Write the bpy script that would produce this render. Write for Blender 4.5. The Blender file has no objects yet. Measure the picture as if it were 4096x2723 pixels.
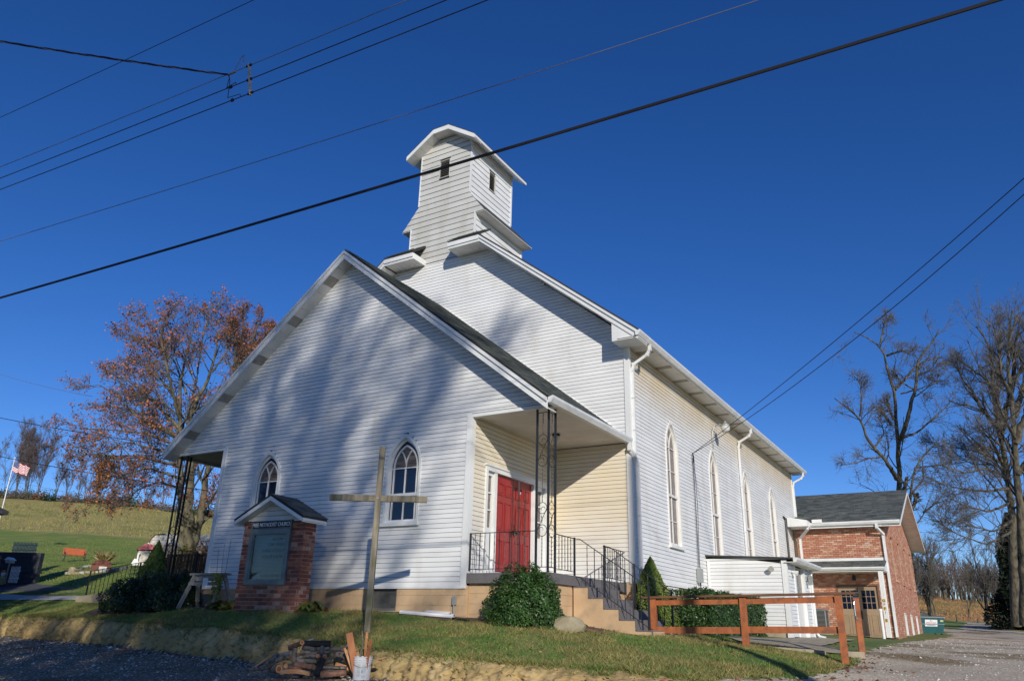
import bpy, math, random
import numpy as np
from mathutils import Vector, Matrix
rnd = random.Random(7)
PI = math.pi
# ------------------------------------------------------------------ camera
CAM = (9.290234, -13.637235, -1.018709); YAW, PIT, ROL, FPX = -0.547422, 0.357606, 0.025741, 3064.66
Fv = np.array([math.sin(YAW)*math.cos(PIT), math.cos(YAW)*math.cos(PIT), math.sin(PIT)])
Rv = np.array([math.cos(YAW), -math.sin(YAW), 0.]); Uv = np.cross(Rv, Fv)
R2 = Rv*math.cos(ROL)+Uv*math.sin(ROL); U2 = -Rv*math.sin(ROL)+Uv*math.cos(ROL)
sc = bpy.context.scene
cd = bpy.data.cameras.new('camera'); cam = bpy.data.objects.new('camera', cd); sc.collection.objects.link(cam)
cd.sensor_width = 36; cd.lens = FPX/4096*36; cd.clip_end = 3000; cd.clip_start = .1
m = Matrix.Identity(4)
for i in range(3):
    m[i][0] = R2[i]; m[i][1] = U2[i]; m[i][2] = -Fv[i]; m[i][3] = CAM[i]
cam.matrix_world = m; sc.camera = cam
# ------------------------------------------------------------------ light
SUN = np.array([.9162, -1, .4975]); SUN = SUN/np.linalg.norm(SUN)
el = math.asin(SUN[2]); az = math.atan2(SUN[0], SUN[1])
w = bpy.data.worlds.new('World'); sc.world = w; w.use_nodes = True
nt = w.node_tree; bg = nt.nodes['Background']
sky = nt.nodes.new('ShaderNodeTexSky'); sky.sky_type = 'NISHITA'; sky.sun_disc = False
sky.sun_elevation = el; sky.sun_rotation = az; sky.altitude = 2500; sky.air_density = 1.0; sky.dust_density = .15; sky.ozone_density = 3.5
hsv = nt.nodes.new('ShaderNodeHueSaturation'); hsv.inputs['Saturation'].default_value = 1.24; hsv.inputs['Hue'].default_value = .514; hsv.inputs['Value'].default_value = 1.17
nt.links.new(sky.outputs[0], hsv.inputs['Color']); nt.links.new(hsv.outputs[0], bg.inputs[0]); bg.inputs[1].default_value = .105
ld = bpy.data.lights.new('sun', 'SUN'); ld.energy = 3.9; ld.angle = math.radians(.5); ld.color = (1, .93, .81)
lo = bpy.data.objects.new('sun', ld); sc.collection.objects.link(lo)
lo.rotation_euler = Vector(-SUN).to_track_quat('-Z', 'Y').to_euler(); lo.location = (20, -20, 30)
vs = sc.view_settings; vs.view_transform = 'Standard'; vs.look = 'None'; vs.gamma = 1; vs.exposure = 0; vs.use_curve_mapping = False
sc.render.engine = 'CYCLES'

def P(px, py, t):
    """a point t metres in front of the camera plane"""
    return np.array(CAM)+(Fv+R2*(px-2048)/FPX-U2*(py-1361.5)/FPX)*t
# ------------------------------------------------------------------ materials
def lnk(nt, a, b): nt.links.new(a, b)
def mat(name, col, rough=.6, col2=None, scale=6, stretch=(1, 1, 1), bump=0, bscale=None, metal=0, rand=0, contrast=(.35, .65), detail=5, spec=.5, third=None, trans=0, grime=None):
    m = bpy.data.materials.new(name); m.use_nodes = True; n = m.node_tree; b = n.nodes['Principled BSDF']
    b.inputs['Roughness'].default_value = rough; b.inputs['Metallic'].default_value = metal
    b.inputs['Specular IOR Level'].default_value = spec
    b.inputs['Base Color'].default_value = (*col, 1)
    out = None
    if col2 or bump or rand or grime:
        g = n.nodes.new('ShaderNodeNewGeometry'); mp = n.nodes.new('ShaderNodeMapping'); mp.inputs['Scale'].default_value = stretch
        lnk(n, g.outputs['Position'], mp.inputs[0])
    if col2:
        no = n.nodes.new('ShaderNodeTexNoise'); no.inputs['Scale'].default_value = scale; no.inputs['Detail'].default_value = detail
        lnk(n, mp.outputs[0], no.inputs['Vector'])
        r = n.nodes.new('ShaderNodeValToRGB'); r.color_ramp.elements[0].position = contrast[0]; r.color_ramp.elements[1].position = contrast[1]
        r.color_ramp.elements[0].color = (*col, 1); r.color_ramp.elements[1].color = (*col2, 1)
        if third:
            e = r.color_ramp.elements.new((contrast[0]+contrast[1])/2); e.color = (*third, 1)
        lnk(n, no.outputs[0], r.inputs[0]); out = r.outputs[0]
    if rand:
        ri = n.nodes.new('ShaderNodeObjectInfo'); ad = n.nodes.new('ShaderNodeMath'); ad.operation = 'ADD'
        lnk(n, ri.outputs['Random'], ad.inputs[0]); lnk(n, g.outputs['Random Per Island'], ad.inputs[1])
        wn = n.nodes.new('ShaderNodeTexWhiteNoise'); wn.noise_dimensions = '1D'; lnk(n, ad.outputs[0], wn.inputs['W'])
        mr = n.nodes.new('ShaderNodeMapRange'); mr.inputs['To Min'].default_value = 1-rand; mr.inputs['To Max'].default_value = 1+rand
        lnk(n, wn.outputs['Value'], mr.inputs['Value'])
        hs = n.nodes.new('ShaderNodeHueSaturation')
        if out: lnk(n, out, hs.inputs['Color'])
        else: hs.inputs['Color'].default_value = (*col, 1)
        lnk(n, mr.outputs[0], hs.inputs['Value']); out = hs.outputs[0]
    if grime:
        gc, gs, ga, gb, gst = grime
        mp2 = n.nodes.new('ShaderNodeMapping'); mp2.inputs['Scale'].default_value = gst; lnk(n, g.outputs['Position'], mp2.inputs[0])
        n2 = n.nodes.new('ShaderNodeTexNoise'); n2.inputs['Scale'].default_value = gs; n2.inputs['Detail'].default_value = 8; lnk(n, mp2.outputs[0], n2.inputs['Vector'])
        mr2 = n.nodes.new('ShaderNodeMapRange'); mr2.inputs['From Min'].default_value = ga; mr2.inputs['From Max'].default_value = gb; lnk(n, n2.outputs[0], mr2.inputs['Value'])
        mx = n.nodes.new('ShaderNodeMix'); mx.data_type = 'RGBA'; lnk(n, mr2.outputs[0], mx.inputs[0])
        if out: lnk(n, out, mx.inputs[6])
        else: mx.inputs[6].default_value = (*col, 1)
        mx.inputs[7].default_value = (*gc, 1); out = mx.outputs[2]
    if out: lnk(n, out, b.inputs['Base Color'])
    if bump:
        nb = n.nodes.new('ShaderNodeTexNoise'); nb.inputs['Scale'].default_value = bscale or scale*3; nb.inputs['Detail'].default_value = 6
        lnk(n, mp.outputs[0], nb.inputs['Vector'])
        bp = n.nodes.new('ShaderNodeBump'); bp.inputs['Strength'].default_value = 1; bp.inputs['Distance'].default_value = bump
        lnk(n, nb.outputs[0], bp.inputs['Height']); lnk(n, bp.outputs[0], b.inputs['Normal'])
    return m

def ramp_rand(name, cols, rough=.8, bump=.003, bscale=60, noise=.25):
    """each piece (island or object) takes its own colour from the list"""
    m = bpy.data.materials.new(name); m.use_nodes = True; n = m.node_tree; b = n.nodes['Principled BSDF']
    b.inputs['Roughness'].default_value = rough
    g = n.nodes.new('ShaderNodeNewGeometry'); ri = n.nodes.new('ShaderNodeObjectInfo'); ad = n.nodes.new('ShaderNodeMath'); ad.operation = 'ADD'
    lnk(n, ri.outputs['Random'], ad.inputs[0]); lnk(n, g.outputs['Random Per Island'], ad.inputs[1])
    wn = n.nodes.new('ShaderNodeTexWhiteNoise'); wn.noise_dimensions = '1D'; lnk(n, ad.outputs[0], wn.inputs['W'])
    r = n.nodes.new('ShaderNodeValToRGB'); r.color_ramp.interpolation = 'CONSTANT'
    el_ = r.color_ramp.elements; el_[0].color = (*cols[0], 1); el_[0].position = 0; el_[1].color = (*cols[1], 1); el_[1].position = 1/len(cols)
    for i, c in enumerate(cols[2:]): e = el_.new((i+2)/len(cols)); e.color = (*c, 1)
    lnk(n, wn.outputs['Value'], r.inputs[0])
    no = n.nodes.new('ShaderNodeTexNoise'); no.inputs['Scale'].default_value = bscale; no.inputs['Detail'].default_value = 4; lnk(n, g.outputs['Position'], no.inputs['Vector'])
    mr = n.nodes.new('ShaderNodeMapRange'); mr.inputs['From Min'].default_value = .3; mr.inputs['From Max'].default_value = .7; mr.inputs['To Min'].default_value = 1-noise; mr.inputs['To Max'].default_value = 1+noise
    lnk(n, no.outputs[0], mr.inputs['Value']); hs = n.nodes.new('ShaderNodeHueSaturation'); lnk(n, r.outputs[0], hs.inputs['Color']); lnk(n, mr.outputs[0], hs.inputs['Value'])
    lnk(n, hs.outputs[0], b.inputs['Base Color'])
    bp = n.nodes.new('ShaderNodeBump'); bp.inputs['Distance'].default_value = bump; lnk(n, no.outputs[0], bp.inputs['Height']); lnk(n, bp.outputs[0], b.inputs['Normal'])
    return m

def siding_mat(name, base, stain=None, z0=0, z1=1, amt=1):
    """vinyl siding; stain = yellow weathering that grows from z0 up to z1"""
    m = mat(name, base, .45, tuple(c*.90 for c in base), 1.1, (1, 1, 3), rand=.035, spec=.35, grime=(tuple(c*k for c, k in zip(base, (.80, .78, .72))), .8, .56, .85, (2.5, 2.5, .6)))
    if stain:
        n = m.node_tree; b = n.nodes['Principled BSDF']; src = b.inputs['Base Color'].links[0].from_socket
        g = n.nodes.new('ShaderNodeNewGeometry'); sx = n.nodes.new('ShaderNodeSeparateXYZ'); lnk(n, g.outputs['Position'], sx.inputs[0])
        mr = n.nodes.new('ShaderNodeMapRange'); mr.interpolation_type = 'SMOOTHSTEP'; mr.inputs['From Min'].default_value = z0; mr.inputs['From Max'].default_value = z1; lnk(n, sx.outputs[2], mr.inputs['Value'])
        no = n.nodes.new('ShaderNodeTexNoise'); no.inputs['Scale'].default_value = .9; no.inputs['Detail'].default_value = 6; lnk(n, g.outputs['Position'], no.inputs['Vector'])
        m2 = n.nodes.new('ShaderNodeMapRange'); m2.inputs['From Min'].default_value = .2; m2.inputs['From Max'].default_value = .7; m2.inputs['To Min'].default_value = amt*.45; m2.inputs['To Max'].default_value = amt; lnk(n, no.outputs[0], m2.inputs['Value'])
        mu = n.nodes.new('ShaderNodeMath'); mu.operation = 'MULTIPLY'; lnk(n, mr.outputs[0], mu.inputs[0]); lnk(n, m2.outputs[0], mu.inputs[1])
        mx = n.nodes.new('ShaderNodeMix'); mx.data_type = 'RGBA'; lnk(n, mu.outputs[0], mx.inputs[0]); lnk(n, src, mx.inputs[6]); mx.inputs[7].default_value = (*stain, 1)
        lnk(n, mx.outputs[2], b.inputs['Base Color'])
    return m
W0 = (.80, .81, .81)
M = {}
M['siding'] = siding_mat('white_siding', W0)
M['siding_side'] = siding_mat('weathered_side_siding', W0, (.62, .49, .29), 4.1, 5.9, 1.0)
M['siding_porch'] = siding_mat('weathered_porch_siding', W0, (.74, .61, .38), -.2, 2.1, .8)
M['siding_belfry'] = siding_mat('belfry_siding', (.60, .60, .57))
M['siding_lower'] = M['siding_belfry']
M['trim'] = mat('white_trim', (.80, .81, .80), .4, (.72, .73, .72), 2, (1, 1, .3), rand=.02)
M['trim_old'] = mat('old_white_paint', (.78, .77, .74), .5, (.60, .57, .50), 5, (1, 1, .3), bump=.002, contrast=(.55, .75))
M['soffit'] = mat('white_soffit', (.74, .73, .70), .5, (.66, .64, .60), 3, rand=.03)
M['soffit_vent'] = mat('vented_soffit', (.36, .34, .30), .6, (.28, .26, .23), 6, rand=.05)
M['ceiling'] = mat('porch_ceiling_vinyl', (.72, .69, .62), .5, (.64, .60, .52), 2, rand=.03)
M['backing'] = mat('wall_backing', (.10, .09, .08), .9)
M['gutter'] = mat('white_aluminium_gutter', (.76, .77, .77), .35, (.66, .67, .66), 3, rand=.02)
M['shingle'] = ramp_rand('asphalt_shingle', [(.085, .10, .10), (.065, .08, .08), (.11, .125, .12), (.05, .06, .062), (.095, .105, .10), (.14, .15, .14)], .9, .002, 90)
M['shingle_dark'] = mat('shingle_edge', (.03, .032, .034), .9, (.05, .05, .05), 30)
M['block'] = mat('tan_painted_block', (.60, .42, .25), .8, (.52, .36, .21), 3, bump=.003, bscale=40, rand=.03, grime=((.30, .24, .17), 2.2, .58, .8, (1, 1, 1)))
M['redbase'] = mat('dark_red_footing', (.22, .07, .06), .9, (.16, .08, .07), 8)
M['carpet'] = mat('grey_outdoor_carpet', (.17, .16, .165), .95, (.13, .12, .125), 40, bump=.004, bscale=150, grime=((.09, .085, .085), 3, .55, .8, (1, 1, 1)))
M['iron'] = mat('black_iron', (.018, .019, .022), .45, (.03, .03, .032), 30)
M['red'] = mat('red_door_paint', (.34, .020, .022), .42, (.29, .018, .02), 6, grime=((.25, .02, .025), 5, .62, .8, (1, 1, .3)))
M['bronze'] = mat('bronze_hardware', (.05, .045, .035), .35, metal=.8)
M['chrome'] = mat('chrome', (.7, .7, .72), .15, metal=1)
M['glass_dark'] = mat('dark_window_glass', (.008, .014, .035), .06, spec=.7)
M['glass_stained'] = mat('amber_purple_glass', (.06, .042, .04), .15, (.19, .145, .10), 3.5, (1, 1, 9), bump=.003, bscale=14, third=(.10, .075, .065))
M['glass_side'] = mat('streaked_lilac_glass', (.12, .10, .125), .2, (.26, .235, .27), 5, (1, 3, 1.2), bump=.004, bscale=12, third=(.15, .11, .075), contrast=(.35, .7))
M['glass_red'] = mat('ruby_glass', (.055, .004, .008), .12)
M['louver'] = mat('dark_louver', (.16, .15, .13), .6)
M['vent'] = mat('screened_vent', (.06, .06, .055), .5, (.12, .12, .11), 3, (1, 1, 2))
M['brick'] = ramp_rand('red_brick', [(.27, .09, .06), (.22, .07, .05), (.31, .12, .08), (.16, .05, .042), (.34, .16, .115), (.25, .085, .06), (.40, .25, .20), (.20, .065, .05)], .9, .004, 50, .3)
M['brick_hall'] = ramp_rand('orange_brick', [(.47, .215, .135), (.44, .19, .12), (.50, .255, .17), (.40, .165, .105), (.48, .23, .15), (.57, .38, .27), (.42, .18, .115), (.53, .30, .205)], .9, .003, 45, .3)
M['mortar'] = mat('mortar', (.40, .33, .26), .95, (.32, .26, .20), 12, bump=.002)
M['mortar_hall'] = mat('hall_mortar', (.42, .30, .20), .95, (.34, .24, .17), 12)
M['cabinet'] = mat('grey_metal_frame', (.20, .23, .24), .4, (.14, .16, .17), 5, metal=.3)
M['signback'] = mat('letter_board', (.48, .52, .52), .4, (.42, .46, .47), 2, (1, 1, 1))
M['signglass'] = mat('sign_glass', (.05, .08, .09), .05)
M['black'] = mat('black_panel', (.012, .011, .018), .5)
M['letter_white'] = mat('white_lettering', (.82, .82, .84), .5)
M['letter_black'] = mat('black_lettering', (.02, .02, .02), .5)
M['letter_red'] = mat('red_lettering', (.50, .03, .03), .5)
M['letter_gold'] = mat('gold_sticker', (.65, .45, .10), .4)
M['cross_wood'] = mat('weathered_timber', (.17, .145, .105), .85, (.36, .31, .22), 3, (5, 5, .5), bump=.004, bscale=25, grime=((.17, .165, .05), 4, .52, .8, (1, 1, 1)))
M['rail_wood'] = mat('stained_orange_wood', (.40, .115, .028), .6, (.30, .08, .02), 3, (4, 4, 1), bump=.002, bscale=30, grime=((.15, .06, .03), 5, .48, .78, (2, 2, 2)))
M['rail_top'] = mat('brown_handrail_top', (.17, .07, .03), .65, (.11, .05, .025), 4, (1, 1, 1), bump=.002)
M['grey_wood'] = mat('grey_weathered_wood', (.34, .33, .31), .85, (.20, .19, .17), 5, (1, 1, 1), bump=.004, bscale=40)
M['bark_grey'] = mat('grey_log_bark', (.13, .11, .09), .95, (.24, .21, .18), 12, bump=.008, bscale=35, grime=((.06, .05, .04), 18, .5, .62, (1, 1, 1)))
M['bark_dark'] = mat('charred_bark', (.010, .010, .011), .9, (.03, .028, .027), 20, bump=.01, bscale=50)
M['bark_brown'] = mat('brown_log_bark', (.13, .065, .045), .95, (.24, .13, .09), 14, bump=.008, bscale=40)
M['cut'] = mat('fresh_cut_wood', (.62, .33, .15), .8, (.48, .20, .08), 12, bump=.003)
M['cut_core'] = mat('cut_heartwood', (.36, .12, .05), .8, (.28, .10, .04), 14)
M['split'] = mat('split_wood', (.42, .19, .09), .85, (.60, .36, .18), 8, (1, 1, 1), bump=.006, bscale=40)
M['board_red'] = mat('reddish_scrap_board', (.36, .12, .05), .75, (.46, .20, .09), 6, (1, 1, .3), bump=.002, grime=((.62, .55, .46), 9, .62, .7, (1, 1, 1)))
M['bucket'] = mat('white_plastic', (.76, .77, .78), .35, (.68, .69, .70), 5, spec=.5, grime=((.50, .46, .40), 6, .62, .85, (1, 1, 1)))
M['ink_blue'] = mat('faded_blue_print', (.22, .36, .50), .5)
M['ink_grey'] = mat('grey_print', (.38, .40, .42), .5)
M['pvc'] = mat('white_pvc', (.80, .80, .80), .35)
M['grey_metal'] = mat('grey_conduit', (.36, .38, .38), .45, metal=.4)
M['stone'] = mat('tan_boulder', (.30, .25, .15), .9, (.40, .34, .22), 5, bump=.01, bscale=14, third=(.30, .26, .17))
M['concrete'] = mat('concrete', (.42, .36, .26), .9, (.32, .27, .19), 3, bump=.003, bscale=40, grime=((.20, .17, .12), 5, .55, .8, (1, 1, 1)))
M['concrete_grey'] = mat('pale_concrete', (.46, .45, .42), .9, (.38, .37, .34), 2, bump=.002)
M['door_tan'] = mat('tan_door_paint', (.35, .25, .155), .5, (.31, .22, .135), 3)
M['lantern_glass'] = mat('lamp_glass', (.55, .56, .52), .25)
M['holly'] = mat('holly_leaf', (.022, .060, .014), .45, (.05, .115, .02), 25, rand=.45, spec=.4)
M['holly_dark'] = mat('dark_holly_leaf', (.012, .026, .014), .32, (.028, .055, .022), 25, rand=.4, spec=.3)
M['spruce'] = mat('spruce_needles', (.10, .15, .02), .7, (.17, .23, .04), 12, rand=.4)
M['stem'] = mat('brown_stem', (.07, .05, .035), .9)
M['yellowleaf'] = mat('yellowing_leaf', (.30, .24, .03), .6, (.10, .17, .03), 8, rand=.4)
M['brownleaf'] = mat('dry_brown_leaf', (.25, .11, .04), .8, (.17, .075, .035), 8, rand=.5)
M['oakleaf'] = mat('russet_leaf', (.34, .125, .05), .7, (.25, .08, .035), .8, rand=.5)
M['bark'] = mat('tree_bark', (.15, .13, .09), .95, (.055, .048, .036), 5, (1, 1, .35), bump=.05, bscale=9, contrast=(.4, .62))
M['bark_pale'] = mat('pale_mottled_bark', (.20, .18, .12), .95, (.07, .06, .045), 4, (1, 1, .5), bump=.02, bscale=10)
M['twig'] = mat('twigs', (.165, .15, .13), .95, (.11, .10, .09), 1)
M['twig_far'] = mat('distant_twigs', (.165, .135, .14), .95, (.12, .095, .10), .3)
M['conifer'] = mat('dark_conifer_needles', (.008, .016, .008), .8, (.015, .028, .011), .6, rand=.4)
M['wire'] = mat('black_cable', (.012, .012, .02), .6)
M['wire_alu'] = mat('bare_aluminium_wire', (.14, .16, .22), .5)
M['white_metal'] = mat('white_painted_metal', (.80, .80, .80), .4)
M['teal'] = mat('teal_dumpster_paint', (.015, .115, .125), .5, (.02, .09, .10), 3, grime=((.05, .06, .05), 5, .6, .8, (1, 1, 1)))
M['rubber'] = mat('black_plastic', (.015, .015, .016), .5)
M['bench_orange'] = mat('orange_bench_slat', (.60, .12, .05), .5, (.52, .10, .04), 3)
M['rust'] = mat('rust_brown_steel', (.17, .05, .03), .7, (.13, .04, .03), 3)
M['trailer'] = mat('cream_trailer_skin', (.66, .63, .55), .45, (.58, .54, .46), 2)
M['trailer_tan'] = mat('tan_trailer_band', (.50, .38, .25), .5, (.44, .33, .22), 2)
M['dark_fence'] = mat('dark_brown_fence_boards', (.055, .03, .02), .8, (.035, .02, .015), 4)
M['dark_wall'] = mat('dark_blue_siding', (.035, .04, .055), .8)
M['straw'] = mat('pale_plume_grass', (.52, .47, .25), .8, (.30, .26, .08), 6, rand=.3)
M['flag_red'] = mat('flag_red', (.50, .02, .04), .7); M['flag_white'] = mat('flag_white', (.80, .80, .80), .7); M['flag_blue'] = mat('flag_blue', (.02, .03, .16), .7)
# ground
M['lawn'] = mat('lawn_grass', (.075, .15, .020), .95, (.20, .20, .055), .9, bump=.02, bscale=28, detail=10, contrast=(.38, .66), third=(.13, .17, .03), grime=((.27, .20, .09), 1.3, .54, .72, (1, 1, 1)))
M['lawn_far'] = mat('mown_yard_grass', (.13, .20, .022), .95, (.26, .25, .05), .35, (1, 1, 1), bump=.03, bscale=9, detail=12, contrast=(.36, .66), third=(.16, .215, .028), grime=((.36, .28, .09), .9, .64, .8, (1, 1, 1)))
M['field'] = mat('dry_field_grass', (.31, .27, .08), .95, (.20, .21, .05), .12, (1, 2.5, 1), bump=.08, bscale=3.5, detail=14, contrast=(.34, .66), third=(.36, .29, .10), grime=((.20, .15, .07), .5, .60, .8, (.4, 2.6, 1)))
M['hill'] = mat('orange_hill_scrub', (.38, .23, .08), .95, (.22, .18, .05), .22, bump=.1, bscale=2, detail=14, third=(.46, .24, .10), grime=((.07, .06, .03), .8, .56, .75, (1, 1, 1)))
M['gravel'] = mat('grey_gravel', (.12, .10, .07), .95, (.36, .32, .245), 26, bump=.02, bscale=40, detail=9, contrast=(.40, .62), third=(.20, .175, .13), spec=.2, grime=((.11, .09, .05), .5, .54, .72, (1, 1, 1)))
M['drive'] = mat('drive_gravel', (.42, .345, .24), .95, (.66, .57, .43), 22, bump=.02, bscale=40, detail=9, contrast=(.38, .64), third=(.54, .46, .345), grime=((.25, .18, .09), .45, .50, .62, (1, 1, 1)))
M['clay'] = mat('yellow_clay', (.34, .245, .11), .95, (.47, .35, .17), 2.2, (1, 1, 1.5), bump=.03, bscale=9, detail=12, third=(.43, .31, .13), grime=((.16, .11, .05), 6, .55, .72, (1, 1, 2.2)))
M['mulch'] = mat('mulch', (.09, .055, .035), .95, (.17, .115, .075), 24, bump=.02, bscale=40)
M['asphalt'] = mat('asphalt', (.06, .062, .068), .9, (.085, .085, .09), 3, bump=.003, bscale=60)
M['stones'] = ramp_rand('loose_stones', [(.40, .39, .36), (.55, .54, .50), (.28, .27, .25), (.48, .44, .37), (.66, .64, .60), (.34, .30, .25)], .9, .003, 60)
M['blade'] = mat('grass_blades', (.08, .17, .024), .8, (.21, .22, .06), 1.5, rand=.4)
M['fieldblade'] = mat('field_blades', (.33, .28, .09), .9, (.21, .22, .06), .2, rand=.4)
M['hillblade'] = mat('hill_blades', (.46, .24, .09), .9, (.24, .19, .06), .15, rand=.4)
M['blade_dry'] = mat('dry_grass_blades', (.34, .27, .10), .8, (.22, .19, .065), 2, rand=.4)

# ------------------------------------------------------------------ mesh helpers
COL = sc.collection
class B:
    def __init__(s): s.v = []; s.f = []; s.mi = []; s.cur = 0
    def add(s, vs, fs):
        o = len(s.v); s.v += [tuple(map(float, p)) for p in vs]; s.f += [tuple(i+o for i in f) for f in fs]; s.mi += [s.cur]*len(fs)
    def hexa(s, p):  # 8 points: bottom 4 then top 4
        s.add(p, [(0, 3, 2, 1), (4, 5, 6, 7), (0, 1, 5, 4), (1, 2, 6, 5), (2, 3, 7, 6), (3, 0, 4, 7)])
    def box(s, a, b):
        x0, y0, z0 = a; x1, y1, z1 = b
        s.hexa([(x0, y0, z0), (x1, y0, z0), (x1, y1, z0), (x0, y1, z0), (x0, y0, z1), (x1, y0, z1), (x1, y1, z1), (x0, y1, z1)])
    def cbox(s, c, size, rz=0, rot=None):
        hx, hy, hz = [q/2 for q in size]; R = rot or Matrix.Rotation(rz, 3, 'Z')
        s.hexa([Vector(c)+R@Vector((sx*hx, sy*hy, sz*hz)) for sz in (-1, 1) for sx, sy in ((-1, -1), (1, -1), (1, 1), (-1, 1))])
    def bar(s, a, b, w, h, up=(0, 0, 1)):
        a = Vector(a); b = Vector(b); d = (b-a).normalized(); u = Vector(up)
        if abs(d.dot(u)) > .98: u = Vector((0, 1, 0))
        x = d.cross(u).normalized()*w/2; y = x.cross(d).normalized()*h/2
        s.hexa([a-x-y, a+x-y, a+x+y, a-x+y, b-x-y, b+x-y, b+x+y, b-x+y])
    def fbox(s, F, u0, u1, z0, z1, o0, o1):
        s.hexa([F(u0, z0, o0), F(u1, z0, o0), F(u1, z0, o1), F(u0, z0, o1), F(u0, z1, o0), F(u1, z1, o0), F(u1, z1, o1), F(u0, z1, o1)])
    def prism(s, F, poly, o0, o1):
        n = len(poly); s.add([F(u, z, o0) for u, z in poly]+[F(u, z, o1) for u, z in poly],
            [tuple(range(n)), tuple(range(2*n-1, n-1, -1))]+[(i, (i+1) % n, n+(i+1) % n, n+i) for i in range(n)])
    def ring(s, F, A, Bq, o0, o1, closed=True):
        n = len(A); vs = [F(u, z, o) for o in (o0, o1) for L in (A, Bq) for u, z in L]
        fs = []
        for i in range(n if closed else n-1):
            j = (i+1) % n
            fs += [(i, j, n+j, n+i), (2*n+i, 3*n+i, 3*n+j, 2*n+j), (i, 2*n+i, 2*n+j, j), (n+i, n+j, 3*n+j, 3*n+i)]
        s.add(vs, fs)
    def tube(s, pts, r, n=6, cap=True):
        pts = [Vector(p) for p in pts]; k = len(pts); rs = r if isinstance(r, (list, tuple)) else [r]*k
        vs = []; ref = Vector((0, 0, 1)); prev = None
        for i, p in enumerate(pts):
            d = (pts[min(i+1, k-1)]-pts[max(i-1, 0)]); d = d.normalized() if d.length > 1e-9 else Vector((0, 0, 1))
            if prev is None:
                ref = Vector((0, 0, 1)) if abs(d.z) < .9 else Vector((1, 0, 0)); x = d.cross(ref).normalized()
            else: x = (prev-d*prev.dot(d)).normalized()
            prev = x; y = d.cross(x)
            vs += [p+(x*math.cos(2*PI*j/n)+y*math.sin(2*PI*j/n))*rs[i] for j in range(n)]
        fs = [(i*n+j, i*n+(j+1) % n, (i+1)*n+(j+1) % n, (i+1)*n+j) for i in range(k-1) for j in range(n)]
        if cap: fs += [tuple(range(n-1, -1, -1)), tuple(range((k-1)*n, k*n))]
        s.add(vs, fs)
    def lathe(s, c, prof, n=16, axis=None):
        c = Vector(c); R = axis or Matrix.Identity(3); vs = []
        for r, z in prof: vs += [c+R@Vector((r*math.cos(2*PI*j/n), r*math.sin(2*PI*j/n), z)) for j in range(n)]
        k = len(prof); fs = [(i*n+j, i*n+(j+1) % n, (i+1)*n+(j+1) % n, (i+1)*n+j) for i in range(k-1) for j in range(n)]
        fs += [tuple(range(n-1, -1, -1)), tuple(range((k-1)*n, k*n))]; s.add(vs, fs)
    def build(s, name, m, parent=None, smooth=False, kind=None):
        me = bpy.data.meshes.new(name); org = Vector(parent['_o']) if parent is not None and '_o' in parent else Vector((0, 0, 0))
        me.from_pydata([Vector(p)-org for p in s.v], [], s.f)
        ms = m if isinstance(m, (list, tuple)) else [m]
        for q in ms: me.materials.append(M[q] if isinstance(q, str) else q)
        if len(ms) > 1: me.polygons.foreach_set('material_index', s.mi)
        if smooth: me.polygons.foreach_set('use_smooth', [True]*len(me.polygons))
        me.update(); o = bpy.data.objects.new(name, me); COL.objects.link(o)
        if parent is not None: o.parent = parent; o['_o'] = parent['_o'] if '_o' in parent else (0, 0, 0)
        else: o['_o'] = (0, 0, 0)
        if kind: o['kind'] = kind
        return o
def npmesh(name, V, Fc, m, parent=None, kind=None, smooth=False):
    """V: (n,3) array; Fc: (k,3|4) array"""
    me = bpy.data.meshes.new(name); V = np.asarray(V, np.float32); Fc = np.asarray(Fc, np.int32); k, w_ = Fc.shape
    me.vertices.add(len(V)); me.vertices.foreach_set('co', V.ravel()); me.loops.add(k*w_); me.loops.foreach_set('vertex_index', Fc.ravel())
    me.polygons.add(k); me.polygons.foreach_set('loop_start', np.arange(0, k*w_, w_, dtype=np.int32)); me.polygons.foreach_set('loop_total', np.full(k, w_, np.int32))
    if smooth: me.polygons.foreach_set('use_smooth', np.ones(k, bool))
    me.update(calc_edges=True); me.materials.append(M[m]); o = bpy.data.objects.new(name, me); COL.objects.link(o)
    if parent is not None: o.parent = parent; o.location = -Vector(parent['_o'])
    o['_o'] = (0, 0, 0)
    if kind: o['kind'] = kind
    return o
def thing(name, loc, label, cat, group=None):
    o = bpy.data.objects.new(name, None); COL.objects.link(o); o.location = loc; o['_o'] = tuple(map(float, loc)); o.empty_display_size = .2
    return tag(o, label, cat, group)
def tag(o, label, cat, group=None):
    o['label'] = label; o['category'] = cat
    if group: o['group'] = group
    return o
def struct(o): o['kind'] = 'structure'; return o
FF = lambda Y: (lambda u, z, o: (u, Y-o, z))      # faces -Y
FR = lambda X: (lambda u, z, o: (X+o, u, z))      # faces +X
FL = lambda X: (lambda u, z, o: (X-o, u, z))      # faces -X
def ints(poly, z):
    xs = []
    for i in range(len(poly)):
        (a, za), (b, zb) = poly[i], poly[(i+1) % len(poly)]
        if (za <= z) != (zb <= z): xs.append(a+(b-a)*(z-za)/(zb-za))
    xs.sort(); return [(xs[i], xs[i+1]) for i in range(0, len(xs)-1, 2)]
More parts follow.
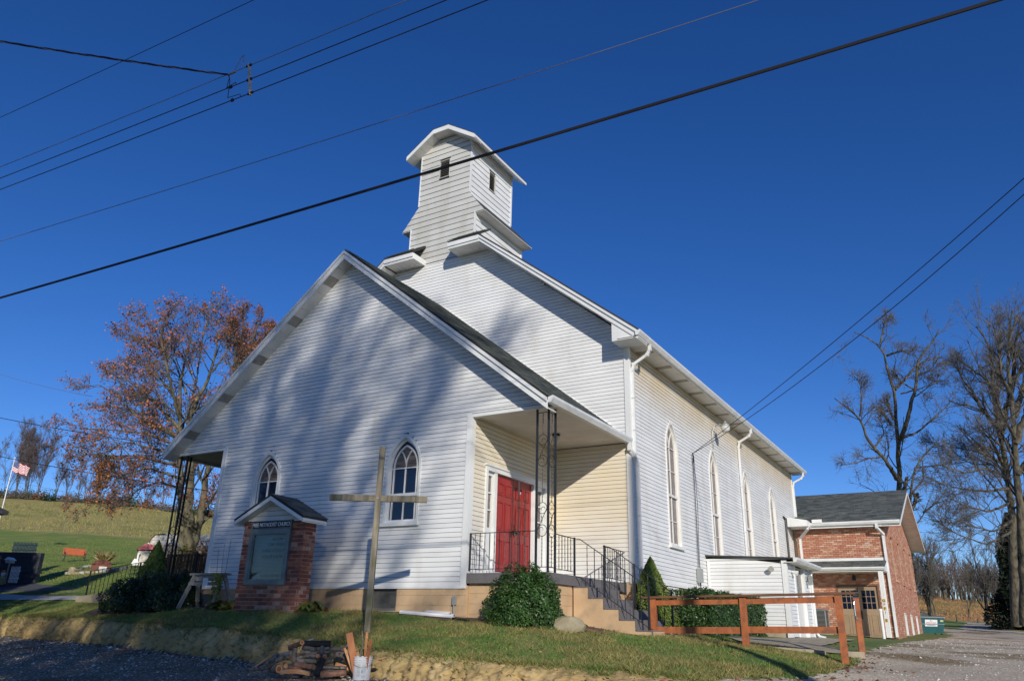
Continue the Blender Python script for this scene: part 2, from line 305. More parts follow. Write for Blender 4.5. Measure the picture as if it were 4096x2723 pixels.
def siding(parent, F, poly, z0, z1, pitch, m, holes=(), gap=.0075, lip=.018, seam=3.66, name='siding_board'):
    k = 0; z = z0
    while z < z1-.02:
        za, zb = z, min(z+pitch-gap, z1); A = ints(poly, za+1e-4); Z = ints(poly, zb-1e-4); mid = ints(poly, (za+zb)/2)
        if len(A) != len(Z): A = Z = mid
        for (a0, a1), (c0, c1) in zip(A, Z):
            segs = [((a0, c0), (a1, c1))]
            for h in holes:
                hi = ints(h, (za+zb)/2)
                for h0, h1 in hi:
                    ns = []
                    for (l, r) in segs:
                        if h1 <= l[0] or h0 >= r[0]: ns.append((l, r)); continue
                        if h0 > l[0]: ns.append((l, (h0, h0)))
                        if h1 < r[0]: ns.append(((h1, h1), r))
                    segs = ns
            for (l, r) in segs:
                if r[0]-l[0] < .02 and r[1]-l[1] < .02: continue
                b = B(); b.hexa([F(l[0], za, -.012), F(r[0], za, -.012), F(r[0], za, lip), F(l[0], za, lip), F(l[1], zb, -.012), F(r[1], zb, -.012), F(r[1], zb, .006), F(l[1], zb, .006)]); b.build(name, m, parent)
        z += pitch; k += 1
def holed(b, F, u0, u1, z0, z1, hs, o0, o1):
    u = u0
    cuts = sorted(set([u0, u1]+[q for h in hs for q in h[:2]]))
    for a, c in zip(cuts[:-1], cuts[1:]):
        zz = z0
        for h in sorted([h for h in hs if h[0] <= (a+c)/2 <= h[1]], key=lambda h: h[2]):
            if h[2] > zz: b.fbox(F, a, c, zz, h[2], o0, o1)
            zz = max(zz, h[3])
        if zz < z1: b.fbox(F, a, c, zz, z1, o0, o1)
def arch(cu, zb, zs, zt, hw, n=10):
    h = zt-zs; R = (hw*hw+h*h)/(2*hw); L = [(cu-hw, zb), (cu+hw, zb)]
    a1 = math.atan2(h, R-hw)
    right = [(cu+hw-R+R*math.cos(a1*i/n), zs+R*math.sin(a1*i/n)) for i in range(n+1)]
    return L+right+[(2*cu-u, z) for u, z in right[-2::-1]]
def shingles(name, parent, P0, U, V, nu, nv, tab, expo, th=.012, jit=.3, m='shingle', clip=None, kind='stuff', single=False):
    """P0 origin at the eave, U along the eave, V up the slope; nu, nv lengths in metres"""
    U = Vector(U).normalized(); V = Vector(V).normalized(); N = U.cross(V).normalized()
    if N.z < 0: N = -N
    P0 = Vector(P0); b = B(); rows = int(nv/expo+.5)
    for r in range(rows):
        u = -rnd.random()*tab
        while u < nu:
            t = tab*(1+rnd.uniform(-jit, jit)); u0, u1 = max(u, 0), min(u+t-.006, nu); v0, v1 = r*expo, min((r+1)*expo+.01, nv+.01)
            u += t
            if u1-u0 < .02: continue
            if clip:
                c = clip(v0, v1)
                if c is None: continue
                u0 = max(u0, c[0]); u1 = min(u1, c[1])
                if u1-u0 < .02: continue
            h0 = th+rnd.uniform(0, .006); q = [P0+U*a+V*c+N*h for h, in ((0,),) for a, c in ((u0, v0), (u1, v0), (u1, v1), (u0, v1))]
            top = [P0+U*u0+V*v0+N*h0, P0+U*u1+V*v0+N*h0, P0+U*u1+V*v1+N*.004, P0+U*u0+V*v1+N*.004]
            if single:
                bb = B(); bb.hexa(q+top); bb.build('shingle', m, parent)
            else: b.hexa(q+top)
    if not single: return b.build(name, m, parent, kind=kind)
def bricks(parent, F, u0, u1, z0, z1, m, holes=(), L=.2, H=.065, j=.011, limit=10**9, out=.006, stuffname='brick_courses', frac=1.0, order=None):
    """running bond; first `limit` bricks as single parts, the rest joined"""
    cells = []; r = 0; z = z0
    while z+H <= z1+.02:
        u = u0-(L+j)/2*(r % 2)
        while u < u1:
            a, c = max(u, u0), min(u+L, u1)
            if c-a > .03: cells.append((a, c, z, min(z+H, z1)))
            u += L+j
        z += H+j; r += 1
    res = []
    for a, c, za, zb in cells:
        zm = (za+zb)/2; segs = [(a, c)]
        for h0, h1, y0, y1 in holes:
            if y0-.02 < zm < y1+.02:
                ns = []
                for l, q in segs:
                    if h1 <= l or h0 >= q: ns.append((l, q)); continue
                    if h0-l > .03: ns.append((l, h0))
                    if q-h1 > .03: ns.append((h1, q))
                segs = ns
        for l, q in segs: res.append((l, q, za, zb))
    if order: res.sort(key=order)
    cache = {}
    jb = B(); n = 0
    for l, q, za, zb in res:
        o = out+rnd.uniform(-.0025, .003)
        if n < limit:
            key = (round(q-l, 2), round(zb-za, 3))
            if key in cache:
                src, (sl, sz) = cache[key]; ob = src.copy(); COL.objects.link(ob)
                d = Vector(F(l, za, o))-Vector(F(sl, sz, 0)); ob.location = src.location+d
            else:
                b = B(); b.fbox(F, l, q, za, zb, -.03, 0); ob = b.build('brick', m, parent); cache[key] = (ob, (l, za)); 
            n += 1
        else: jb.fbox(F, l, q, za, zb, -.03, o)
    if jb.v: jb.build(stuffname, m, parent, kind='stuff')
def text(body, size, origin, xdir, zdir, m, parent, name='lettering', ext=.004, align='CENTER', sx=1):
    cu = bpy.data.curves.new('t', 'FONT'); cu.body = body; cu.size = size; cu.extrude = ext; cu.offset = size*(.018 if m == 'letter_black' else .004); cu.align_x = align; cu.align_y = 'CENTER'
    to = bpy.data.objects.new('t', cu); COL.objects.link(to); dg = bpy.context.evaluated_depsgraph_get(); dg.update()
    me = bpy.data.meshes.new_from_object(to.evaluated_get(dg)); bpy.data.objects.remove(to)
    X = Vector(xdir).normalized(); Z = Vector(zdir).normalized(); Nn = X.cross(Z); org = Vector(parent['_o'])
    for v in me.vertices: v.co = Vector(origin)+X*v.co.x*sx+Z*v.co.y+Nn*v.co.z-org
    me.materials.clear(); me.materials.append(M[m]); o = bpy.data.objects.new(name, me); COL.objects.link(o); o.parent = parent; o['_o'] = parent['_o']; return o

# ================================================================== GROUND
UP = np.array([(-4.19,0,-.77),(-1.82,0,-.76),(-.98,0,-.78),(-.09,0,-.86),(-7.5,0,-.72),(1.93,0,-.88),(-.17,-2.7,-1.17),(-4,-1.8,-.80),(-7,-1.2,-.77),
 (3.88,1.96,-1.08),(4.52,1.26,-1.18),(5.14,.59,-1.24),(5.72,-.04,-1.33),(6.16,-.53,-1.42),(6.47,-.86,-1.52),(6.75,-1.17,-1.64),(4.4,9.4,-1.12),(4.4,12.5,-1.11),(5.2,22,-1.08),(5.8,33.6,-.80),
 (6.76,2.10,-1.52),(5.07,1.95,-1.27),(3.37,1.6,-1.14),(5.4,3.1,-1.20),(6.6,3.5,-1.32),(4.5,3.2,-1.14),(-21.95,-.2,-.97),(-15.32,-1.1,-1.09),(-10.97,-1.8,-1.13),(-7.57,-2.35,-1.17),(-4.65,-2.93,-1.20),(-2.25,-3.45,-1.23),(-.38,-3.78,-1.30),(1.03,-3.88,-1.39),(3.16,-3.68,-1.45),(4.79,-3.07,-1.43),(5.45,-2.91,-1.46),(6.13,-3.06,-1.6),
 (7.09,-.38,-1.52),(6.81,6.23,-1.31),(6.74,12.38,-1.17),(9.45,.45,-1.57),(7.62,-.64,-1.62),(9.72,11.7,-1.26),(10.1,30.6,-1.02),(6.65,41,-.92),(5.72,41.6,-.86),(7.45,66,.07),(6.17,77.5,.55),(3,60,.0),(12,60,.1),(16,45,-.5),
 (.91,122.4,4.9),(6.55,120,3.8),(9.72,104,2.0),(15,100,2.2),(20,120,3),(-25.5,1.24,-.62),(-20.26,1.28,-.57),(-23.02,2.62,-.34),(-15.62,1.56,-.47),(-16.34,2.34,-.38),(-35.19,8.63,.38),(-25.13,6.18,.03),(-17.39,3.53,-.28),(-43.3,8.6,.55),(-25.6,9.3,.82),(-30.2,10.2,.93),(-30.7,13.4,1.6),(-35.9,10.4,1.0),(-10.4,-.9,-.72),
 (-43.9,17.4,2.45),(-95.3,37.2,8.7),(-83.7,40.7,8.2),(-73.3,42.3,7.5),(-155,64.5,20.6),(-144,71.4,19.9),(-131,79.5,19.2),(-119.5,87,17.8),(-100,96,15),(-60,100,10),(-30,110,7),(-190,80,21),(-170,110,21),(-140,140,18),
 (-60,22,3.9),(-14,8,-.1),(-10,20,.2),(-20,40,3),(0,40,-.6),(-4,12,-.8),(0,80,1.5),(20,10,-1.2),(25,40,-.6),(30,-10,-2),(60,40,0),(80,100,3),(0,200,5),(60,200,5),(-60,200,10),(-200,0,10),(-100,10,4)])
RD = np.array([(-21.8,-.4,-1.52),(-15.2,-1.35,-1.59),(-10.8,-2.1,-1.60),(-7.45,-2.6,-1.60),(-4.5,-3.2,-1.64),(-2.2,-3.7,-1.68),(-.3,-4.05,-1.74),(1,-4.2,-1.77),(-4.3,-6.5,-2.0),(-.25,-5.1,-1.85),(4,-4.5,-1.84),(6.3,-3.6,-1.76),(9.3,-13.6,-2.55),(0,-12,-2.25),(-20,-10,-2.1),(20,-10,-2.3),(9,-2,-1.70),(-60,10,-1.6),(-60,-20,-1.8),(30,-30,-3),(-30,-40,-2.5),(12,-5,-1.9),(-100,20,-1.5),(-100,-30,-2),(60,-30,-3)])
def rbf(pts, reg=0.0):
    c = pts[:, :2]; d = np.linalg.norm(c[:, None]-c[None], axis=2); n = len(c)
    A = np.zeros((n+3, n+3)); A[:n, :n] = d+reg*np.eye(n); A[:n, n] = 1; A[:n, n+1:] = c; A[n, :n] = 1; A[n+1:, :n] = c.T
    s = np.linalg.solve(A, np.concatenate([pts[:, 2], [0, 0, 0]])); return c, s
_u, _r = rbf(UP), rbf(RD)
def ev(m, x, y):
    c, s = m; x = np.asarray(x, float); y = np.asarray(y, float); out = s[-3]+s[-2]*x+s[-1]*y
    for (a, b), k in zip(c, s[:-3]): out = out+k*np.sqrt((x-a)**2+(y-b)**2+.05)
    return out
LX = [-120, -60, -21.95, -15.32, -10.97, -7.57, -4.65, -2.25, -.38, 1.1, 3.16, 4.79, 5.45, 6.13, 7, 9, 14, 40]
LY = [14, 6, -.2, -1.1, -1.8, -2.35, -2.93, -3.43, -3.74, -3.84, -3.95, -3.75, -3.6, -3.5, -3.1, -2.6, -2.5, -3]
def nz(x, y, f, s=0):
    """cheap smooth noise, about -1..1"""
    return (np.sin(x*f*1.3+s)*np.cos(y*f*1.7+s*2.1)+.6*np.sin(x*f*2.9+y*f*1.9+s*.7)+.4*np.cos(x*f*5.3-y*f*4.7+s*1.3)+.25*np.sin(x*f*11+y*f*9.3+s*3))/2
def bankf(x, y):
    b = np.interp(x, LX, LY)+.05*nz(x, y*0, 1.1, 2)+.045*nz(x, y*0, 5.3, 1)+.025*nz(x, y*0, 17, 4)
    wd = np.interp(x, [0, 4.5, 6.5, 9], [.26, .34, 1.6, 3.2])
    t = np.clip((y-b+wd)/wd, 0, 1); sharp = np.interp(x, [4.5, 7], [1, 0])
    st = t**.55*sharp+(t*t*(3-2*t))*(1-sharp)
    return st, b, t
def gz(x, y):
    st, b, t = bankf(x, y); up = ev(_u, x, y); rd = ev(_r, x, y)
    up = up+.012*nz(x, y, 1.9, 4)
    return rd+(up-rd)*st
def gz1(x, y): return float(gz(np.array([x]), np.array([y]))[0])
def axis(segs):
    out = []
    for a, b, d in segs: out += list(np.arange(a, b, d))
    return np.array(out+[segs[-1][1]])
gx = axis([(-420, -190, 12), (-190, -60, 2.0), (-60, -26, .6), (-26, -14, .16), (-14, 8.5, .075), (8.5, 16, .3), (16, 60, 2), (60, 420, 15)])
gy = axis([(-120, -14, 4), (-14, -8, .5), (-8, -5, .12), (-5, 3.4, .07), (3.4, 14, .2), (14, 60, .6), (60, 160, 2.2), (160, 600, 20)])
X, Y = np.meshgrid(gx, gy); Z = gz(X, Y)
far = np.clip((np.abs(X+30)-200)/200, 0, 1)+np.clip((Y-180)/200, 0, 1); Z = Z*(1-np.clip(far, 0, 1))+2*np.clip(far, 0, 1)
st, bb_, tt = bankf(X, Y)
# the clay face: lumps, ledges and cracks
face = (tt > 0) & (tt < 1) & (X < 6.2)
Yd = np.where(face & (X < 5.4), Y+.07, Y)
Z = np.where((tt <= 0) | (X > 6.6), Z+.012*nz(X, Y, 4.5, 6), Z)
V = np.stack([X, Yd, Z], -1).reshape(-1, 3); ny, nx = X.shape
I = np.arange(ny*nx).reshape(ny, nx); Q = np.stack([I[:-1, :-1], I[:-1, 1:], I[1:, 1:], I[1:, :-1]], -1).reshape(-1, 4)
cx = (X[:-1, :-1]+X[1:, 1:]).ravel()/2; cy = (Y[:-1, :-1]+Y[1:, 1:]).ravel()/2
cst, cb, ct = bankf(cx, cy); jn = .22*nz(cx, cy, 2.3, 1)+.12*nz(cx, cy, 8, 2)
edge = np.interp(cy, [-4, -2.1, -.4, 6.2, 12, 22, 30, 38, 44, 47, 50, 70, 90], [5.9, 6.35, 7.05, 6.8, 6.75, 6.7, 7.3, 7.2, 6.4, 3, 6.9, 6.7, 6.5])
redge = np.interp(cy, [-4, 20, 44, 47.5, 48, 54, 60, 76], [40, 40, 40, 40, 10.4, 9.7, 9.2, 8.6])
cls = np.zeros(len(cx), int)                         # 0 lawn
cls[(ct < 1) & (cx < 6.3+jn)] = 2                    # clay bank
cls[(ct <= 0)] = 1                                   # gravel road
drv = (cx > edge+jn) & (cx < redge+jn) & (cy > cb-.5) & (cy < 76)
cls[drv & (ct > 0)] = 3
bd = np.interp(cx, [-200, -95, -84, -73, -40, -10, 0, 8, 20], [40, 37.2, 40.7, 42.3, 60, 75, 77.5, 77.5, 77])
cls[(cy > bd+jn*2) & (cx < -12)] = 4                 # dry field
cls[(cy > bd+jn) & (cx >= -12)] = 5
# mulch along the foundation
dm = np.where(cy > -9, np.interp(cx, [-11.5, -10.8, -5.2, -3, -.9, -.2, 1, 2.6, 3.6, 3.9], [.3, -2.0, -.9, -.35, -.45, -.8, -.9, -.7, .6, 3]), 9)
cls[(cls == 0) & (cy > dm+.5*jn) & (cy < 9.4) & (cx > -11.4) & (cx < 3.75)] = 6
asp = (cy > np.interp(cx, [-60, -26, -16.3, -13], [7, 3.4, 2.34, 2.2])) & (cy < np.interp(cx, [-60, -43, -35.2, -25.1, -17.4, -13], [10, 9.0, 8.63, 6.18, 3.7, 3.3])) & (cx < -14.6) & (cx > -60)
cls[asp & (cls == 0)] = 7
nm = [('lawn', 'lawn'), ('gravel_road', 'gravel'), ('earth_bank', 'clay'), ('gravel_driveway', 'drive'), ('hayfield', 'field'), ('scrub_hill', 'hill'), ('mulch_bed', 'mulch'), ('asphalt_drive', 'asphalt')]
cls[(cls == 0) & (((cx < -14) & (cy > 3.2)) | (cy > 40))] = 8
nm.append(('yard', 'lawn_far'))
for k, (a, mm) in enumerate(nm):
    q = Q[cls == k]; ids, inv = np.unique(q, return_inverse=True)
    if k == 2:
        clayV, clayF = V[ids], inv.reshape(q.shape); continue
    struct(npmesh(a, V[ids], inv.reshape(q.shape), mm, smooth=True))
def vnoise(p, seed=0):
    i = np.floor(p).astype(np.int64); f = p-i; f = f*f*(3-2*f); out = 0
    for dx in (0, 1):
        for dy in (0, 1):
            for dz in (0, 1):
                h = ((i[..., 0]+dx)*374761393+(i[..., 1]+dy)*668265263+(i[..., 2]+dz)*2147483647+seed*974711) & 0xffffffff; h = ((h ^ (h >> 13))*1274126177) & 0xffffffff; h = ((h ^ (h >> 16)) & 0xffff)/65535.
                out = out+h*np.where(dx, f[..., 0], 1-f[..., 0])*np.where(dy, f[..., 1], 1-f[..., 1])*np.where(dz, f[..., 2], 1-f[..., 2])
    return out*2-1
# the clay face itself: a dense strip with slumps, ledges and drying cracks
xs = np.r_[np.arange(-60, -22, .3), np.arange(-22, 6.2, .03)]; nr = 26; vv = np.linspace(-.12, 1.1, nr)
XX, VV_ = np.meshgrid(xs, vv); _, b0, _ = bankf(XX, XX*0); wd_ = np.interp(XX, [0, 4.5, 6.2], [.26, .34, 1.2]); YY = b0-wd_*(1-np.clip(VV_, 0, 1.2)**1.5)-.05*np.sin(np.clip(VV_, 0, 1)*PI)
zr, zu = ev(_r, XX, b0-wd_), ev(_u, XX, b0); ZZ = zr+(zu-zr)*np.where(VV_ > 1, 1-(VV_-1)*.3, VV_)+.0
pp = np.stack([XX*1.0, YY, ZZ*1.3], -1); amp = np.sin(np.clip((VV_+.12)/1.22, 0, 1)*PI)**.6
n1 = vnoise(pp*1.6, 1)*.04+vnoise(pp*np.array([6, 6, 2.5]), 2)*.055+vnoise(pp*15, 3)*.040+vnoise(pp*34, 6)*.026+vnoise(pp*70, 16)*.012; rg = np.abs(vnoise(pp*np.array([3.4, 3.4, 2.6]), 4)+.25*vnoise(pp*14, 8)); rg2 = np.abs(vnoise(pp*np.array([8, 8, 6.]), 9)+.3*vnoise(pp*26, 5))
n1 = n1-np.where(rg < .045, .09*(1-rg/.045), 0)-np.where((rg2 < .06) & (vnoise(pp*1.1, 12) > -.1), .035*(1-rg2/.06), 0)
YY = YY-n1*amp+.02*(VV_ > 1.0)
SV_ = np.stack([XX, YY, ZZ+vnoise(pp*9, 7)*.012], -1).reshape(-1, 3); II = np.arange(XX.size).reshape(XX.shape); SQ = np.stack([II[:-1, :-1], II[:-1, 1:], II[1:, 1:], II[1:, :-1]], -1).reshape(-1, 4)
struct(npmesh('earth_bank', np.r_[clayV, SV_], np.r_[clayF, SQ+len(clayV)], 'clay', smooth=False))
# grass tufts, only where blades can be told at this distance
def scatter(name, label, cat, pts, hgt, wid, m, blades=1, lean=.35, seed=1):
    r = np.random.RandomState(seed); n = len(pts)*blades; p = np.repeat(pts, blades, 0)+np.c_[r.normal(0, .012, (n, 2)), np.zeros(n)]
    a = r.uniform(0, 2*PI, n); h = hgt*r.uniform(.5, 1.3, n); w_ = wid*r.uniform(.6, 1.2, n); d = np.c_[np.cos(a), np.sin(a), 0*a]; l = r.normal(0, lean, (n, 2))
    V = np.empty((n, 3, 3)); V[:, 0] = p-d*w_[:, None]; V[:, 1] = p+d*w_[:, None]; V[:, 2] = p+np.c_[l*h[:, None], h]
    o = npmesh(name, V.reshape(-1, 3), np.arange(n*3).reshape(n, 3), m); tag(o, label, cat); o['kind'] = 'stuff'; return o
def samp(n, x0, x1, y0, y1, seed, fn):
    r = np.random.RandomState(seed); x = r.uniform(x0, x1, n); y = r.uniform(y0, y1, n); k = fn(x, y); x = x[k]; y = y[k]; return np.c_[x, y, gz(x, y)-.004]
def onlawn(x, y):
    st, b, t = bankf(x, y); e = np.interp(y, [-4, -2.1, -.4, 6.2, 12], [5.9, 6.35, 7.05, 6.8, 6.75]); dmv = np.interp(x, [-11.5, -10.8, -5.2, -3, -.9, -.2, 1, 2.6, 3.6, 3.9], [.3, -2.0, -.9, -.35, -.45, -.8, -.9, -.7, .6, 3])
    return (t >= 1) & (x < e+.1*nz(x, y, 3, 1)) & ((y < dmv) | (x < -11) | (x > 3.8)) & (nz(x, y, 1.2, 5) > -.75)
g1 = samp(120000, -14, 7.2, -4.3, 3.4, 3, onlawn); g2 = samp(60000, -26, -9, -2, 5, 4, onlawn)
scatter('grass', 'short green grass of the lawn above the clay bank', 'grass', np.r_[g1, g2], .034, .006, 'blade', 2, .5, 5)
g3 = samp(160000, -24, 6.4, -4.6, 3.2, 6, lambda x, y: (np.abs(y-bankf(x, y)[1]-.03) < .09) & (nz(x, y, 2, 8) > -.35) & (x < 6.2))
g4 = samp(60000, -14, 8, -4.3, 3, 8, lambda x, y: onlawn(x, y) & (nz(x, y, .9, 2) > 0))
scatter('dry_grass', 'dry yellowish grass along the lip of the clay bank', 'grass', np.r_[g3, g4], .075, .006, 'blade_dry', 2, .9, 7)
g8 = samp(120000, -24, 6.2, -4.6, 1.2, 66, lambda x, y: (np.abs(y-bankf(x, y)[1]+.05) < .05+.06*(1+nz(x, y*0, 2.1, 6))) & (nz(x, y, 1.7, 3) > -.45))
scatter('lip_grass', 'longer green grass hanging over the lip of the bank', 'grass', g8, .085, .007, 'blade', 2, 1.1, 67)
g7 = samp(90000, -75, -14, 3.2, 40, 36, lambda x, y: (y > np.interp(x, [-75, -43, -35.2, -25.1, -17.4, -13], [11, 9.6, 8.9, 6.5, 4.0, 3.5])) & (y < 42) & (y < 8-1.1*(x+14)))
scatter('yard_grass', 'mown green grass of the neighbouring yard', 'grass', g7, .07, .02, 'blade', 1, .6, 37)
g5 = samp(42000, -135, -14, 37, 100, 31, lambda x, y: (y > np.interp(x, [-200, -95, -84, -73, -40, -10], [40, 37.2, 40.7, 42.3, 60, 75])+.5) & (x < -14))
scatter('field_grass', 'dry tawny grass standing in the hayfield', 'grass', g5, .34, .035, 'fieldblade', 1, .6, 33)
g6 = samp(16000, -8, 22, 78, 124, 34, lambda x, y: x > -50)
scatter('scrub_grass', 'orange-brown dead grass on the hill beyond the drive', 'grass', g6, .24, .03, 'hillblade', 1, .6, 35)
# loose stones on the road and driveway
def pebbles(name, label, pts, s0, s1, seed):
    r = np.random.RandomState(seed); n = len(pts); s = r.uniform(s0, s1, (n, 1))*np.exp(r.normal(0, .35, (n, 1)))
    base = np.array([(1, 0, 0), (0, 1, 0), (-1, 0, 0), (0, -1, 0), (0, 0, .7), (0, 0, -.5)]); f = np.array([(0, 1, 4), (1, 2, 4), (2, 3, 4), (3, 0, 4), (1, 0, 5), (2, 1, 5), (3, 2, 5), (0, 3, 5)])
    V = pts[:, None]+(base[None]*r.uniform(.6, 1.3, (n, 6, 1)))*s[:, None]; c, s_ = np.cos(r.uniform(0, 6, n)), 0
    o = npmesh(name, V.reshape(-1, 3), (f[None]+6*np.arange(n)[:, None, None]).reshape(-1, 3), 'stones'); tag(o, label, 'gravel'); o['kind'] = 'stuff'
p1 = samp(60000, -24, 8, -9, 3, 11, lambda x, y: bankf(x, y)[2] <= 0)
p2 = samp(15000, 6, 13, -4, 26, 12, lambda x, y: (x > np.interp(y, [-4, -2.1, -.4, 6.2, 12, 26], [5.7, 6.2, 6.9, 6.7, 6.7, 6.9])))
pebbles('gravel', 'loose grey gravel strewn over the road and driveway', np.r_[p1, p2], .008, .018, 13)
p3 = samp(40000, -20, 7, -5, 2.5, 14, lambda x, y: (np.abs(y-bankf(x, y)[1]+.48) < .12) & (nz(x, y, 2.4, 3) > -.2))
pebbles('rubble', 'pale crumbled stones along the foot of the clay bank', p3[:1600], .012, .034, 15)
# fallen leaves
def leaves(name, label, pts, s, m, seed):
    r = np.random.RandomState(seed); n = len(pts); a = r.uniform(0, 2*PI, n); z = r.uniform(.2, 1, n)
    d = np.c_[np.cos(a), np.sin(a), 0*a]; e = np.c_[-np.sin(a), np.cos(a), z*r.choice([-.7, .7], n)]; q = s*r.uniform(.6, 1.3, (n, 1)); p = pts+np.array([0, 0, .012])
    V = np.stack([p-d*q, p-e*q*.6, p+d*q, p+e*q*.6+[0, 0, .01]], 1); o = npmesh(name, V.reshape(-1, 3), np.arange(4*n).reshape(n, 4), m); tag(o, label, 'leaves'); o['kind'] = 'stuff'
l1 = samp(4200, -14, 8, -5, 9, 21, lambda x, y: nz(x, y, 1.1, 7) > .1); l2 = samp(900, -60, -30, 8, 24, 22, lambda x, y: x < 0); l3 = samp(9000, -12, 6.5, -5, 0, 24, lambda x, y: np.abs(y-bankf(x, y)[1]+.5) < .13)[:500]
l4 = samp(5000, 4.2, 7.4, -3, 4, 25, lambda x, y: np.abs(x-np.interp(y, [-4, -2.1, -.4, 6.2], [5.9, 6.35, 7.05, 6.8])) < .35)[:260]
leaves('fallen_leaves', 'dry brown leaves scattered over lawn, bank foot and yard', np.r_[l1, l2, l3, l4], .035, 'brownleaf', 23)

# ================================================================== CHURCH
XW, XC, D1, XM, D2, ZC = -8.07, -4.036, 3.84, 2.144, 22.9, 3.34
church = thing('church', (XC, 10, -.9), 'large white clapboard church with belfry, red double doors and front gable porch', 'church')
S1 = 4.83/6.136; A1 = 8.25
fr = lambda x: A1-S1*abs(x-XC)                                       # top of the front gable roof
# --- windows
def circ_arc(cu, cz, R, a0, a1, n): return [(cu+R*math.cos(a0+(a1-a0)*i/n), cz+R*math.sin(a0+(a1-a0)*i/n)) for i in range(n+1)]
def strip(b, F, pts, wd, o0, o1):
    for (u0, z0), (u1, z1) in zip(pts[:-1], pts[1:]):
        d = math.hypot(u1-u0, z1-z0) or 1; nx_, nz_ = -(z1-z0)/d*wd/2, (u1-u0)/d*wd/2; e = wd*.25/d; du, dz = (u1-u0)*e, (z1-z0)*e
        b.hexa([F(u0-nx_-du, z0-nz_-dz, o0), F(u0+nx_-du, z0+nz_-dz, o0), F(u0+nx_-du, z0+nz_-dz, o1), F(u0-nx_-du, z0-nz_-dz, o1), F(u1-nx_+du, z1-nz_+dz, o0), F(u1+nx_+du, z1+nz_+dz, o0), F(u1+nx_+du, z1+nz_+dz, o1), F(u1-nx_+du, z1-nz_+dz, o1)])
def gothic(parent, F, cu, zb, zs, zt, hw, zmeet, trans, lower, upper, border=None, tm='trim', cross=()):
    """pointed window: > casing, sash, pane, border_pane, muntin, sill"""
    b = B(); A = arch(cu, zb, zs, zt, hw); C = arch(cu, zb+.04, zs, zt-.095, hw-.06)
    b.ring(F, A, C, -.10, .035); win = b.build('window', tm, parent)
    b = B(); C2 = arch(cu, zb+.045, zs, zt-.10, hw-.065); D = arch(cu, zb+.10, zs, zt-.165, hw-.108); b.ring(F, C2, D, -.10, -.035); b.build('sash', tm, win)
    b = B(); b.fbox(F, cu-hw-.04, cu+hw+.04, zb-.05, zb+.03, -.02, .085); b.build('sill', tm, win)
    hi = hw-.108; top = zt-.165; bw = .055 if border else 0
    hb = hi-bw; h = top-zs; R = (hi*hi+h*h)/(2*hi); tb = top-bw*1.9
    if border:
        b = B(); b.ring(F, arch(cu, zb+.10, zs, top, hi), arch(cu, zb+.1, zs, tb, hb), -.075, -.068); b.build('border_pane', border, win)
        b = B(); b.ring(F, arch(cu, zb+.10, zs, tb+.02, hb+.012), arch(cu, zb+.1, zs, tb-.025, hb-.018), -.08, -.045); b.build('muntin', tm, win)
    zt_ = trans
    for s in (0, 1):                                                # lower panes, left and right
        zz = [zb+.1]+sorted([c for c in cross]+[zmeet])+[zt_]
        zz = sorted(set(zz))
        for z0, z1 in zip(zz[:-1], zz[1:]):
            b = B(); u0 = cu-hb if s == 0 else cu; b.fbox(F, u0, u0+hb, z0, z1, -.085+.002*rnd.random(), -.075); b.build('pane', lower, win)
    Up = [(u, z) for u, z in arch(cu, zt_, max(zs, zt_+.001), tb, hb)]
    b = B(); b.prism(F, Up, -.085, -.074); b.build('pane', upper, win)
    b = B(); b.fbox(F, cu-.012, cu+.012, zb+.1, zs+.02, -.08, -.045); b.build('muntin', tm, win)
    for z in list(cross)+[zt_]:
        b = B(); b.fbox(F, cu-hi, cu+hi, z-.010, z+.010, -.08, -.047); b.build('muntin', tm, win)
    b = B(); b.fbox(F, cu-hi-.02, cu+hi+.02, zmeet-.035, zmeet+.035, -.09, -.02); b.build('meeting_rail', tm, win)
    h2 = tb-zs; R2_ = (hb*hb+h2*h2)/(2*hb); zi = math.sqrt(max(R2_**2-(R2_-hb/2)**2, .001)); aa = math.asin(min(1, zi/R2_))
    for s in (-1, 1):
        pts = [(cu+s*(R2_-R2_*math.cos(aa*i/8)), zs+R2_*math.sin(aa*i/8)) for i in range(9)]
        b = B(); strip(b, F, pts, .021, -.08, -.045); b.build('tracery', tm, win)
    return win
fw = [(XC+2.22, 'r'), (XC-2.25, 'l')]
fwA = [arch(c, 1.07, 2.36, 3.12, .5) for c, _ in fw]
# --- front gable wall
b = B(); out = [(XW, -.26), (0, -.26), (0, ZC), (1.95, ZC), (XC, A1-.17), (-10.02, ZC), (XW, ZC)]
b.prism(FF(0), out, -.16, -.115); wall = b.build('wall', 'backing', church)
siding(wall, FF(0), out, -.26, 8.05, .1, 'siding', fwA)
for c, _ in fw: gothic(church, FF(0), c, 1.07, 2.36, 3.12, .5, 1.72, 2.33, 'glass_dark', 'glass_stained', 'glass_red')
b = B()
b.fbox(FF(0), -.11, .036, -.30, ZC+.02, 0, .036); b.fbox(FR(0), .001, .11, 0, ZC, .0, .035); b.build('corner_trim', 'trim', church)
b = B(); b.fbox(FF(0), XW-.036, XW+.1, -.30, ZC+.02, 0, .036); b.fbox(FL(XW), .001, .11, 0, ZC, 0, .035); b.build('corner_trim', 'trim', church)
b = B(); b.fbox(FF(0), 0, 2.03, ZC-.045, ZC+.03, -.1, .038); b.fbox(FF(0), -10.1, XW, ZC-.045, ZC+.03, -.1, .038); b.build('beam_trim', 'trim', church)
b = B(); b.fbox(FF(0), XW, -.11, -.30, -.262, -.03, .025); b.build('starter_trim', 'trim', church)
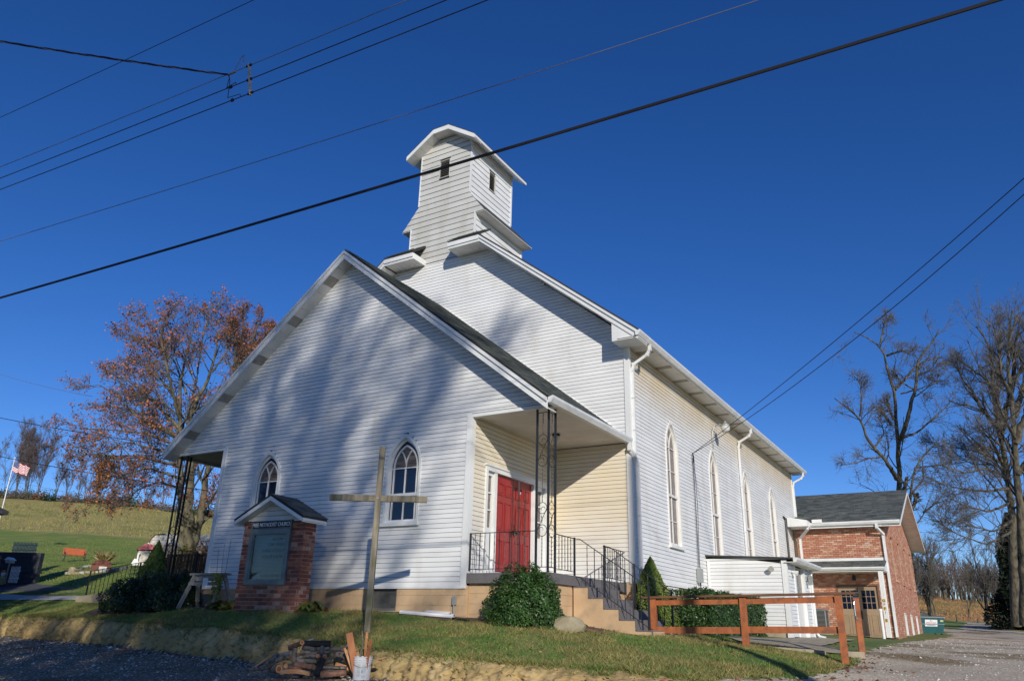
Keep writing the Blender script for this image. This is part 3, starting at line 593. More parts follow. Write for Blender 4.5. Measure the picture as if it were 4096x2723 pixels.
# --- front roof
for s in (1, -1):
    e = XC+s*6.136; b = B()
    b.prism(FF(0), [(e, 3.42), (XC, A1), (XC, A1-.07), (e, 3.35)], .41, -D1); rf = b.build('roof', 'shingle_dark', church)
    if s == 1: shingles('shingles', rf, (e+.02, -.42, 3.425), (0, 1, 0), (XC-e, 0, A1-3.42), 4.24, 7.80, .30, .14)
    b = B(); b.prism(FF(-.405), [(e, 3.385), (XC, A1-.035), (XC, A1-.12), (e, 3.30)], 0, .035); b.prism(FF(-.375), [(e, 3.31), (XC, A1-.11), (XC, A1-.27), (e, 3.15)], 0, .03); b.build('fascia', 'trim', church)
    L = math.hypot(6.136, 4.83); n = 26
    for i in range(n):
        a0, a1 = i/n, (i+1)/n-.002; xa, xb = e+(XC-e)*a0, e+(XC-e)*a1
        b = B(); q = [(xa, -.375, fr(xa)-.262), (xb, -.375, fr(xb)-.262), (xb, -.0, fr(xb)-.262), (xa, -.0, fr(xa)-.262)]
        b.hexa(q+[(x, y, z+.02) for x, y, z in q]); b.build('soffit_panel', 'soffit_vent' if i % 5 == 3 else 'soffit', church)
b = B(); b.prism(FF(-.38), [(2.07, 3.29), (2.17, 3.29), (2.225, 3.38), (2.225, 3.43), (2.20, 3.43), (2.07, 3.39)], 0, -D1-.36); b.build('gutter', 'gutter', church)
b = B(); b.box((-10.3, -.38, 3.29), (-10.17, D1, 3.42)); b.build('gutter', 'gutter', church)
b = B(); b.bar((2.2, D1-.02, fr(2.2)+.03), (XC, D1-.02, A1+.03), .02, .05, (0, 1, 0)); b.build('flashing', 'trim', church)
# porch ceilings, strip by strip
for x0, x1 in ((.0, 2.08), (-10.16, XW)):
    y = 0.0
    while y < D1-.05:
        b = B(); b.box((x0, y, ZC), (x1, min(y+.142, D1), ZC+.015)); b.build('ceiling_board', 'ceiling', church); y += .15
    b = B(); b.box((x0, -.02, ZC+.02), (x1, D1, ZC+.05)); b.build('ceiling', 'backing', church)
# --- porch door wall
b = B(); b.fbox(FR(0), 0, D1, -.25, ZC, -.16, -.115); wall = b.build('wall', 'backing', church)
dw = [(.60, -.3), (3.42, -.3), (3.42, 2.33), (.60, 2.33)]
siding(wall, FR(0), [(.11, 0), (D1, 0), (D1, ZC), (.11, ZC)], 0, ZC, .1, 'siding_porch', [dw])
F = FR(0)
b = B(); b.fbox(F, .60, .68, 0, 2.35, -.1, .045); b.fbox(F, 3.34, 3.42, 0, 2.35, -.1, .045); b.fbox(F, .681, 3.339, 2.25, 2.35, -.1, .046); b.fbox(F, .56, 3.46, 2.35, 2.39, -.1, .07)
b.fbox(F, .99, 1.085, .1, 2.25, -.09, .03); b.fbox(F, 2.765, 2.86, .1, 2.25, -.09, .03); b.fbox(F, .681, 3.339, .0, .10, -.1, .06); entry = b.build('door_frame', 'trim', church)
for k, (y0, y1) in enumerate(((1.09, 1.922), (1.93, 2.76))):
    b = B(); b.fbox(F, y0, y1, .13, 2.245, -.09, -.045); dr = b.build('door', 'red', church)
    cols_ = ((y0+.10, y0+.375), (y0+.46, y1-.10))
    for (u0, u1) in cols_:
        for (z0, z1) in ((.30, .82), (1.02, 1.66), (1.80, 2.08)):
            b = B(); b.ring(F, [(u0, z0), (u1, z0), (u1, z1), (u0, z1)], [(u0+.03, z0+.03), (u1-.03, z0+.03), (u1-.03, z1-.03), (u0+.03, z1-.03)], -.06, -.025)
            b.fbox(F, u0+.05, u1-.05, z0+.05, z1-.05, -.05, -.034); b.build('panel', 'red', dr)
    yh = 1.86 if k == 0 else 1.995
    b = B(); b.fbox(F, yh-.022, yh+.022, .92, 1.22, -.045, -.032); b.lathe(F(yh, 1.04, -.03), [(.012, 0), (.012, .03), (.03, .04), (.034, .06), (.02, .075)], 10, Matrix.Rotation(PI/2, 3, 'Y')); b.build('door_handle', 'bronze', dr)
b = B(); b.tube([F(2.12, 2.24, -.03), F(2.12, 2.24, -.015), F(2.12, 1.96, -.012), F(2.14, 1.93, -.005), F(2.165, 1.94, .0), F(2.17, 1.99, .01)], .009, 6); b.build('hook', 'white_metal', church)
for y0, y1 in ((.70, .98), (2.87, 3.33)):
    yc0, yc1 = (y0+.05, y1-.02) if y0 < 1 else (y0+.06, y1-.06)
    b = B(); b.ring(F, [(y0, .1), (y1, .1), (y1, 2.245), (y0, 2.245)], [(yc0, 1.02), (yc1, 1.02), (yc1, 2.16), (yc0, 2.16)], -.09, -.03); sl = b.build('sidelight', 'trim', church)
    b = B(); b.fbox(F, yc0+.02, yc1-.02, .22, .9, -.06, -.022); b.build('panel', 'trim', sl)
    for i in range(3):
        b = B(); b.fbox(F, yc0, yc1, 1.02+.38*i, 1.40+.38*i, -.08, -.07); b.build('pane', 'glass_side', sl)
        if i: b = B(); b.fbox(F, yc0, yc1, 1.005+.38*i, 1.035+.38*i, -.075, -.035); b.build('muntin', 'trim', sl)
# --- main front wall
S2 = (11.4-6.0)/6.766; mr_ = lambda x: 11.4-S2*abs(x-XC)
b = B(); out = [(0, .13), (XM, .13), (XM, 5.9), (1.9, 6.36), (-2.3, 9.78), (-5.77, 9.78), (-10.1, 6.2), (-10.2, 3.0), (-8.07, 3.2), (XC, A1-.1), (0, 4.95)]
b.prism(FF(D1), out, -.16, -.115); wall = b.build('wall', 'backing', church)
siding(wall, FF(D1), [(0, .03), (XM, .03), (XM, ZC), (0, ZC)], .03, ZC-.01, .1, 'siding_porch')
siding(wall, FF(D1), [(0, ZC)]+[(XM, ZC)]+out[2:], ZC+.19, 9.78, .1, 'siding')
b = B(); b.fbox(FF(D1), XM-.1, XM+.036, .0, 5.9, 0, .036); b.fbox(FR(XM), D1+.001, D1+.1, .0, 5.87, 0, .035); b.build('corner_trim', 'trim', church)
# --- side wall
wy = [6.82+3.918*i for i in range(4)]; wA = [arch(y, 1.10, 3.72, 4.58, .5) for y in wy]
b = B(); out = [(D1, .1), (D2, .1), (D2, 5.87), (D1, 5.87)]; b.prism(FR(XM), out, -.16, -.115); wall = b.build('wall', 'backing', church)
siding(wall, FR(XM), [(D1+.1, .1), (D2-.1, .1), (D2-.1, 5.87), (D1+.1, 5.87)], .13, 5.87, .1, 'siding_side', wA)
for y in wy: gothic(church, FR(XM), y, 1.10, 3.72, 4.58, .5, 2.46, 3.80, 'glass_side', 'glass_side', None, 'trim_old', (1.78, 3.15))
b = B(); b.fbox(FR(XM), D2-.1, D2, .0, 5.87, 0, .036); b.build('corner_trim', 'trim', church); b = B(); b.fbox(FF(D2+.01), XM-.1, XM, 0, 5.9, -.04, .01); b.build('corner_trim', 'trim', church)
b = B(); b.fbox(FR(XM), D1+.1, D2-.1, .07, .125, -.03, .03); b.build('starter_trim', 'trim', church)
b = B(); b.box((XM-12.4, D2-.02, 0), (XM-.12, D2+.05, 6.2)); b.box((-10.25, D1+.1, 0), (-10.2, D2, 6.2)); b.build('wall', 'siding', church)
# eaves
y = 3.2; i = 0
while y < D2+.35:
    b = B(); dk = i % 5 == 4; y1 = y+(.24 if dk else .29); b.box((XM+.0, y, 5.86), (2.62, y1-.006, 5.878)); b.build('soffit_panel', 'soffit_vent' if dk else 'soffit', church); y = y1; i += 1
b = B(); b.box((2.62, 3.20, 5.84), (2.645, D2+.4, 6.0)); b.build('fascia', 'trim', church)
b = B(); b.prism(FF(3.15), [(2.645, 5.865), (2.72, 5.865), (2.775, 5.95), (2.775, 6.0), (2.755, 6.0), (2.645, 5.97)], 0, -20.2); b.build('gutter', 'gutter', church)
def slab(name, pts, th, m, parent):
    b = B(); n = len(pts); b.add(list(pts)+[(x, y, z-th) for x, y, z in pts], [tuple(range(n)), tuple(range(2*n-1, n-1, -1))]+[(i, n+i, n+(i+1) % n, (i+1) % n) for i in range(n)]); return b.build(name, m, parent)
for s in (1, -1):
    e = XC+s*6.72; k = XC+s*1.81
    slab('roof', [(e, 3.17, mr_(e)+.03), (e, D2+.42, mr_(e)+.03), (XC, D2+.42, 11.43), (XC, 4.98, 11.43), (k, 3.17, 9.985)], .07, 'shingle_dark', church)
    b = B(); b.prism(FF(3.20), [(e, mr_(e)-.03), (k, 9.925), (k, 9.85), (e, mr_(e)-.11)], 0, .035); b.prism(FF(3.23), [(e, mr_(e)-.10), (k, 9.86), (k, 9.74), (e, mr_(e)-.26)], 0, .03); b.build('fascia', 'trim', church)
    for i in range(18):
        xa, xb = e+(k-e)*i/18, e+(k-e)*((i+1)/18-.003); q = [(xa, 3.23, mr_(xa)-.25), (xb, 3.23, mr_(xb)-.25), (xb, D1, mr_(xb)-.25), (xa, D1, mr_(xa)-.25)]
        b = B(); b.hexa(q+[(x, y, z+.02) for x, y, z in q]); b.build('soffit_panel', 'soffit_vent' if i % 6 == 4 else 'soffit', church)
    # clipped-gable return beside the belfry
    i0 = XC+s*(.68 if s > 0 else .66)
    slab('roof', [(k+.0, 3.17, 9.985), (i0, 3.17, 9.985), (i0, D1, 10.46), (k+.0, D1, 10.46)], .06, 'shingle_dark', church)
    lo_, hi_ = min(k, i0), max(k, i0)
    shingles('shingles', church, (lo_, 3.15, 9.99), (1, 0, 0), (0, .67, .475), hi_-lo_, .82, .3, .14)
    b = B(); b.fbox(FF(3.20), lo_, hi_, 9.80, 9.93, 0, .035); b.fbox(FF(3.23), lo_, hi_, 9.73, 9.81, 0, .03); b.box((i0-.015, 3.21, 9.74), (i0+.015, D1, 9.93)); b.build('fascia', 'trim', church)
    n = 5
    for i in range(n):
        b = B(); b.box((lo_+(hi_-lo_)*i/n, 3.23, 9.745), (lo_+(hi_-lo_)*(i+1)/n-.008, D1, 9.765)); b.build('soffit_panel', 'soffit', church)
b = B(); b.prism(FF(3.225), [(1.98, 5.83), (2.70, 5.83), (2.70, 6.0), (1.98, 6.52)], 0, -.6); b.build('eave_return', 'trim', church)
# --- belfry
BC = -4.11; YB = 3.835
belf = B(); belf.box((BC-.9, YB+.16, 9.8), (BC+.9, 6.35, 13.95)); belfry = belf.build('belfry', 'backing', church)
out = [(BC-1.25, 9.80), (BC+1.25, 9.80), (BC+1.25, 11.20), (BC+1.62, 11.20), (BC+1.0, 12.0), (BC+1.0, 14.0), (BC+.35, 14.42), (BC-.35, 14.42), (BC-1.0, 14.0), (BC-1.0, 12.0), (BC-1.62, 11.20), (BC-1.25, 11.20)]
v1 = [(-4.36, 12.86), (-3.93, 12.86), (-3.93, 13.53), (-4.36, 13.53)]
b = B(); b.prism(FF(YB), [(x+.0, z) for x, z in out], -.15, -.1); b.build('sheathing', 'backing', belfry)
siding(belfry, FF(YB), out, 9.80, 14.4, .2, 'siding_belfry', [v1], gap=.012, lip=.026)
for s in (1, -1):
    FS = FR if s > 0 else FL; xu, xl = BC+s*1.0, BC+s*1.25
    v2 = [(4.93, 12.72), (5.33, 12.72), (5.33, 13.42), (4.93, 13.42)]
    siding(belfry, FS(xu), [(YB+.01, 11.9), (6.4, 11.9), (6.4, 14.0), (YB+.01, 14.0)], 11.9, 14.0, .2, 'siding', [v2], gap=.012, lip=.026)
    siding(belfry, FS(xl), [(YB+.01, 10.2), (6.75, 10.2), (6.75, 11.19), (YB+.01, 11.19)], 9.8, 11.19, .2, 'siding', gap=.012, lip=.026)
    b = B(); b.box((min(xu, xu-s*.1), YB+.1, 11.9), (max(xu, xu-s*.1), 6.4, 14.0)) if 0 else b.fbox(FS(xu), YB+.05, 6.4, 11.5, 14.0, -.15, -.1); b.fbox(FS(xl), YB+.05, 6.75, 9.9, 11.24, -.15, -.1); b.build('sheathing', 'backing', belfry)
    b = B(); b.fbox(FS(xu), YB-.03, YB+.06, 12.0, 14.02, .0, .032); b.fbox(FS(xl), YB-.03, YB+.06, 10.0, 11.24, 0, .032); b.fbox(FS(xu), 6.33, 6.41, 12.0, 14.0, -.02, .032); b.fbox(FS(xl), 6.68, 6.76, 10.0, 11.24, -.02, .032); b.build('corner_trim', 'trim', belfry)
    fo = BC+s*1.64
    slab('skirt_roof', [(BC+s*.98, YB+.03, 12.0), (fo-s*.02, YB+.03, 11.225), (fo-s*.02, 6.85, 11.225), (BC+s*.98, 6.85, 12.0)], .02, 'shingle_dark', belfry)
    for i in range(9):
        b = B(); ya, yb = YB+3.0*i/9, YB+3.0*(i+1)/9-.008; b.box((min(xl, fo), ya, 11.175), (max(xl, fo), yb, 11.195)); b.build('soffit_panel', 'soffit', belfry)
    # roof of the belfry
    e = BC+s*1.38; k = BC+s*.31
    slab('roof', [(e, 3.42, 13.88), (e, 6.82, 13.88), (BC, 6.82, 14.80), (BC, 3.80, 14.80), (k, 3.42, 14.60)], .03, 'shingle_dark', belfry)
    slab('eave_board', [(e, 3.46, 13.85), (e, 6.80, 13.85), (BC, 6.80, 14.76), (BC, 3.82, 14.76), (k, 3.46, 14.57)], .09, 'trim', belfry)
    b = B(); b.prism(FF(3.45), [(e, 13.86), (k, 14.57), (k, 14.41), (e, 13.70)], 0, .03); b.build('fascia', 'trim', belfry)
    for i in range(4):
        xa, xb = e+(k-e)*i/4, e+(k-e)*((i+1)/4-.01); zz = lambda x: 13.70+(abs(x-BC)-1.38)/(.31-1.38)*.71
        q = [(xa, 3.45, zz(xa)), (xb, 3.45, zz(xb)), (xb, YB, zz(xb)), (xa, YB, zz(xa))]; b = B(); b.hexa(q+[(x, y, z+.02) for x, y, z in q]); b.build('soffit_panel', 'soffit', belfry)
b = B(); b.fbox(FF(3.45), BC-.31, BC+.31, 14.41, 14.57, 0, .03); b.build('fascia', 'trim', belfry)
b = B(); b.box((BC-.31, 3.45, 14.41), (BC+.31, YB, 14.43)); b.build('soffit_panel', 'soffit', belfry)
slab('roof', [(BC-.33, 3.42, 14.60), (BC+.33, 3.42, 14.60), (BC, 3.82, 14.80)], .03, 'shingle_dark', belfry)
for Fv_, (u0, u1, z0, z1) in ((FF(YB), (-4.36, -3.93, 12.86, 13.53)), (FR(BC+1.0), (4.93, 5.33, 12.72, 13.42))):
    b = B(); b.ring(Fv_, [(u0-.0, z0), (u1, z0), (u1, z1), (u0, z1)], [(u0+.02, z0+.02), (u1-.02, z0+.02), (u1-.02, z1-.02), (u0+.02, z1-.02)], -.1, .025); vt = b.build('louver_vent', 'siding_belfry', church)
    for i in range(9):
        z = z0+.05+(z1-z0-.1)*i/9; b = B(); b.hexa([Fv_(u0+.03, z, .005), Fv_(u1-.03, z, .005), Fv_(u1-.03, z+.01, .005), Fv_(u0+.03, z+.01, .005), Fv_(u0+.03, z+.055, -.07), Fv_(u1-.03, z+.055, -.07), Fv_(u1-.03, z+.065, -.07), Fv_(u0+.03, z+.065, -.07)]); b.build('slat', 'louver', vt)
# --- foundation, blocks one by one
def blocks(F, u0, u1, z0, z1, parent, holes=()):
    b = B(); holed(b, F, u0, u1, z0, z1, [(h0+.04, h1-.0, -.77, z1) for h0, h1 in holes], -.2, -.009); base = b.build('foundation', 'block', parent); z = z1; r = 0
    while z > z0+.02:
        za = max(z-.195, z0); u = u0-(.2 if r % 2 else 0)
        while u < u1:
            a, c = max(u, u0), min(u+.393, u1); u += .40
            for h0, h1 in holes:
                if (za+z)/2 > -.78 and a < h1 and c > h0:
                    if a < h0: c = h0+.04
                    else: a = max(a, h1)
            if c-a > .03: q = B(); q.fbox(F, a+.0025, c-.0025, za+.0035, z-.0035, -.1, rnd.uniform(-.001, .0015)); q.build('block', 'block', base)
        z -= .20; r += 1
blocks(FF(-.0), XW+.02, .04, -1.3, -.24, church, [(-2.5, -1.77)])
blocks(FF(.08), .045, 1.9, -1.3, -.2, church)
blocks(FR(1.9), .08, 1.1, -1.3, -.2, church)
blocks(FF(.08), -9.97, XW, -1.1, -.2, church)
b = B(); b.fbox(FF(0), -2.5, -1.78, -.76, -.24, -.12, -.08); v = b.build('basement_window', 'vent', church)
b = B(); b.ring(FF(0), [(-2.48, -.25), (-1.78, -.25), (-1.78, -.76), (-2.48, -.76)], [(-2.45, -.27), (-1.81, -.27), (-1.81, -.70), (-2.45, -.70)], -.07, -.02); b.build('window_frame', 'louver', v)
b = B(); b.fbox(FF(0), -2.5, -1.76, -.79, -.755, -.09, .03); b.build('sill', 'concrete_grey', v)
b = B(); b.fbox(FF(0), XW-.05, -1.4, -1.3, -.80, -.1, .04); b.build('footing', 'redbase', church)
b = B(); b.fbox(FR(XM), D1, D2, -1.3, .08, -.2, -.03); b.fbox(FF(D1), 0, XM-.01, -.9, .03, -.2, -.02); b.fbox(FF(D1), XM-.3, XM-.01, -1.3, .12, -.2, -.025); b.build('foundation', 'block', church)
for y in (6.1, 7.7):
    b = B(); b.fbox(FR(XM), y, y+.8, -.16, .05, -.04, .0); b.build('basement_window', 'white_metal', church)
# decks
b = B(); b.box((0.02, -.02, -.20), (1.96, D1-.02, 0)); b.build('porch_deck', 'carpet', church)
b = B(); b.box((0.045, .1, -1.2), (1.88, D1-.05, -.2)); b.box((-9.95, .1, -1.1), (XW, D1-.05, -.2)); b.build('foundation', 'block', church)
b = B(); b.box((-10.02, -.02, -.20), (XW-.02, D1-.02, 0)); b.build('porch_deck', 'carpet', church)
st_ = [(1.93, -.22), (2.27, -.43), (2.60, -.63), (2.93, -.83), (3.27, -1.02)]
b = B(); poly = [(1.93, -1.4), (1.93, -.24)]
for (x, z), (x2, z2) in zip(st_, st_[1:]+[(3.62, -1.2)]): poly += [(x, z-.012), (x2, z-.012)]
poly += [(3.62, -1.4)]; b.prism(FF(1.10), poly, 0, -1.5); stair = b.build('staircase', 'block', church)
for i, ((x, z), (x2, z2)) in enumerate(zip(st_, st_[1:]+[(3.6, -1.22)])):
    b = B(); b.box((x, 1.085, z-.012), (x2+.015, 2.615, z+.008)); b.box((x2-.005, 1.085, max(z2, -1.25)), (x2+.016, 2.615, z-.01)); b.build('step', 'carpet', stair)
# --- wrought iron columns
def iron_column(x, y, sx):
    b = B(); L = [(x, y), (x-sx*.27, y), (x, y+.30)]
    for (a, c) in L: b.box((a-.019, c-.019, 0), (a+.019, c+.019, ZC))
    col = b.build('porch_column', 'iron', church)
    for (p, q) in ((L[1], L[0]), (L[0], L[2])):
        p = Vector((*p, 0)); q = Vector((*q, 0)); mid = (p+q)/2; d = (q-p).normalized(); w_ = (q-p).length/2-.02; b = B()
        pt = lambda u, z: mid+d*u+Vector((0, 0, z))
        for z in (.10, ZC-.12): b.bar(pt(-w_, z), pt(w_, z), .014, .014)
        for zc, sg in ((2.42, 1), (1.02, 1)):
            for zz, s2 in ((zc+.22, 1), (zc-.22, -1)):
                b.tube([pt(w_*.92*math.cos(t), zz+w_*.98*math.sin(t)) for t in [k*PI/8 for k in range(17)]], .007, 4)
                b.tube([pt(s2*(.02+.045*math.cos(t)), zz-s2*.02+.045*math.sin(t)) for t in [k*PI/6 for k in range(8)]], .006, 4)
            b.tube([pt(-w_*.85, zc-.2), pt(-w_*.3, zc-.05), pt(w_*.3, zc+.07), pt(w_*.9, zc+.21)], .007, 4)
            b.tube([pt(-w_*.1, zc-.08), pt(0, zc), pt(-w_*.15, zc+.07)], .009, 4)
        for z0, z1 in ((.1, .70), (1.36, 2.10), (2.76, ZC-.12)):
            k = int((z1-z0)/.035); b.tube([pt(.0, z0+(z1-z0)*i/k) for i in range(k+1)], [.0065+.0045*(i % 2) for i in range(k+1)], 4)
        b.build('scroll_panel', 'iron', col)
iron_column(1.89, .06, 1); iron_column(-9.97, .06, -1)
b = B(); b.lathe((.88, 2.3, ZC-.005), [(.09, 0), (.10, -.03), (.085, -.05)], 16); cl = b.build('ceiling_lamp', 'bronze', church)
b = B(); b.lathe((.88, 2.3, ZC-.05), [(.085, 0), (.09, -.06), (.06, -.12), (.015, -.15)], 14); b.build('lamp_shade', 'lantern_glass', cl, smooth=True)
# --- downspouts
def spout(pts, w_=.075, name='downspout'):
    b = B()
    for a, c in zip(pts[:-1], pts[1:]):
        b.bar(a, c, w_, w_*.78, (0, 1, 0))
    for p in pts[1:-1]: b.cbox(p, (w_*1.08, w_*1.05, w_*1.1))
    for a, c in zip(pts[:-1], pts[1:]):
        a = Vector(a); c = Vector(c)
        if (c-a).length > 1.2 and abs((c-a).normalized().z) > .9:
            for t in (.33, .7): p = a.lerp(c, t); b.cbox(p, (w_*1.25, w_*1.2, .03))
    b.build(name, 'gutter', church)
spout([(2.70, 3.98, 5.87), (2.70, 3.98, 5.74), (2.62, 3.98, 5.60), (2.26, 3.97, 5.40), (2.215, 3.96, 5.25), (2.215, 3.96, 3.0)])
spout([(2.17, 3.74, 3.30), (2.17, 3.74, 3.16), (2.24, 3.84, 3.0), (2.285, 3.93, 2.8), (2.285, 3.93, -.95)], .09)
spout([(2.70, 13.85, 5.87), (2.70, 13.85, 5.74), (2.62, 13.86, 5.62), (2.26, 13.87, 5.44), (2.215, 13.87, 5.25), (2.215, 13.87, 1.0)])
spout([(2.70, 22.84, 5.87), (2.70, 22.84, 5.72), (2.60, 22.84, 5.60), (2.26, 22.84, 5.44), (2.215, 22.84, 5.25), (2.215, 22.84, 0)])
b = B(); b.tube([(XM+.05, 20.6, 3.56), (XM+.06, 20.6, 2.0), (XM+.06, 20.6, .9)], .045, 8); b.tube([(XM+.05, 20.6, 3.56), (XM+.05, 20.3, 3.6)], .04, 8); b.build('vent_pipe', 'iron', church)
# lamp on the side wall
b = B(); b.tube([(XM+.03, 10.8, 4.72), (XM+.05, 10.8, 5.15), (XM+.12, 10.82, 5.33), (XM+.30, 10.84, 5.37), (XM+.42, 10.85, 5.34)], .024, 8); b.box((XM+.02, 10.76, 4.75), (XM+.045, 10.84, 4.98)); lamp = b.build('yard_lamp', 'grey_metal', church)
b = B(); b.lathe((XM+.47, 10.85, 5.10), [(.10, 0), (.13, .06), (.15, .20)], 16); b.build('lamp_shade', 'lantern_glass', lamp, smooth=True)
b = B(); b.lathe((XM+.47, 10.85, 5.30), [(.155, 0), (.14, .05), (.06, .09), (.05, .14), (.035, .17)], 16); b.build('lamp_cap', 'grey_metal', lamp, smooth=True)
b = B(); b.box((XM+.03, 8.36, .28), (XM+.16, 8.56, .66)); b.lathe((XM+.1, 8.46, .66), [(.03, 0), (.03, .03)], 8); mt = b.build('meter_box', 'grey_metal', church)
for pts, r_ in (([(XM+.07, 8.53, 3.97), (XM+.06, 8.55, 2.4), (XM+.07, 8.5, 1.4), (XM+.08, 8.46, .68)], .012), ([(XM+.09, 8.55, 3.92), (XM+.1, 8.60, 2.4), (XM+.09, 8.53, 1.4), (XM+.1, 8.48, .68)], .009), ([(XM+.06, 8.54, 3.99), (XM+.1, 8.50, 3.8), (XM+.09, 8.53, 3.7)], .02), ([(XM+.05, 10.8, 4.75), (XM+.03, 10.79, 4.5)], .007), ([(XM+.1, 8.46, .28), (XM+.1, 8.48, -.9)], .018)):
    b = B(); b.tube(pts, r_, 5); b.build('service_cable', 'wire', church)

# ================================================================== SIDE ENTRANCE ANNEX
ax = thing('annex', (3.3, 11, -1.1), 'low white lean-to side entrance against the church wall', 'annex')
XA = 4.40; YA = 9.4
tz = lambda x: 1.07-(x-XM)*.052
b = B(); b.prism(FF(YA), [(XM+.02, -1.25), (XA, -1.25), (XA, tz(XA)), (XM+.02, tz(XM))], -.16, -.115); wl = b.build('wall', 'backing', ax)
siding(wl, FF(YA), [(XM+.05, -1.12), (XA-.1, -1.12), (XA-.1, tz(XA)-.06), (XM+.05, tz(XM)-.06)], -.86, 1.0, .1, 'siding')
b = B(); b.fbox(FF(YA), XM+.05, XA-.1, -1.15, -.87, -.15, -.01); b.build('foundation', 'concrete', wl)
b = B(); b.fbox(FR(XA), YA, 12.6, -1.15, .9, -.16, -.115); wl = b.build('wall', 'backing', ax)
siding(wl, FR(XA), [(YA+.11, -1.1), (12.5, -1.1), (12.5, .85), (YA+.11, .85)], -1.08, .85, .1, 'siding', [[(10.32, -1.3), (11.72, -1.3), (11.72, .9), (10.32, .9)]])
b = B(); b.fbox(FF(YA), XA-.11, XA+.035, -1.12, .93, 0, .035); b.build('corner_trim', 'trim', ax); b = B(); b.fbox(FR(XA), YA+.001, YA+.11, -1.12, .9, 0, .034); b.build('corner_trim', 'trim', ax); b = B(); b.fbox(FR(XA), 12.45, 12.6, -1.12, .9, -.1, .035); b.build('corner_trim', 'trim', ax); b = B(); b.fbox(FF(YA), XM+.03, XM+.1, -.87, .95, -.02, .03); b.build('corner_trim', 'trim', ax); b = B(); b.fbox(FF(YA), XM, XA+.2, .955, 1.0, 0, .03); b.build('fascia', 'trim', ax)
b = B(); b.fbox(FR(XA), 10.32, 10.46, -1.12, .85, -.1, .04); b.build('door_frame', 'trim', ax); b = B(); b.fbox(FR(XA), 11.58, 11.72, -1.12, .85, -.1, .04); b.build('door_frame', 'trim', ax)
b = B(); b.fbox(FR(XA), 10.47, 11.57, -1.1, .84, -.10, -.05); d_ = b.build('door', 'trim_old', ax)
b = B(); b.fbox(FR(XA), 10.52, 11.52, -.10, .80, -.05, -.04); b.build('pane', 'glass_stained', d_)
slab('roof', [(XM+.02, YA-.12, 1.11), (XM+.02, 12.9, 1.11), (XA+.24, 12.9, .99), (XA+.24, YA-.12, .99)], .05, 'shingle_dark', ax)
b = B(); b.prism(FF(YA-.12), [(XA+.24, .86), (XA+.31, .86), (XA+.36, .93), (XA+.36, .985), (XA+.24, .985)], 0, -3.5); b.build('gutter', 'gutter', ax)
for i in range(11):
    b = B(); b.box((XA-.0, YA-.1+.32*i, .86), (XA+.24, YA-.1+.32*i+.312, .875)); b.build('soffit_panel', 'soffit', ax)
b = B(); c = Vector((4.02, YA-.03, .72)); b.lathe(c, [(.05, 0), (.055, .03), (.05, .06)], 10, Matrix.Rotation(PI/2, 3, 'X')); b.lathe(c+Vector((0.02, -.07, -.01)), [(.035, 0), (.075, .06), (.08, .1)], 12, Matrix.Rotation(PI*.62, 3, 'X')); b.build('flood_light', 'concrete_grey', ax)
b = B(); c = Vector((XA+.03, 9.98, .66)); b.lathe(c, [(.03, 0), (.035, .05), (.07, .15), (.075, .17)], 10, Matrix.Rotation(PI*.6, 3, 'Y')); b.build('flood_light', 'trim_old', ax)
b = B(); b.lathe((XA+.14, 11.95, .40), [(.06, 0), (.085, .18), (.095, .2), (.03, .3)], 6); b.box((XA+.0, 11.9, .52), (XA+.06, 12.0, .66)); b.bar((XA+.04, 11.95, .64), (XA+.14, 11.95, .70), .02, .02); b.build('wall_lantern', 'grey_metal', ax)
b = B(); b.tube([(XA+.10, 12.55, .9), (XA+.07, 12.5, .7), (XA+.07, 12.5, -.95), (XA+.14, 12.5, -1.06), (XA+.32, 12.48, -1.1)], .045, 8); b.build('downspout', 'gutter', ax)

# ================================================================== BRICK HALL
hall = thing('brick_hall', (4, 28, -1), 'orange brick church hall with grey shingle gable roof behind the white church', 'building')
YH, XH, YH2 = 22.0, 5.80, 33.6
sw = [(YH+1.9+2.75*i, YH+2.65+2.75*i) for i in range(4)]
holes = [(a, c, 1.25, 3.05) for a, c in sw]+[(a+1.3, c+1.3, -.95, -.02) for a, c in sw[:3]]
b = B(); holed(b, FF(YH), 2.0, XH-.03, -1.4, 3.42, [(3.66, 5.30, -1.4, .97)], -.15, -.028); b.build('wall', 'mortar_hall', hall)
b = B(); holed(b, FR(XH), YH+.03, YH2, -1.4, 3.42, holes, -.2, -.028); b.build('wall', 'mortar_hall', hall)
b = B(); b.box((2.0, YH+.2, -1.4), (XH-.25, YH2, 3.42)); b.build('inner_wall', 'backing', hall)
b = B(); b.prism(FR(XH), [(YH+.03, 3.4), (YH2, 3.4), ((YH+YH2)/2, 5.35)], -.2, -.03); b.build('gable', 'mortar_hall', hall)
bricks(hall, lambda u, z, o: (u, YH-o, z), 2.35, XH, -1.15, 3.30, 'brick_hall', [(3.66, 5.30, -1.2, .95)], limit=290, out=.004, order=lambda q: -(q[2]))
sw = [(YH+1.9+2.75*i, YH+2.65+2.75*i) for i in range(4)]
holes = [(a, c, 1.25, 3.05) for a, c in sw]+[(a+1.3, c+1.3, -.95, -.02) for a, c in sw[:3]]
bricks(hall, FR(XH), YH, YH2, -1.2, 3.42, 'brick_hall', holes, limit=0, out=.004)
z = 3.42; r = 0; q = B()
while z < 5.3:
    h = (z-3.40)*2.97; u = YH+h-(.105 if r % 2 else 0)
    while u < YH2-h: q.fbox(FR(XH), max(u, YH+h), min(u+.2, YH2-h), z, z+.065, -.03, .004+rnd.uniform(-.003, .003)) if min(u+.2, YH2-h)-max(u, YH+h) > .03 else None; u += .211
    z += .076; r += 1
q.build('brick_courses', 'brick_hall', hall, kind='stuff')
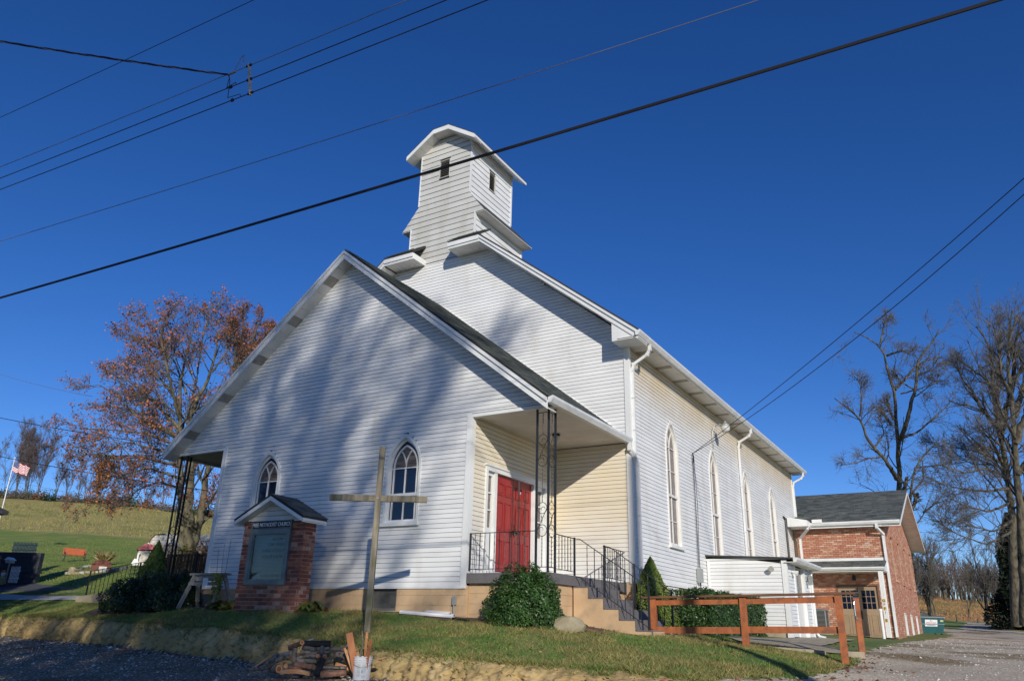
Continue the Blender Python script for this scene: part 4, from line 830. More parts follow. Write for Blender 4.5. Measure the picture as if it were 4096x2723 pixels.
for a, c in sw:
    b = B(); b.fbox(FR(XH), a, c, 1.25, 3.05, -.16, -.12); wv = b.build('window', 'glass_dark', hall)
    b = B(); b.ring(FR(XH), [(a, 1.25), (c, 1.25), (c, 3.05), (a, 3.05)], [(a+.05, 1.30), (c-.05, 1.30), (c-.05, 3.0), (a+.05, 3.0)], -.13, -.07); b.build('window_frame', 'trim', wv)
    b = B(); b.fbox(FR(XH), a-.06, c+.06, 1.17, 1.25, -.1, .05); b.fbox(FR(XH), a-.04, c+.04, 3.03, 3.10, -.1, .012); b.build('sill', 'brick_hall', wv)
for a, c in sw[:3]:
    a += 1.3; c += 1.3; b = B(); b.fbox(FR(XH), a, c, -.95, -.02, -.12, -.09); wv = b.build('window', 'glass_dark', hall)
    b = B(); b.ring(FR(XH), [(a, -.95), (c, -.95), (c, -.02), (a, -.02)], [(a+.06, -.89), (c-.06, -.89), (c-.06, -.08), (a+.06, -.08)], -.1, .02); b.build('window_frame', 'trim', wv)
    b = B(); b.fbox(FR(XH), a-.05, c+.05, -.02, .05, -.1, .03); b.build('lintel', 'brick_hall', wv)
YR = (YH+YH2)/2; XR = 6.47; ez = 3.45; rz_ = 5.62
for s in (1, -1):
    e = YR-s*(YR-YH+.42)
    slab('roof', [(1.2, e, ez), (XR, e, ez), (XR, YR, rz_), (1.2, YR, rz_)], .06, 'shingle_dark', hall)
    if s == 1: shingles('shingles', hall, (1.2, e-.02, ez+.006), (1, 0, 0), (0, YR-e, rz_-ez), XR-1.2+.01, math.hypot(YR-e, rz_-ez), .32, .145)
    b = B(); b.hexa([(XR-.03, e, ez-.24), (XR, e, ez-.24), (XR, YR, rz_-.24), (XR-.03, YR, rz_-.24), (XR-.03, e, ez-.055), (XR, e, ez-.055), (XR, YR, rz_-.06), (XR-.03, YR, rz_-.06)]); b.build('fascia', 'trim', hall)
    n = 20
    for i in range(n):
        ya, yb = e+(YR-e)*i/n, e+(YR-e)*((i+1)/n-.003); zz = lambda y: ez-.2+(rz_-ez)*(y-e)/(YR-e)
        qq = [(XH-.02, ya, zz(ya)), (XR-.03, ya, zz(ya)), (XR-.03, yb, zz(yb)), (XH-.02, yb, zz(yb))]; b = B(); b.hexa(qq+[(x, y, z+.02) for x, y, z in qq]); b.build('soffit_panel', 'soffit', hall)
b = B(); b.prism(FR(2.2), [(YH-.42, 3.30), (YH-.49, 3.32), (YH-.53, 3.40), (YH-.53, 3.45), (YH-.42, 3.45)], 0, XR-2.2); b.build('gutter', 'gutter', hall)
b = B(); b.box((2.2, YH-.42, 3.26), (XR-.03, YH-.0, 3.28)); b.box((2.2, YH-.42, 3.22), (XR-.03, YH-.39, 3.30)); b.build('soffit', 'trim', hall)
b = B(); b.prism(FF(YH-1.1), [(2.2, 3.26), (3.0, 3.26), (3.0, 3.50), (2.2, 3.66)], 0, -.7); b.build('valley_fascia', 'trim', hall)
b = B(); b.box((3.1, YH-.56, 3.44), (3.50, YH-.50, 3.58)); b.build('splash_guard', 'trim', hall)
b = B(); b.bar((XH-.22, YH-.47, 3.32), (XH-.22, YH-.46, 3.14), .1, .08); b.bar((XH-.22, YH-.46, 3.16), (XH-.04, YH-.08, 2.92), .1, .08); b.bar((XH-.06, YH-.07, 2.95), (XH-.06, YH-.07, -1.02), .1, .075); b.build('downspout', 'gutter', hall)
b = B(); b.bar((2.95, YH-.80, 3.30), (2.95, YH-.8, 3.15), .09, .08); b.bar((2.95, YH-.8, 3.17), (2.52, YH-.3, 2.86), .09, .08); b.bar((2.50, YH-.28, 2.9), (2.50, YH-.28, 1.0), .09, .08); b.build('downspout', 'gutter', hall)
# canopy over the office door
b = B(); b.box((2.4, YH-.03, 1.88), (5.72, YH-.012, 2.02)); b.build('fascia', 'trim', hall)
slab('canopy_roof', [(2.4, YH-1.12, 1.57), (5.72, YH-1.12, 1.57), (5.72, YH-.02, 1.90), (2.4, YH-.02, 1.90)], .04, 'shingle_dark', hall)
shingles('canopy_shingles', hall, (2.4, YH-1.13, 1.575), (1, 0, 0), (0, 1.1, .33), 3.32, 1.14, .32, .145)
b = B(); b.prism(FR(2.4), [(YH-1.12, 1.44), (YH-1.18, 1.45), (YH-1.23, 1.52), (YH-1.23, 1.57), (YH-1.12, 1.57)], 0, 3.33); b.build('gutter', 'gutter', hall)
b = B(); b.prism(FR(5.70), [(YH-1.12, 1.42), (YH-.01, 1.42), (YH-.01, 1.86), (YH-1.12, 1.54)], 0, .03); b.box((2.4, YH-1.12, 1.40), (5.71, YH-.01, 1.42)); b.build('canopy_end', 'trim', hall)
b = B(); PX, PY = 5.55, YH-1.02; b.cbox((PX, PY, .18), (.17, .17, 2.46))
for k in range(4): b.cbox((PX-.06+.04*k, PY-.086, .18), (.022, .012, 2.44)); b.cbox((PX+.086, PY-.06+.04*k, .18), (.012, .022, 2.44))
post = b.build('canopy_post', 'trim', hall)
for i, ch in enumerate('OFFI E'):
    if ch == ' ': continue
    z = .30-.145*i; b = B(); b.cbox((PX-.01, PY-.095, z), (.10, .004, .125)); b.build('sticker', 'letter_gold' if ch in 'OE' or i == 2 else 'trim_old', post); text(ch, .13, (PX-.01, PY-.099, z), (1, 0, 0), (0, 0, 1), 'letter_black', hall, 'letter', .002)
# double door
b = B(); b.ring(FF(YH), [(3.66, -1.1), (5.30, -1.1), (5.30, .97), (3.66, .97)], [(3.72, -1.1), (5.24, -1.1), (5.24, .91), (3.72, .91)], -.12, .02); b.build('door_frame', 'bark_brown', hall)
for u0 in (3.725, 4.49):
    b = B(); u1 = u0+.745; b.ring(FF(YH), [(u0, -1.09), (u1, -1.09), (u1, .90), (u0, .90)], [(u0+.12, .02), (u1-.12, .02), (u1-.12, .74), (u0+.12, .74)], -.1, -.05); dr = b.build('door', 'door_tan', hall)
    for i in range(3):
        for k in range(3):
            w3 = (.745-.24)/3; b = B(); b.fbox(FF(YH), u0+.12+w3*i+.01, u0+.12+w3*(i+1)-.01, .02+.24*k+.01, .02+.24*(k+1)-.01, -.08, -.07); b.build('pane', 'glass_dark', dr)
        if i: b = B(); b.fbox(FF(YH), u0+.12+w3*i-.01, u0+.12+w3*i+.01, .02, .74, -.08, -.055); b.fbox(FF(YH), u0+.12, u1-.12, .02+.24*i-.01, .02+.24*i+.01, -.078, -.056); b.build('muntin', 'door_tan', dr)
    for p0 in (u0+.09, u0+.41):
        b = B(); b.ring(FF(YH), [(p0, -.95), (p0+.25, -.95), (p0+.25, -.2), (p0, -.2)], [(p0+.03, -.92), (p0+.22, -.92), (p0+.22, -.23), (p0+.03, -.23)], -.055, -.035); b.build('panel', 'door_tan', dr)
    b = B(); b.fbox(FF(YH), (u1-.05 if u0 < 4 else u0+.03), (u1-.02 if u0 < 4 else u0+.06), -.35, -.05, -.05, -.01); b.build('door_handle', 'black', dr)
b = B(); b.lathe((4.42, YH-.12, 1.12), [(.04, 0), (.07, .05), (.075, .16), (.02, .24)], 8); b.box((4.39, YH-.06, 1.15), (4.45, YH, 1.3)); b.build('wall_lantern', 'black', hall)
b = B(); b.lathe((5.22, YH-.08, 1.15), [(.03, 0), (.05, .08), (.06, .11)], 8); b.build('flood_light', 'concrete_grey', hall)
ac = thing('air_conditioner', (3.05, 21.2, -1.05), 'grey outdoor air conditioning unit between annex and brick hall', 'air conditioner')
b = B(); b.cbox((3.0, 21.1, -.52), (.66, .66, .84)); b.build('coil_housing', 'rubber', ac)
for z in [(-.9+.045*i) for i in range(18)]: pass
b = B()
for i in range(17): b.cbox((3.0, 21.1, -.90+.048*i), (.70, .70, .012))
for sx, sy in ((-1, -1), (1, -1), (1, 1), (-1, 1)): b.cbox((3.0+sx*.34, 21.1+sy*.34, -.52), (.035, .035, .86))
b.build('grille', 'grey_metal', ac)
b = B(); b.cbox((3.0, 21.1, -.08), (.74, .74, .05)); b.lathe((3.0, 21.1, -.055), [(.33, 0), (.30, .03), (.05, .05)], 20); b.build('top_cover', 'cabinet', ac); b = B(); b.cbox((3.0, 21.1, -1.02), (.9, .9, .12)); b.build('pad', 'concrete_grey', ac)

# ================================================================== CHURCH SIGN
th = .042; SO = Vector((-4.90, -1.66, 0)); SU = Vector((math.cos(th), math.sin(th), 0)); SV = Vector((-math.sin(th), math.cos(th), 0)); SW, SD = 1.79, .36
Fs = lambda u, z, o: tuple(SO+SU*u-SV*o+Vector((0, 0, z)))
Fe = lambda u, z, o: tuple(SO+SU*(SW+o)+SV*u+Vector((0, 0, z)))
sign = thing('church_sign', tuple(SO+SU*.9+SV*.2+Vector((0, 0, -.8))), 'red brick church sign with letter board under a little shingled gable roof', 'sign')
b = B(); holed(b, Fs, .012, SW-.012, -1.1, 1.03, [(.25, 1.44, -.3, .90)], -.14, -.012); b.fbox(lambda u, z, o: Fs(u, z, -o), .012, SW-.012, -1.1, 1.03, .141, SD-.012); b.build('pillar_core', 'mortar', sign)
bricks(sign, Fs, 0, SW, -.95, 1.02, 'brick', [(.25, 1.44, -.30, 1.1)], L=.192, H=.066, j=.014, limit=230, out=.0)
bricks(sign, Fe, .0, SD, -.95, 1.02, 'brick', L=.170, H=.066, j=.014, limit=100, out=.0)
b = B(); b.ring(Fs, [(.26, .87), (1.43, .87), (1.43, 1.045), (.26, 1.045)], [(.285, .885), (1.405, .885), (1.405, 1.03), (.285, 1.03)], -.03, .045); cab = b.build('header_frame', 'cabinet', sign)
b = B(); b.fbox(Fs, .285, 1.405, .885, 1.03, -.02, .03); b.build('header_panel', 'black', sign)
text('FREE METHODIST CHURCH', .118, Fs(.845, .955, .033), SU, (0, 0, 1), 'letter_white', sign, 'header_lettering', .003, sx=.79)
b = B(); b.ring(Fs, [(.25, -.30), (1.44, -.30), (1.44, .86), (.25, .86)], [(.35, -.21), (1.35, -.21), (1.35, .77), (.35, .77)], -.06, .06); b.build('cabinet_frame', 'cabinet', sign)
b = B(); b.ring(Fs, [(.35, -.21), (1.35, -.21), (1.35, .77), (.35, .77)], [(.375, -.19), (1.33, -.19), (1.33, .75), (.375, .75)], .0, .05); b.build('glazing_bead', 'cabinet', sign)
b = B(); b.fbox(Fs, .34, 1.36, -.22, .78, -.11, -.085); b.build('letter_board', 'signback', sign)
b = B()
for i in range(34): b.fbox(Fs, .36, 1.34, -.195+.0285*i, -.189+.0285*i, -.088, -.078)
b.build('letter_rails', 'cabinet', sign)
for body, z, u, s, k in (('WELCOME', .655, .98, .068, 1.0), ('COME - WORSHIP', .545, .98, .086, .78), ('SUNDAY SCHOOL 9', .415, .88, .092, .78), ('WORSHIP 10.30 AM', .285, .87, .092, .78), ('PASTOR OLSZEWSKI', -.115, .88, .074, .80)):
    text(body, s, Fs(u, z, -.072), SU, (0, 0, 1), 'letter_black', sign, 'lettering', .002, sx=k)
gm = bpy.data.materials.new('clear_pane'); gm.use_nodes = True; n = gm.node_tree; n.nodes.clear(); oo = n.nodes.new('ShaderNodeOutputMaterial'); mx = n.nodes.new('ShaderNodeMixShader'); tr = n.nodes.new('ShaderNodeBsdfTransparent'); gl = n.nodes.new('ShaderNodeBsdfGlossy'); fz = n.nodes.new('ShaderNodeFresnel'); gl.inputs['Roughness'].default_value = .03; tr.inputs[0].default_value = (.72, .80, .80, 1); fz.inputs[0].default_value = 1.28
lnk(n, fz.outputs[0], mx.inputs[0]); lnk(n, tr.outputs[0], mx.inputs[1]); lnk(n, gl.outputs[0], mx.inputs[2]); lnk(n, mx.outputs[0], oo.inputs[0]); M['clear'] = gm
b = B(); b.fbox(Fs, .376, 1.329, -.189, .749, .02, .024); b.build('pane', 'clear', sign)
ap, ev_ = 1.60, 1.09
b = B(); b.prism(Fs, [(.0, 1.05), (SW, 1.05), (SW/2, 1.05+(ap-ev_)*.93)], -.03, -.0); gb = b.build('gable', 'backing', sign)
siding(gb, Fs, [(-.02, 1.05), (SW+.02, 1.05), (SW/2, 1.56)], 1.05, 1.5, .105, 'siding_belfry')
for s in (1, -1):
    ue = SW/2+s*(SW/2+.12); T = lambda u, z, o: Fs(u, z, o)
    b = B(); b.prism(Fs, [(ue, ev_), (SW/2, ap), (SW/2, ap-.05), (ue, ev_-.05)], .22, -(SD+.18)); rf = b.build('roof', 'shingle_dark', sign)
    b = B(); b.prism(Fs, [(ue, ev_-.045), (SW/2, ap-.045), (SW/2, ap-.145), (ue, ev_-.13)], .185, .215); b.prism(Fs, [(ue, ev_-.045), (SW/2, ap-.045), (SW/2, ap-.145), (ue, ev_-.13)], -(SD+.14), -(SD+.17)); b.build('fascia', 'trim', sign)
    b = B(); b.hexa([Fs(ue-s*.03, ev_-.13, .185), Fs(ue, ev_-.13, .185), Fs(ue, ev_-.13, -SD-.14), Fs(ue-s*.03, ev_-.13, -SD-.14), Fs(ue-s*.03, ev_-.04, .185), Fs(ue, ev_-.045, .185), Fs(ue, ev_-.045, -SD-.14), Fs(ue-s*.03, ev_-.04, -SD-.14)]); b.build('fascia', 'trim', sign)
    b = B(); b.prism(Fs, [(ue, ev_-.115), (SW/2, ap-.13), (SW/2, ap-.12), (ue, ev_-.10)], .185, -SD-.14); b.build('soffit', 'trim', sign)
    if s == 1:
        P0 = Vector(Fs(ue+.015, ev_+.002, .235)); Vd = Vector(Fs(SW/2, ap, 0))-Vector(Fs(ue, ev_, 0)); shingles('x', sign, P0, SV, Vd, SD+.43, Vd.length, .19, .125, th=.012, single=True)

# ================================================================== CROSS, SAWHORSE, RAILS
cr = thing('wooden_cross', (-.17, -2.7, gz1(-.17, -2.7)), 'tall weathered timber cross standing on the lawn before the church', 'cross')
d = Vector((1.51, .90, 0)).normalized(); c0 = Vector((-.17, -2.7, 0)); a_ = math.atan2(d.y, d.x)
b = B(); b.cbox(c0+Vector((0, 0, .42)), (.10, .085, 3.36), a_); b.build('post', 'cross_wood', cr)
b = B(); n_ = Vector((d.y, -d.x, 0)); cc = c0+n_*.0+Vector((0, 0, 1.14)); b.cbox(cc-d*.94, (0, 0, 0)) if 0 else None
b.cbox(cc-d*.475, (.84, .078, .112), a_); b.cbox(cc+d*.475, (.84, .078, .112), a_); b.build('crossbar', 'cross_wood', cr)
b = B(); b.lathe(cc+n_*.049, [(.014, 0), (.014, .012)], 8, Matrix.Rotation(a_, 3, 'Z')@Matrix.Rotation(PI/2, 3, 'X')); b.build('bolt', 'grey_metal', cr)

def iron_rail(name, label, top, hgt, posts, group='black wrought iron porch railings', twist=2, spacing=.115):
    """top: list of points of the top bar; hgt: its height above the bottom bar; posts: (index, base z)"""
    o = thing(name, tuple(Vector(top[0])-Vector((0, 0, hgt))), label, 'railing', group)
    top = [Vector(p) for p in top]; dz = Vector((0, 0, hgt))
    b = B()
    for a, c in zip(top[:-1], top[1:]): b.bar(a, c, .03, .014)
    b.build('top_bar', 'iron', o)
    b = B()
    for a, c in zip(top[:-1], top[1:]): b.bar(a-dz, c-dz, .022, .012)
    b.build('bottom_bar', 'iron', o)
    k = 0
    for a, c in zip(top[:-1], top[1:]):
        L = math.hypot(c.x-a.x, c.y-a.y); n = max(1, int(L/spacing))
        for i in range(1, n):
            p = a.lerp(c, i/n); q = B()
            if k % twist == 0: m_ = 10; q.tube([p-dz+Vector((0, 0, hgt*j/m_)) for j in range(m_+1)], [.0065+.0045*(j % 2) for j in range(m_+1)], 4)
            else: q.cbox(p-dz/2, (.013, .013, hgt))
            q.build('baluster', 'iron', o); k += 1
    for p, zb in posts:
        q = B(); p = Vector(p); q.box((p.x-.017, p.y-.017, zb), (p.x+.017, p.y+.017, p.z+.01)); q.build('post', 'iron', o)
    return o
iron_rail('iron_railing', 'black iron railing across the front of the porch with the red doors', [(.05, .06, .80), (1.60, .06, .80)], .72, [((.05, .06, .80), .05), ((.95, .06, .1), 0)])
iron_rail('iron_railing', 'short black iron railing from the corner column to the stair head', [(1.90, .38, .76), (1.92, 1.13, .75)], .67, [((1.93, 1.15, .76), 0)])
iron_rail('iron_railing', 'black iron stair railing on the near side of the porch steps', [(1.96, 1.14, .74), (2.06, 1.14, .73), (3.53, 1.14, -.22), (3.60, 1.14, -.24)], .76, [((2.60, 1.14, .37), -.43), ((3.53, 1.14, -.2), -1.02)], spacing=.16)
iron_rail('iron_railing', 'black iron railing between the stair head and the church wall', [(1.93, 2.60, .73), (1.93, 3.80, .71)], .66, [((1.95, 2.60, .74), -.2)])
iron_rail('iron_railing', 'black iron stair railing on the far side of the porch steps', [(1.98, 2.58, .73), (2.1, 2.58, .70), (3.48, 2.58, -.25)], .76, [((2.66, 2.58, .33), -.63), ((3.48, 2.58, -.24), -1.02)], spacing=.16)
iron_rail('iron_railing', 'plain black iron railing beside the left ramp by the bushes', [(-10.1, 1.1, .74), (-14.97, 1.1, .31)], .74, [((-14.97, 1.1, .31), -.52), ((-12.5, 1.1, .53), -.4)], twist=99, spacing=.2)
iron_rail('iron_railing', 'black iron railing on the left porch behind the corner columns', [(-9.98, .35, .76), (-9.98, 1.1, .76)], .68, [((-9.98, 1.1, .76), 0)])
iron_rail('iron_railing', 'black iron railing at the back of the left porch', [(-8.2, 3.6, .78), (-13.2, 3.6, .60)], .72, [((-8.2, 3.6, .78), 0), ((-10.0, 3.6, .72), 0)], twist=99, spacing=.2)

def G(px, py, t0=6, t1=200):
    """where the line of sight through a photo point meets the ground"""
    a = P(px, py, t0); prev = a; t = t0
    while t < t1:
        q = P(px, py, t)
        if q[2] < gz1(q[0], q[1]):
            lo_, hi_ = t-.5, t
            for _ in range(14):
                mid = (lo_+hi_)/2; q = P(px, py, mid)
                if q[2] < gz1(q[0], q[1]): hi_ = mid
                else: lo_ = mid
            return P(px, py, hi_)
        t += .5
    return P(px, py, t1)
# handrail of stained wood
hr = thing('wooden_handrail', (5.1, 2.0, -1.25), 'orange-brown stained wooden handrail fence on three posts above the lawn', 'handrail')
pr = [Vector((3.42, 1.66, 0)), Vector((5.12, 1.97, 0)), Vector((6.80, 2.23, 0))]
ht = [-.415, -.37, -.325]
for p, h in zip(pr, ht):
    b = B(); b.cbox((p.x, p.y, (h-1.65)/2+.0), (.125, .125, h+1.65), .17); b.build('post', 'rail_wood', hr)
dv = (pr[2]-pr[0]).normalized(); up = Vector((0, 0, 1)); nn = Vector((dv.y, -dv.x, 0))
b = B(); b.bar(pr[0]-dv*.24+up*(ht[0]+.012), pr[2]+dv*.30+up*(ht[2]+.04), .20, .04); b.build('top_board', 'rail_top', hr)
for i in (0, 1):
    a, c = pr[i], pr[i+1]
    b = B(); b.bar(a+dv*.06+up*(ht[i]-.075), c-dv*.06+up*(ht[i+1]-.075), .04, .105); b.build('rail', 'rail_wood', hr)
    b = B(); b.bar(a+dv*.06+up*(ht[i]-.585), c-dv*.06+up*(ht[i+1]-.60), .04, .12); b.build('rail', 'rail_wood', hr)
gp = thing('handle_post', (6.98, 3.1, -1.3), 'single stained post with chrome grab handle and black cap by the kerb', 'post')
b = B(); b.cbox((6.98, 3.10, -.83), (.105, .105, 1.0), .25); b.build('post', 'rail_wood', gp)
b = B(); b.lathe((6.98, 3.10, -.335), [(.085, 0), (.08, .02), (.05, .04), (.05, .07), (.09, .085), (.085, .11), (.02, .15)], 4, Matrix.Rotation(PI/4+.25, 3, 'Z')); b.build('cap', 'black', gp)
b = B(); x, y = 6.955, 3.045
b.tube([(x, y, -.40), (x+.002, y-.055, -.405), (x+.002, y-.06, -.45), (x+.002, y-.06, -.66), (x+.002, y-.055, -.70), (x, y, -.705)], .011, 8); b.lathe((x, y+.0, -.40), [(.03, 0), (.03, .012)], 10, Matrix.Rotation(PI/2, 3, 'X')); b.lathe((x, y, -.705), [(.03, 0), (.03, .012)], 10, Matrix.Rotation(PI/2, 3, 'X')); b.build('grab_handle', 'chrome', gp)
# kerb and walk
A_ = P(2880, 2564, 15.0); C_ = P(3458, 2606, 14.35); A_ = Vector(A_); C_ = Vector(C_); dd = (C_-A_); dd.z = 0; dd.normalize(); nb = Vector((-dd.y, dd.x, 0))
kb = B(); k0 = C_-dd*.34; kb.hexa([A_+Vector((0, 0, -.3)), k0-dd*.34+Vector((0, 0, -.35)), k0-dd*.34+nb*.16+Vector((0, 0, -.35)), A_+nb*.16+Vector((0, 0, -.3)), A_, k0-dd*.34, k0-dd*.34+nb*.16, A_+nb*.16])
kb.hexa([k0+Vector((0, 0, -.4)), C_+Vector((0, 0, -.4)), C_+nb*.5+Vector((0, 0, -.4)), k0+nb*.5+Vector((0, 0, -.4)), k0, C_, C_+nb*.5, k0+nb*.5])
kb.hexa([k0-dd*.34+nb*.3+Vector((0, 0, -.35)), k0+nb*.3+Vector((0, 0, -.35)), k0+nb*.5+Vector((0, 0, -.35)), k0-dd*.34+nb*.5+Vector((0, 0, -.35)), k0-dd*.34+nb*.3+Vector((0, 0, -.18)), k0+nb*.3+Vector((0, 0, -.18)), k0+nb*.5+Vector((0, 0, -.18)), k0-dd*.34+nb*.5+Vector((0, 0, -.18))])
struct(kb.build('kerb', 'concrete'))
def sheet(name, quad_list, m, lift=.02, n=10):
    b = B()
    for q in quad_list:
        q = [np.array(p, float) for p in q]; g = []
        for i in range(n+1):
            for j in range(n+1):
                s, t = i/n, j/n; p = (q[0]*(1-s)+q[1]*s)*(1-t)+(q[3]*(1-s)+q[2]*s)*t; g.append((p[0], p[1], gz1(p[0], p[1])+lift))
        b.add(g, [(i*(n+1)+j, (i+1)*(n+1)+j, (i+1)*(n+1)+j+1, i*(n+1)+j+1) for i in range(n) for j in range(n)])
    return struct(b.build(name, m))
sheet('footpath', [[(4.45, 12.4), (5.6, 12.2), (5.75, 7.6), (4.5, 7.6)], [(4.5, 7.6), (5.75, 7.6), (6.0, 4.4), (4.4, 3.2)], [(4.4, 3.2), (6.0, 4.4), (7.0, 3.2), (4.9, 2.45)]], 'concrete', .03)
sheet('door_slab', [[(3.6, 20.7), (5.75, 20.7), (5.75, 21.95), (3.6, 21.95)]], 'concrete', .05, 3)
sheet('sidewalk', [[(-60, 4.4), (-20.26, 1.28), (-23.0, 2.75), (-60, 6.6)], [(-20.26, 1.28), (-15.3, 1.1), (-15.2, 2.25), (-23.0, 2.75)]], 'concrete_grey', .03, 12)
b = B(); b.hexa([(-15.3, 1.0, -.9), (-10, 1.0, -1), (-10, 2.6, -1), (-15.3, 2.6, -.9), (-15.3, 1.0, -.46), (-10.03, 1.0, -.01), (-10.03, 2.6, -.01), (-15.3, 2.6, -.46)]); struct(b.build('ramp', 'concrete'))
# sawhorse
sh = thing('sawhorse', (-6.7, -.9, -.76), 'weathered grey wooden sawhorse standing by the brick sign', 'sawhorse')
x0, x1, yy, zt_ = -7.30, -6.15, -.95, -.03
b = B(); b.box((x0-.05, yy-.09, zt_), (x1+.08, yy+.09, zt_+.045)); b.build('top_board', 'grey_wood', sh)
b = B(); b.box((x0, yy-.022, zt_-.13), (x1, yy+.022, zt_-.004)); b.build('beam', 'grey_wood', sh)
for xx, s in ((x0+.10, -1), (x1-.10, 1)):
    for t in (-1, 1): b = B(); b.bar((xx, yy+t*.05, zt_-.01), (xx+s*.14, yy+t*.27, -.80), .085, .045, (1, 0, 0)); b.build('leg', 'grey_wood', sh)
b = B(); b.box((x0+.02, yy-.14, zt_-.24), (x1-.02, yy-.10, zt_-.16)); b.build('brace', 'grey_wood', sh)
b = B(); b.box((-6.75, yy-.15, -.27), (-6.58, yy-.142, -.10)); b.build('tag', 'trim', sh)
# pipes, hose, conduit, boulder
for i, (a, c, l) in enumerate((((1600, 2456), (1816, 2474), 'longer white plastic downspout pipe lying in front on the lawn edge'), ((1640, 2446), (1800, 2464), 'shorter white plastic pipe lying behind the longer one'))):
    A1_ = Vector(G(*a)); C1_ = Vector(G(*c)); up_ = Vector((0, 0, .045)); b = B(); b.tube([A1_+up_, C1_+up_], .038, 8); b.tube([C1_+up_-(C1_-A1_).normalized()*.06, C1_+up_], .047, 8)
    tag(b.build('pipe', 'pvc'), l, 'pipe', 'white pipes lying by the foundation')
b = B(); b.tube([Vector(G(1810, 2478))+Vector((0, 0, .03)), Vector(G(1875, 2487))+Vector((0, 0, .03))], .022, 6); tag(b.build('hose', 'conifer'), 'short dark green pipe end on the mulch beside the white pipes', 'hose')
b = B(); b.box((-.26, -.07, -.62), (-.18, -.02, -.45)); cdt = thing('conduit_stub', (-.22, -.06, -.9), 'grey electrical conduit stub with small box before the foundation', 'conduit'); b.build('box', 'grey_metal', cdt); b = B(); b.tube([(-.22, -.06, -1.0), (-.22, -.05, -.6)], .016, 8); b.build('pipe', 'grey_metal', cdt)
def boulder(name, label, c, size, rz=0, m='stone', seed=0, group=None):
    r = random.Random(seed); bm = bmesh_ico(2); b = B(); vs = []
    for v in bm[0]:
        k = 1+.16*math.sin(v[0]*3+seed)+.12*math.sin(v[1]*5+seed*2)+.1*math.sin(v[2]*4+seed*3)+r.uniform(-.04, .04); p = Matrix.Rotation(rz, 3, 'Z')@Vector((np.clip(v[0]*k, -.85, .85)*size[0], np.clip(v[1]*k, -.8, .8)*size[1], np.clip(v[2]*k, -.8, .75)*size[2])); vs.append(Vector(c)+p)
    b.add(vs, bm[1]); o = b.build(name, m, smooth=False)
    if label: tag(o, label, 'boulder' if 'boulder' in name else 'stone', group)
    return o
def bmesh_ico(sub):
    import bmesh
    bm = bmesh.new(); bmesh.ops.create_icosphere(bm, subdivisions=sub, radius=1); v = [tuple(x.co) for x in bm.verts]; f = [tuple(q.index for q in x.verts) for x in bm.faces]; bm.free(); return v, f
boulder('boulder', 'flat-topped tan boulder beside the round holly bush', Vector(G(2270, 2525))+Vector((0, .1, .10)), (.33, .2, .21), .2, seed=3)
p = Vector(G(3495, 2560)); p = Vector((5.52, 19.6, gz1(5.52, 19.6))); b = B(); b.tube([p, p+Vector((0, 0, .98))], .055, 12); b.tube([p+Vector((0, 0, .96)), p+Vector((0, 0, 1.05))], .068, 12); tag(b.build('cleanout_pipe', 'pvc'), 'upright white plastic cleanout pipe before the office canopy post', 'pipe')

# ================================================================== FIREWOOD AND BUCKET
def C4(x, y): return 950+x*.27554, 2400+y*.27554
def log(label, x0, y0, x1, y1, rpx, t0, t1, bark='bark_grey', cut='cut', core='cut_core', bend=0, taper=.9, sq=None, seed=0):
    t0, t1 = 11.1+(t0-11.3)*.42, 11.1+(t1-11.3)*.42; a = Vector(P(*C4(x0, y0), t0)); c = Vector(P(*C4(x1, y1), t1)); r = rpx*.27554*(t0+t1)/2/FPX; R = random.Random(seed+int(x0))
    for q in (a, c):
        g = gz1(q.x, q.y)+r*.75
        if q.z < g: q.z = g
    d = (c-a).normalized(); side = d.cross(Vector((0, 0, 1))).normalized(); n = 9; k = 6; vs = []
    o = thing('split_log' if sq else 'log', tuple((a+c)/2), label, 'firewood', 'firewood heaped below the clay bank')
    b = B(); up_ = side.cross(d)
    prof = [1+R.uniform(-.12, .12) for _ in range(n)]
    if sq: prof = [R.choice((.55, 1.0, 1.25)) for _ in range(n)]
    fs = []
    for i in range(k):
        s = i/(k-1); p = a.lerp(c, s)+up_*bend*math.sin(PI*s)*r*2+side*R.uniform(-.06, .06)*r
        rr = r*(1+(taper-1)*s)
        for j in range(n): q = prof[j]*(1+R.uniform(-.05, .05)); vs.append(p+(side*math.cos(2*PI*j/n)+up_*math.sin(2*PI*j/n)*(.7 if sq else 1))*rr*q)
    for i in range(k-1):
        for j in range(n): fs.append((i*n+j, i*n+(j+1) % n, (i+1)*n+(j+1) % n, (i+1)*n+j))
    b.add(vs, fs); b.build('bark' if not sq else 'wood', bark, o, smooth=not sq)
    for e, base in ((0, a), (1, c)):
        ring = vs[:n] if e == 0 else vs[-n:]; cc = sum(ring, Vector())/n; dd_ = -d if e == 0 else d
        b = B(); b.add([cc+dd_*.002+(q-cc)*.96 for q in ring], [tuple(range(n))]); ce = b.build('cut_end', cut, o)
        if core and not sq: b = B(); b.add([cc+dd_*.005+(q-cc)*.55 for q in ring], [tuple(range(n))]); b.build('heartwood', core, ce)
    return o
TB = 12.1
